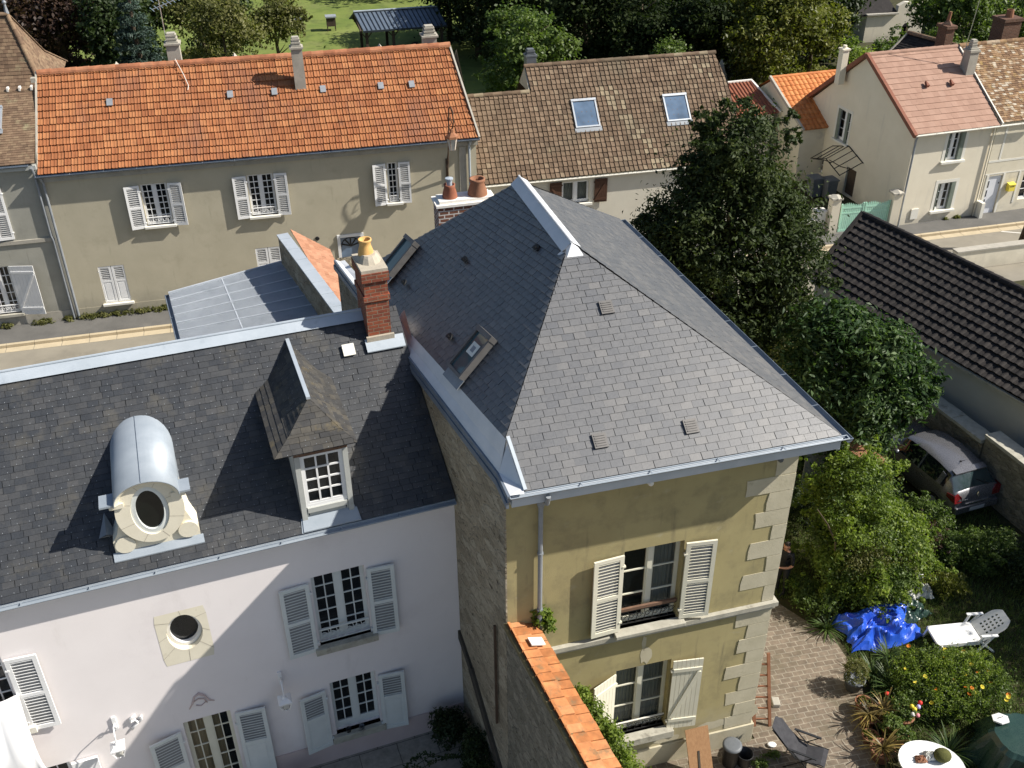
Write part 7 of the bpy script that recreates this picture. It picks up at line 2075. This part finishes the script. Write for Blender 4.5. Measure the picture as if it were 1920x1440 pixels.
for k in range(3):
    pts = [PK(-.35 - .15 * k, -1.2, -.1), PK(-1.1 - .1 * k, -1.35 + .15 * k, .2), PK(-2.0, -1.5 + .1 * k, .1), PK(-2.9 + .5 * k, -1.7 + .3 * k, -.2)]
    mb.tube(pts, .008, 4)
    for i in range(34):
        f = rgv.random() * 2.99; a, b_ = pts[int(f)], pts[int(f) + 1]; q = a.lerp(b_, f % 1)
        for s_ in range(3):
            d = Vector((rgv.uniform(-1, 1), rgv.uniform(-1, 1), rgv.uniform(-.2, .5))).normalized() * .09; e_ = d.cross(Vector((0, 0, 1))).normalized() * .022
            mb.poly([q, q + d * .5 + e_, q + d, q + d * .5 - e_], 0, rgv.random())
o = mb.build('trailing_vine', 'lf_dark'); tag(o, 'thin leafy vine shoots arching over the pale courtyard slabs', 'vine')
o = bucket('small dark pot on the sill of the low courtyard window', PK(-2.75, -.02, .36), .06, .1, False, 'blackpl', 'little pots on the window sill')
o = bucket('small grey pot on the sill of the low courtyard window, right of the dark one', PK(-2.45, -.04, .36), .06, .09, False, 'greypl', 'little pots on the window sill')
# rusty lean-to behind the house corner
t = thing('lean_to', 'little lean-to with an orange sheet roof between house corner and laurel', 'lean-to', (9.5, 24.0, 0), R(-50))
mb = MB(); mb.prism([(0, 0, 2.0), (1.3, 0, 1.75), (1.3, .5, 1.85), (0, .5, 2.1)], (0, 0, .04)); mb.build('roof', 'terracotta', t)
mb = MB(); mb.box(.1, 1.2, .05, .45, 0, 1.74); mb.build('wall', 'darkwood', t)
t = thing('wire_roll', 'loose coil of pale wire mesh by the lean-to', 'wire', (9.9, 22.6, 0), 0)
mb = MB()
for k in range(9): mb.tube([(.35 * math.cos(a) + k * .07, .1 * k, 1.25 + .35 * math.sin(a)) for a in [i * .45 for i in range(15)]], .008, 4)
mb.build('coil', 'alu', t); mb = MB(); mb.box(0, .6, .2, .7, 0, .95); mb.build('crate', 'darkwood', t)
mb = MB()
for i in range(14): mb.tube([(8.62 + i * .05, 23.95 + i * .02, 0), (8.62 + i * .05, 23.95 + i * .02, 1.75)], .02, 5)
o = mb.build('corrugated_sheet', 'lead'); tag(o, 'upright ribbed grey sheet just behind the house corner', 'sheet')

# ================================================================== GRASS, WEEDS
rgn = np.random.default_rng(7)
def blades(name, label, xs, ys, n, L, mat, z=0.0, keep=None, wdt=.012):
    p = np.stack([rgn.uniform(*xs, n), rgn.uniform(*ys, n), np.full(n, z)], 1)
    if keep is not None: p = p[keep(p)]
    n = len(p)
    a = rgn.uniform(0, 6.28, n); l = L * rgn.uniform(.4, 1.3, n)
    d = np.stack([np.cos(a), np.sin(a), np.zeros(n)], 1); s = np.stack([-np.sin(a), np.cos(a), np.zeros(n)], 1)
    v = np.empty((n, 4, 3))
    up = np.array([0, 0, 1.0])
    v[:, 0] = p - s * wdt * .6; v[:, 1] = p + s * wdt * .6
    v[:, 2] = p + d * (l * .5)[:, None] + up * (l * .8)[:, None] + s * wdt * .2; v[:, 3] = p + d * (l * .5)[:, None] + up * (l * .8)[:, None] - s * wdt * .2
    o = quads(name, v.reshape(-1, 3), n, rgn.random(n), mat)
    o['label'] = label; o['category'] = 'grass'; o['kind'] = 'stuff'
    return o
ring_patio = lambda p: ((p[:, 0] > 8.35) & ~((p[:, 0] < 8.6) & (p[:, 1] < 17.5))) | ((p[:, 1] > 19.7) & (p[:, 0] + (p[:, 1] - 19.7) > 7.1))
blades('grass', 'rough garden grass around the lounger and the shrubs', (6.9, 14.2), (13.5, 23.5), 75000, .12, 'lf_mid', keep=ring_patio)
def weeds(name, label, pts, n, size, mat, spread_):
    B = [(p[0], p[1], p[2], spread_, spread_ * .5, .12) for p in pts]
    o = leaves(name, mat, None, B, n, size, .3, 77, 12, .3, .2, zmin=.02)
    o['label'] = label; o['category'] = 'weeds'; o['kind'] = 'stuff'
    return o
rw_ = random.Random(2)
wp = [FA(u, -.12 + rw_.uniform(-.05, .05), .15) for u in [-4.0, -3.2, -2.6, -1.5, -1.2, -.4, .2, .5, .9, 1.4, 1.9, 2.4, 2.5, 2.9, 3.3, 3.5, 3.6, 6, 8]]
weeds('weeds', 'dry weeds growing along the foot of the street house walls', wp, 5200, .11, 'lf_tan', .3)
weeds('weeds', 'tufts of weed at the foot of the cream corner house', [BE(3.2, -.08, .12), BE(2.6, -.06, .1)], 500, .09, 'lf_yellow', .15)
weeds('weeds', 'tufts of weed by the buckets at the house corner', [OL(-.2, -.7, .08), OL(.15, -.55, .06), OL(-.1, -1.2, .05)], 1200, .07, 'lf_mid', .2)

# ================================================================== TREES BEYOND THE ROW
far = [
 # name, label, x, y, top, r, z0, mat, n, leaf
 ('copper_tree', 'dark copper-leaved tree behind the flared roof', -26.6, 62, 8.6, 3.3, .5, 'lf_copper', 15000, .26),
 ('conifer', 'very dark conifer between the copper tree and the blue spruce', -22.6, 60.5, 9.0, 2.4, .3, 'lf_dark', 11000, .24),
 ('olive_tree', 'olive-tan tree right of the blue spruce and the aerial', -16.4, 60, 8.2, 2.3, 1.2, 'lf_tan', 10000, .2),
 ('tan_tree', 'second thin tan tree behind the tan one nearest the aerial', -19.4, 66, 8.6, 2.4, 1.0, 'lf_tan', 9000, .22),
 ('fruit_tree', 'small fruit tree on the sunny lawn with a bare lower trunk', -15.6, 70, 5.4, 2.1, 1.7, 'lf_tan', 8000, .2),
 ('round_bush', 'round dark bush left of the garden shelter', -10.2, 57.2, 5.0, 1.9, .2, 'lf_mid', 13000, .15),
 ('leafy_tree', 'light green leafy tree behind the right gable of the orange roof', 1.0, 58, 7.9, 2.7, .8, 'lf_mid', 17000, .22),
 ('yellow_bush', 'yellow-green bush above the low brown ridge', 2.7, 52, 6.2, 1.6, .5, 'lf_bright', 8000, .17),
 ('low_bush', 'low green bush in the gap between orange and brown roofs', -.4, 48.5, 5.2, 1.25, .5, 'lf_bright', 6000, .15),
 ('low_bush', 'second low bush just above the lower brown ridge', 1.2, 49.5, 5.0, 1.2, .5, 'lf_mid', 6000, .15),
 ('dark_tree', 'dark tree right behind the garden shelter', -2.2, 74, 8.2, 3.2, .8, 'lf_dark', 13000, .28),
 ('dark_tree', 'big shaded tree behind the light leafy tree', 7.4, 76, 9.0, 4.4, .5, 'lf_dark', 16000, .3),
 ('dark_tree', 'big shaded tree above the brown ridge', 10.8, 70, 8.0, 3.8, .3, 'lf_dark', 15000, .28),
 ('dark_tree', 'shaded tree between the brown ridge and the sunny yellow tree', 13.2, 66, 7.4, 2.6, .3, 'lf_dark', 11000, .26),
 ('dark_tree', 'dark tree at the top edge above the leafy tree', 3.6, 82, 6.5, 3.4, .3, 'lf_dark', 10000, .3),
 ('round_bush', 'clipped green bush rising above the brown ridge', 9.3, 59.5, 5.6, 1.7, .3, 'lf_mid', 8000, .16),
 ('sunny_tree', 'tall yellow-green tree in the sun behind the brown house', 15.6, 62, 8.6, 3.2, .3, 'lf_yellow', 20000, .23),
 ('sunny_tree', 'second yellow-green tree at the right of the tall sunny one', 18.7, 64, 7.2, 2.3, .3, 'lf_yellow', 12000, .22),
 ('hedge', 'green hedge behind the salmon roof ridge', 20.3, 60, 5.2, 1.5, .2, 'lf_bright', 7000, .17),
 ('hedge', 'darker hedge before the ruined barn', 22.8, 61, 5.3, 1.5, .2, 'lf_mid', 7000, .17),
 ('hedge', 'hedge right of the barn opening behind the chimney', 26.2, 63, 5.2, 1.6, .2, 'lf_mid', 7000, .17),
 ('spreading_tree', 'grey-green spreading tree over the ruined barn', 28.2, 66, 7.2, 2.9, .6, 'lf_mid', 13000, .23),
 ('spreading_tree', 'tree behind the broad dark brick chimney', 32.2, 67, 6.6, 2.5, .4, 'lf_mid', 10000, .23),
 ('bright_bush', 'bright bushes at the top right corner', 40.5, 86, 4.2, 3.6, .2, 'lf_bright', 9000, .26),
 ('bright_bush', 'bright bush beside the spreading tree at the top right', 35.5, 82, 4.4, 3.2, .2, 'lf_bright', 9000, .26),
]
for k, (nm, lab, x, y, h, r, z0, mt, n_, lf) in enumerate(far):
    tree(nm, lab, 'bush' if 'bush' in nm else ('hedge' if nm == 'hedge' else 'tree'), (x, y, 0), h, lumpy(auto_blobs(r, h, z0, 300 + k) + [(0, 0, z0 + r * .4, r * .8, r * .8, r * .45)], 46, r * .22, 600 + k, .8) + shoots(auto_blobs(r, h, z0, 300 + k), 26, r * .3, r * .1, 640 + k, .15), mt, n_, lf, 300 + k, max(.08, r * .06), 6, group='trees and bushes behind the row of houses', asp=.55, per=14, spread=.26, shell=.55, th=h * .7)
# the shaded grove between the lawn and the sunny tree
for k, (x, y, h, r) in enumerate(((-4.5, 79, 8.5, 3.4), (.5, 70, 8.5, 3.2), (4.8, 66, 8.2, 3.0), (8.0, 64, 7.6, 2.8), (11.3, 63, 7.4, 2.4), (4.2, 74, 9, 3.6), (0.5, 80, 9, 3.6), (12.5, 74, 9, 3.4), (-29.5, 66, 9, 3.0), (-33, 63, 9, 3.2), (-24.5, 68, 9.5, 3), (-20.5, 74, 8, 2.6), (22, 72, 7, 2.4), (17.5, 70, 8, 3))):
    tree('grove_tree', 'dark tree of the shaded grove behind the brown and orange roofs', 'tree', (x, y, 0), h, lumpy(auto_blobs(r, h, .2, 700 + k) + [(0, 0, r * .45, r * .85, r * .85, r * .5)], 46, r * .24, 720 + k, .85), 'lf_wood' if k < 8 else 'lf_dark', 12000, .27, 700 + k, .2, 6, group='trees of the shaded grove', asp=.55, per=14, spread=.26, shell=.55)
# blue spruce: whorls of drooping boughs
t = thing('blue_spruce', 'tall blue-green spruce behind the left part of the orange roof', 'tree', (-18.9, 53, 0), 0, 'trees and bushes behind the row of houses')
trunk(t, 9.4, .16, 0, 5)
bl_ = []
rs = random.Random(11)
for lv in range(13):
    z = 1.2 + lv * .64; r = 2.3 * (1 - (z - .8) / 9.0) + .15
    for i in range(9):
        a = i * .7 + lv * .4 + rs.uniform(-.15, .15); q = r * rs.uniform(.7, 1.05)
        bl_.append((math.cos(a) * q * .62, math.sin(a) * q * .62, z - q * .18, q * .42 + .1, q * .42 + .1, .22 + .06 * q))
leaves('crown', 'lf_spruce', t, bl_, 42000, .17, .32, 55, 12, .2, .4, upright=.6)
# the tree line that closes the view
xs = [-75, -66, -57, -49, -42, -35, -28, -21, -14, -8, -1, 6, 13, 20, 27, 34, 44, 53, 62, 72]
for k, x in enumerate(xs):
    r = 5.2 + (k * 37 % 5) * .35
    mt = ['lf_dark', 'lf_mid', 'lf_dark', 'lf_tan'][k % 4] if x < 20 else ['lf_mid', 'lf_bright'][k % 2]
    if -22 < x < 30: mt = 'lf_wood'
    yy = 104 + (k * 53 % 7) - (8 if -12 < x < 20 else 0)
    tree('woodland_tree', 'tree in the dark wood closing the view at the top', 'tree', (x, yy, 0), 10, lumpy(auto_blobs(r, 9.5 + (k % 3), .2, 400 + k) + [(0, 0, 1.8, r, r, 2)], 40, r * .24, 800 + k, .85), mt, 9000, .42, 400 + k, .3, 6, group='trees of the far wood', asp=.6, per=14, spread=.26, shell=.55)
# garden tree just outside the frame on the right; its shade falls on the garden
tree('garden_tree', 'leafy tree standing right of the view and shading the garden', 'tree', (18.4, 18.9, 0), 6.5, auto_blobs(2.4, 6.2, 2.2, 501), 'lf_mid', 14000, .16, 501, .16, 6, per=18, spread=.16)
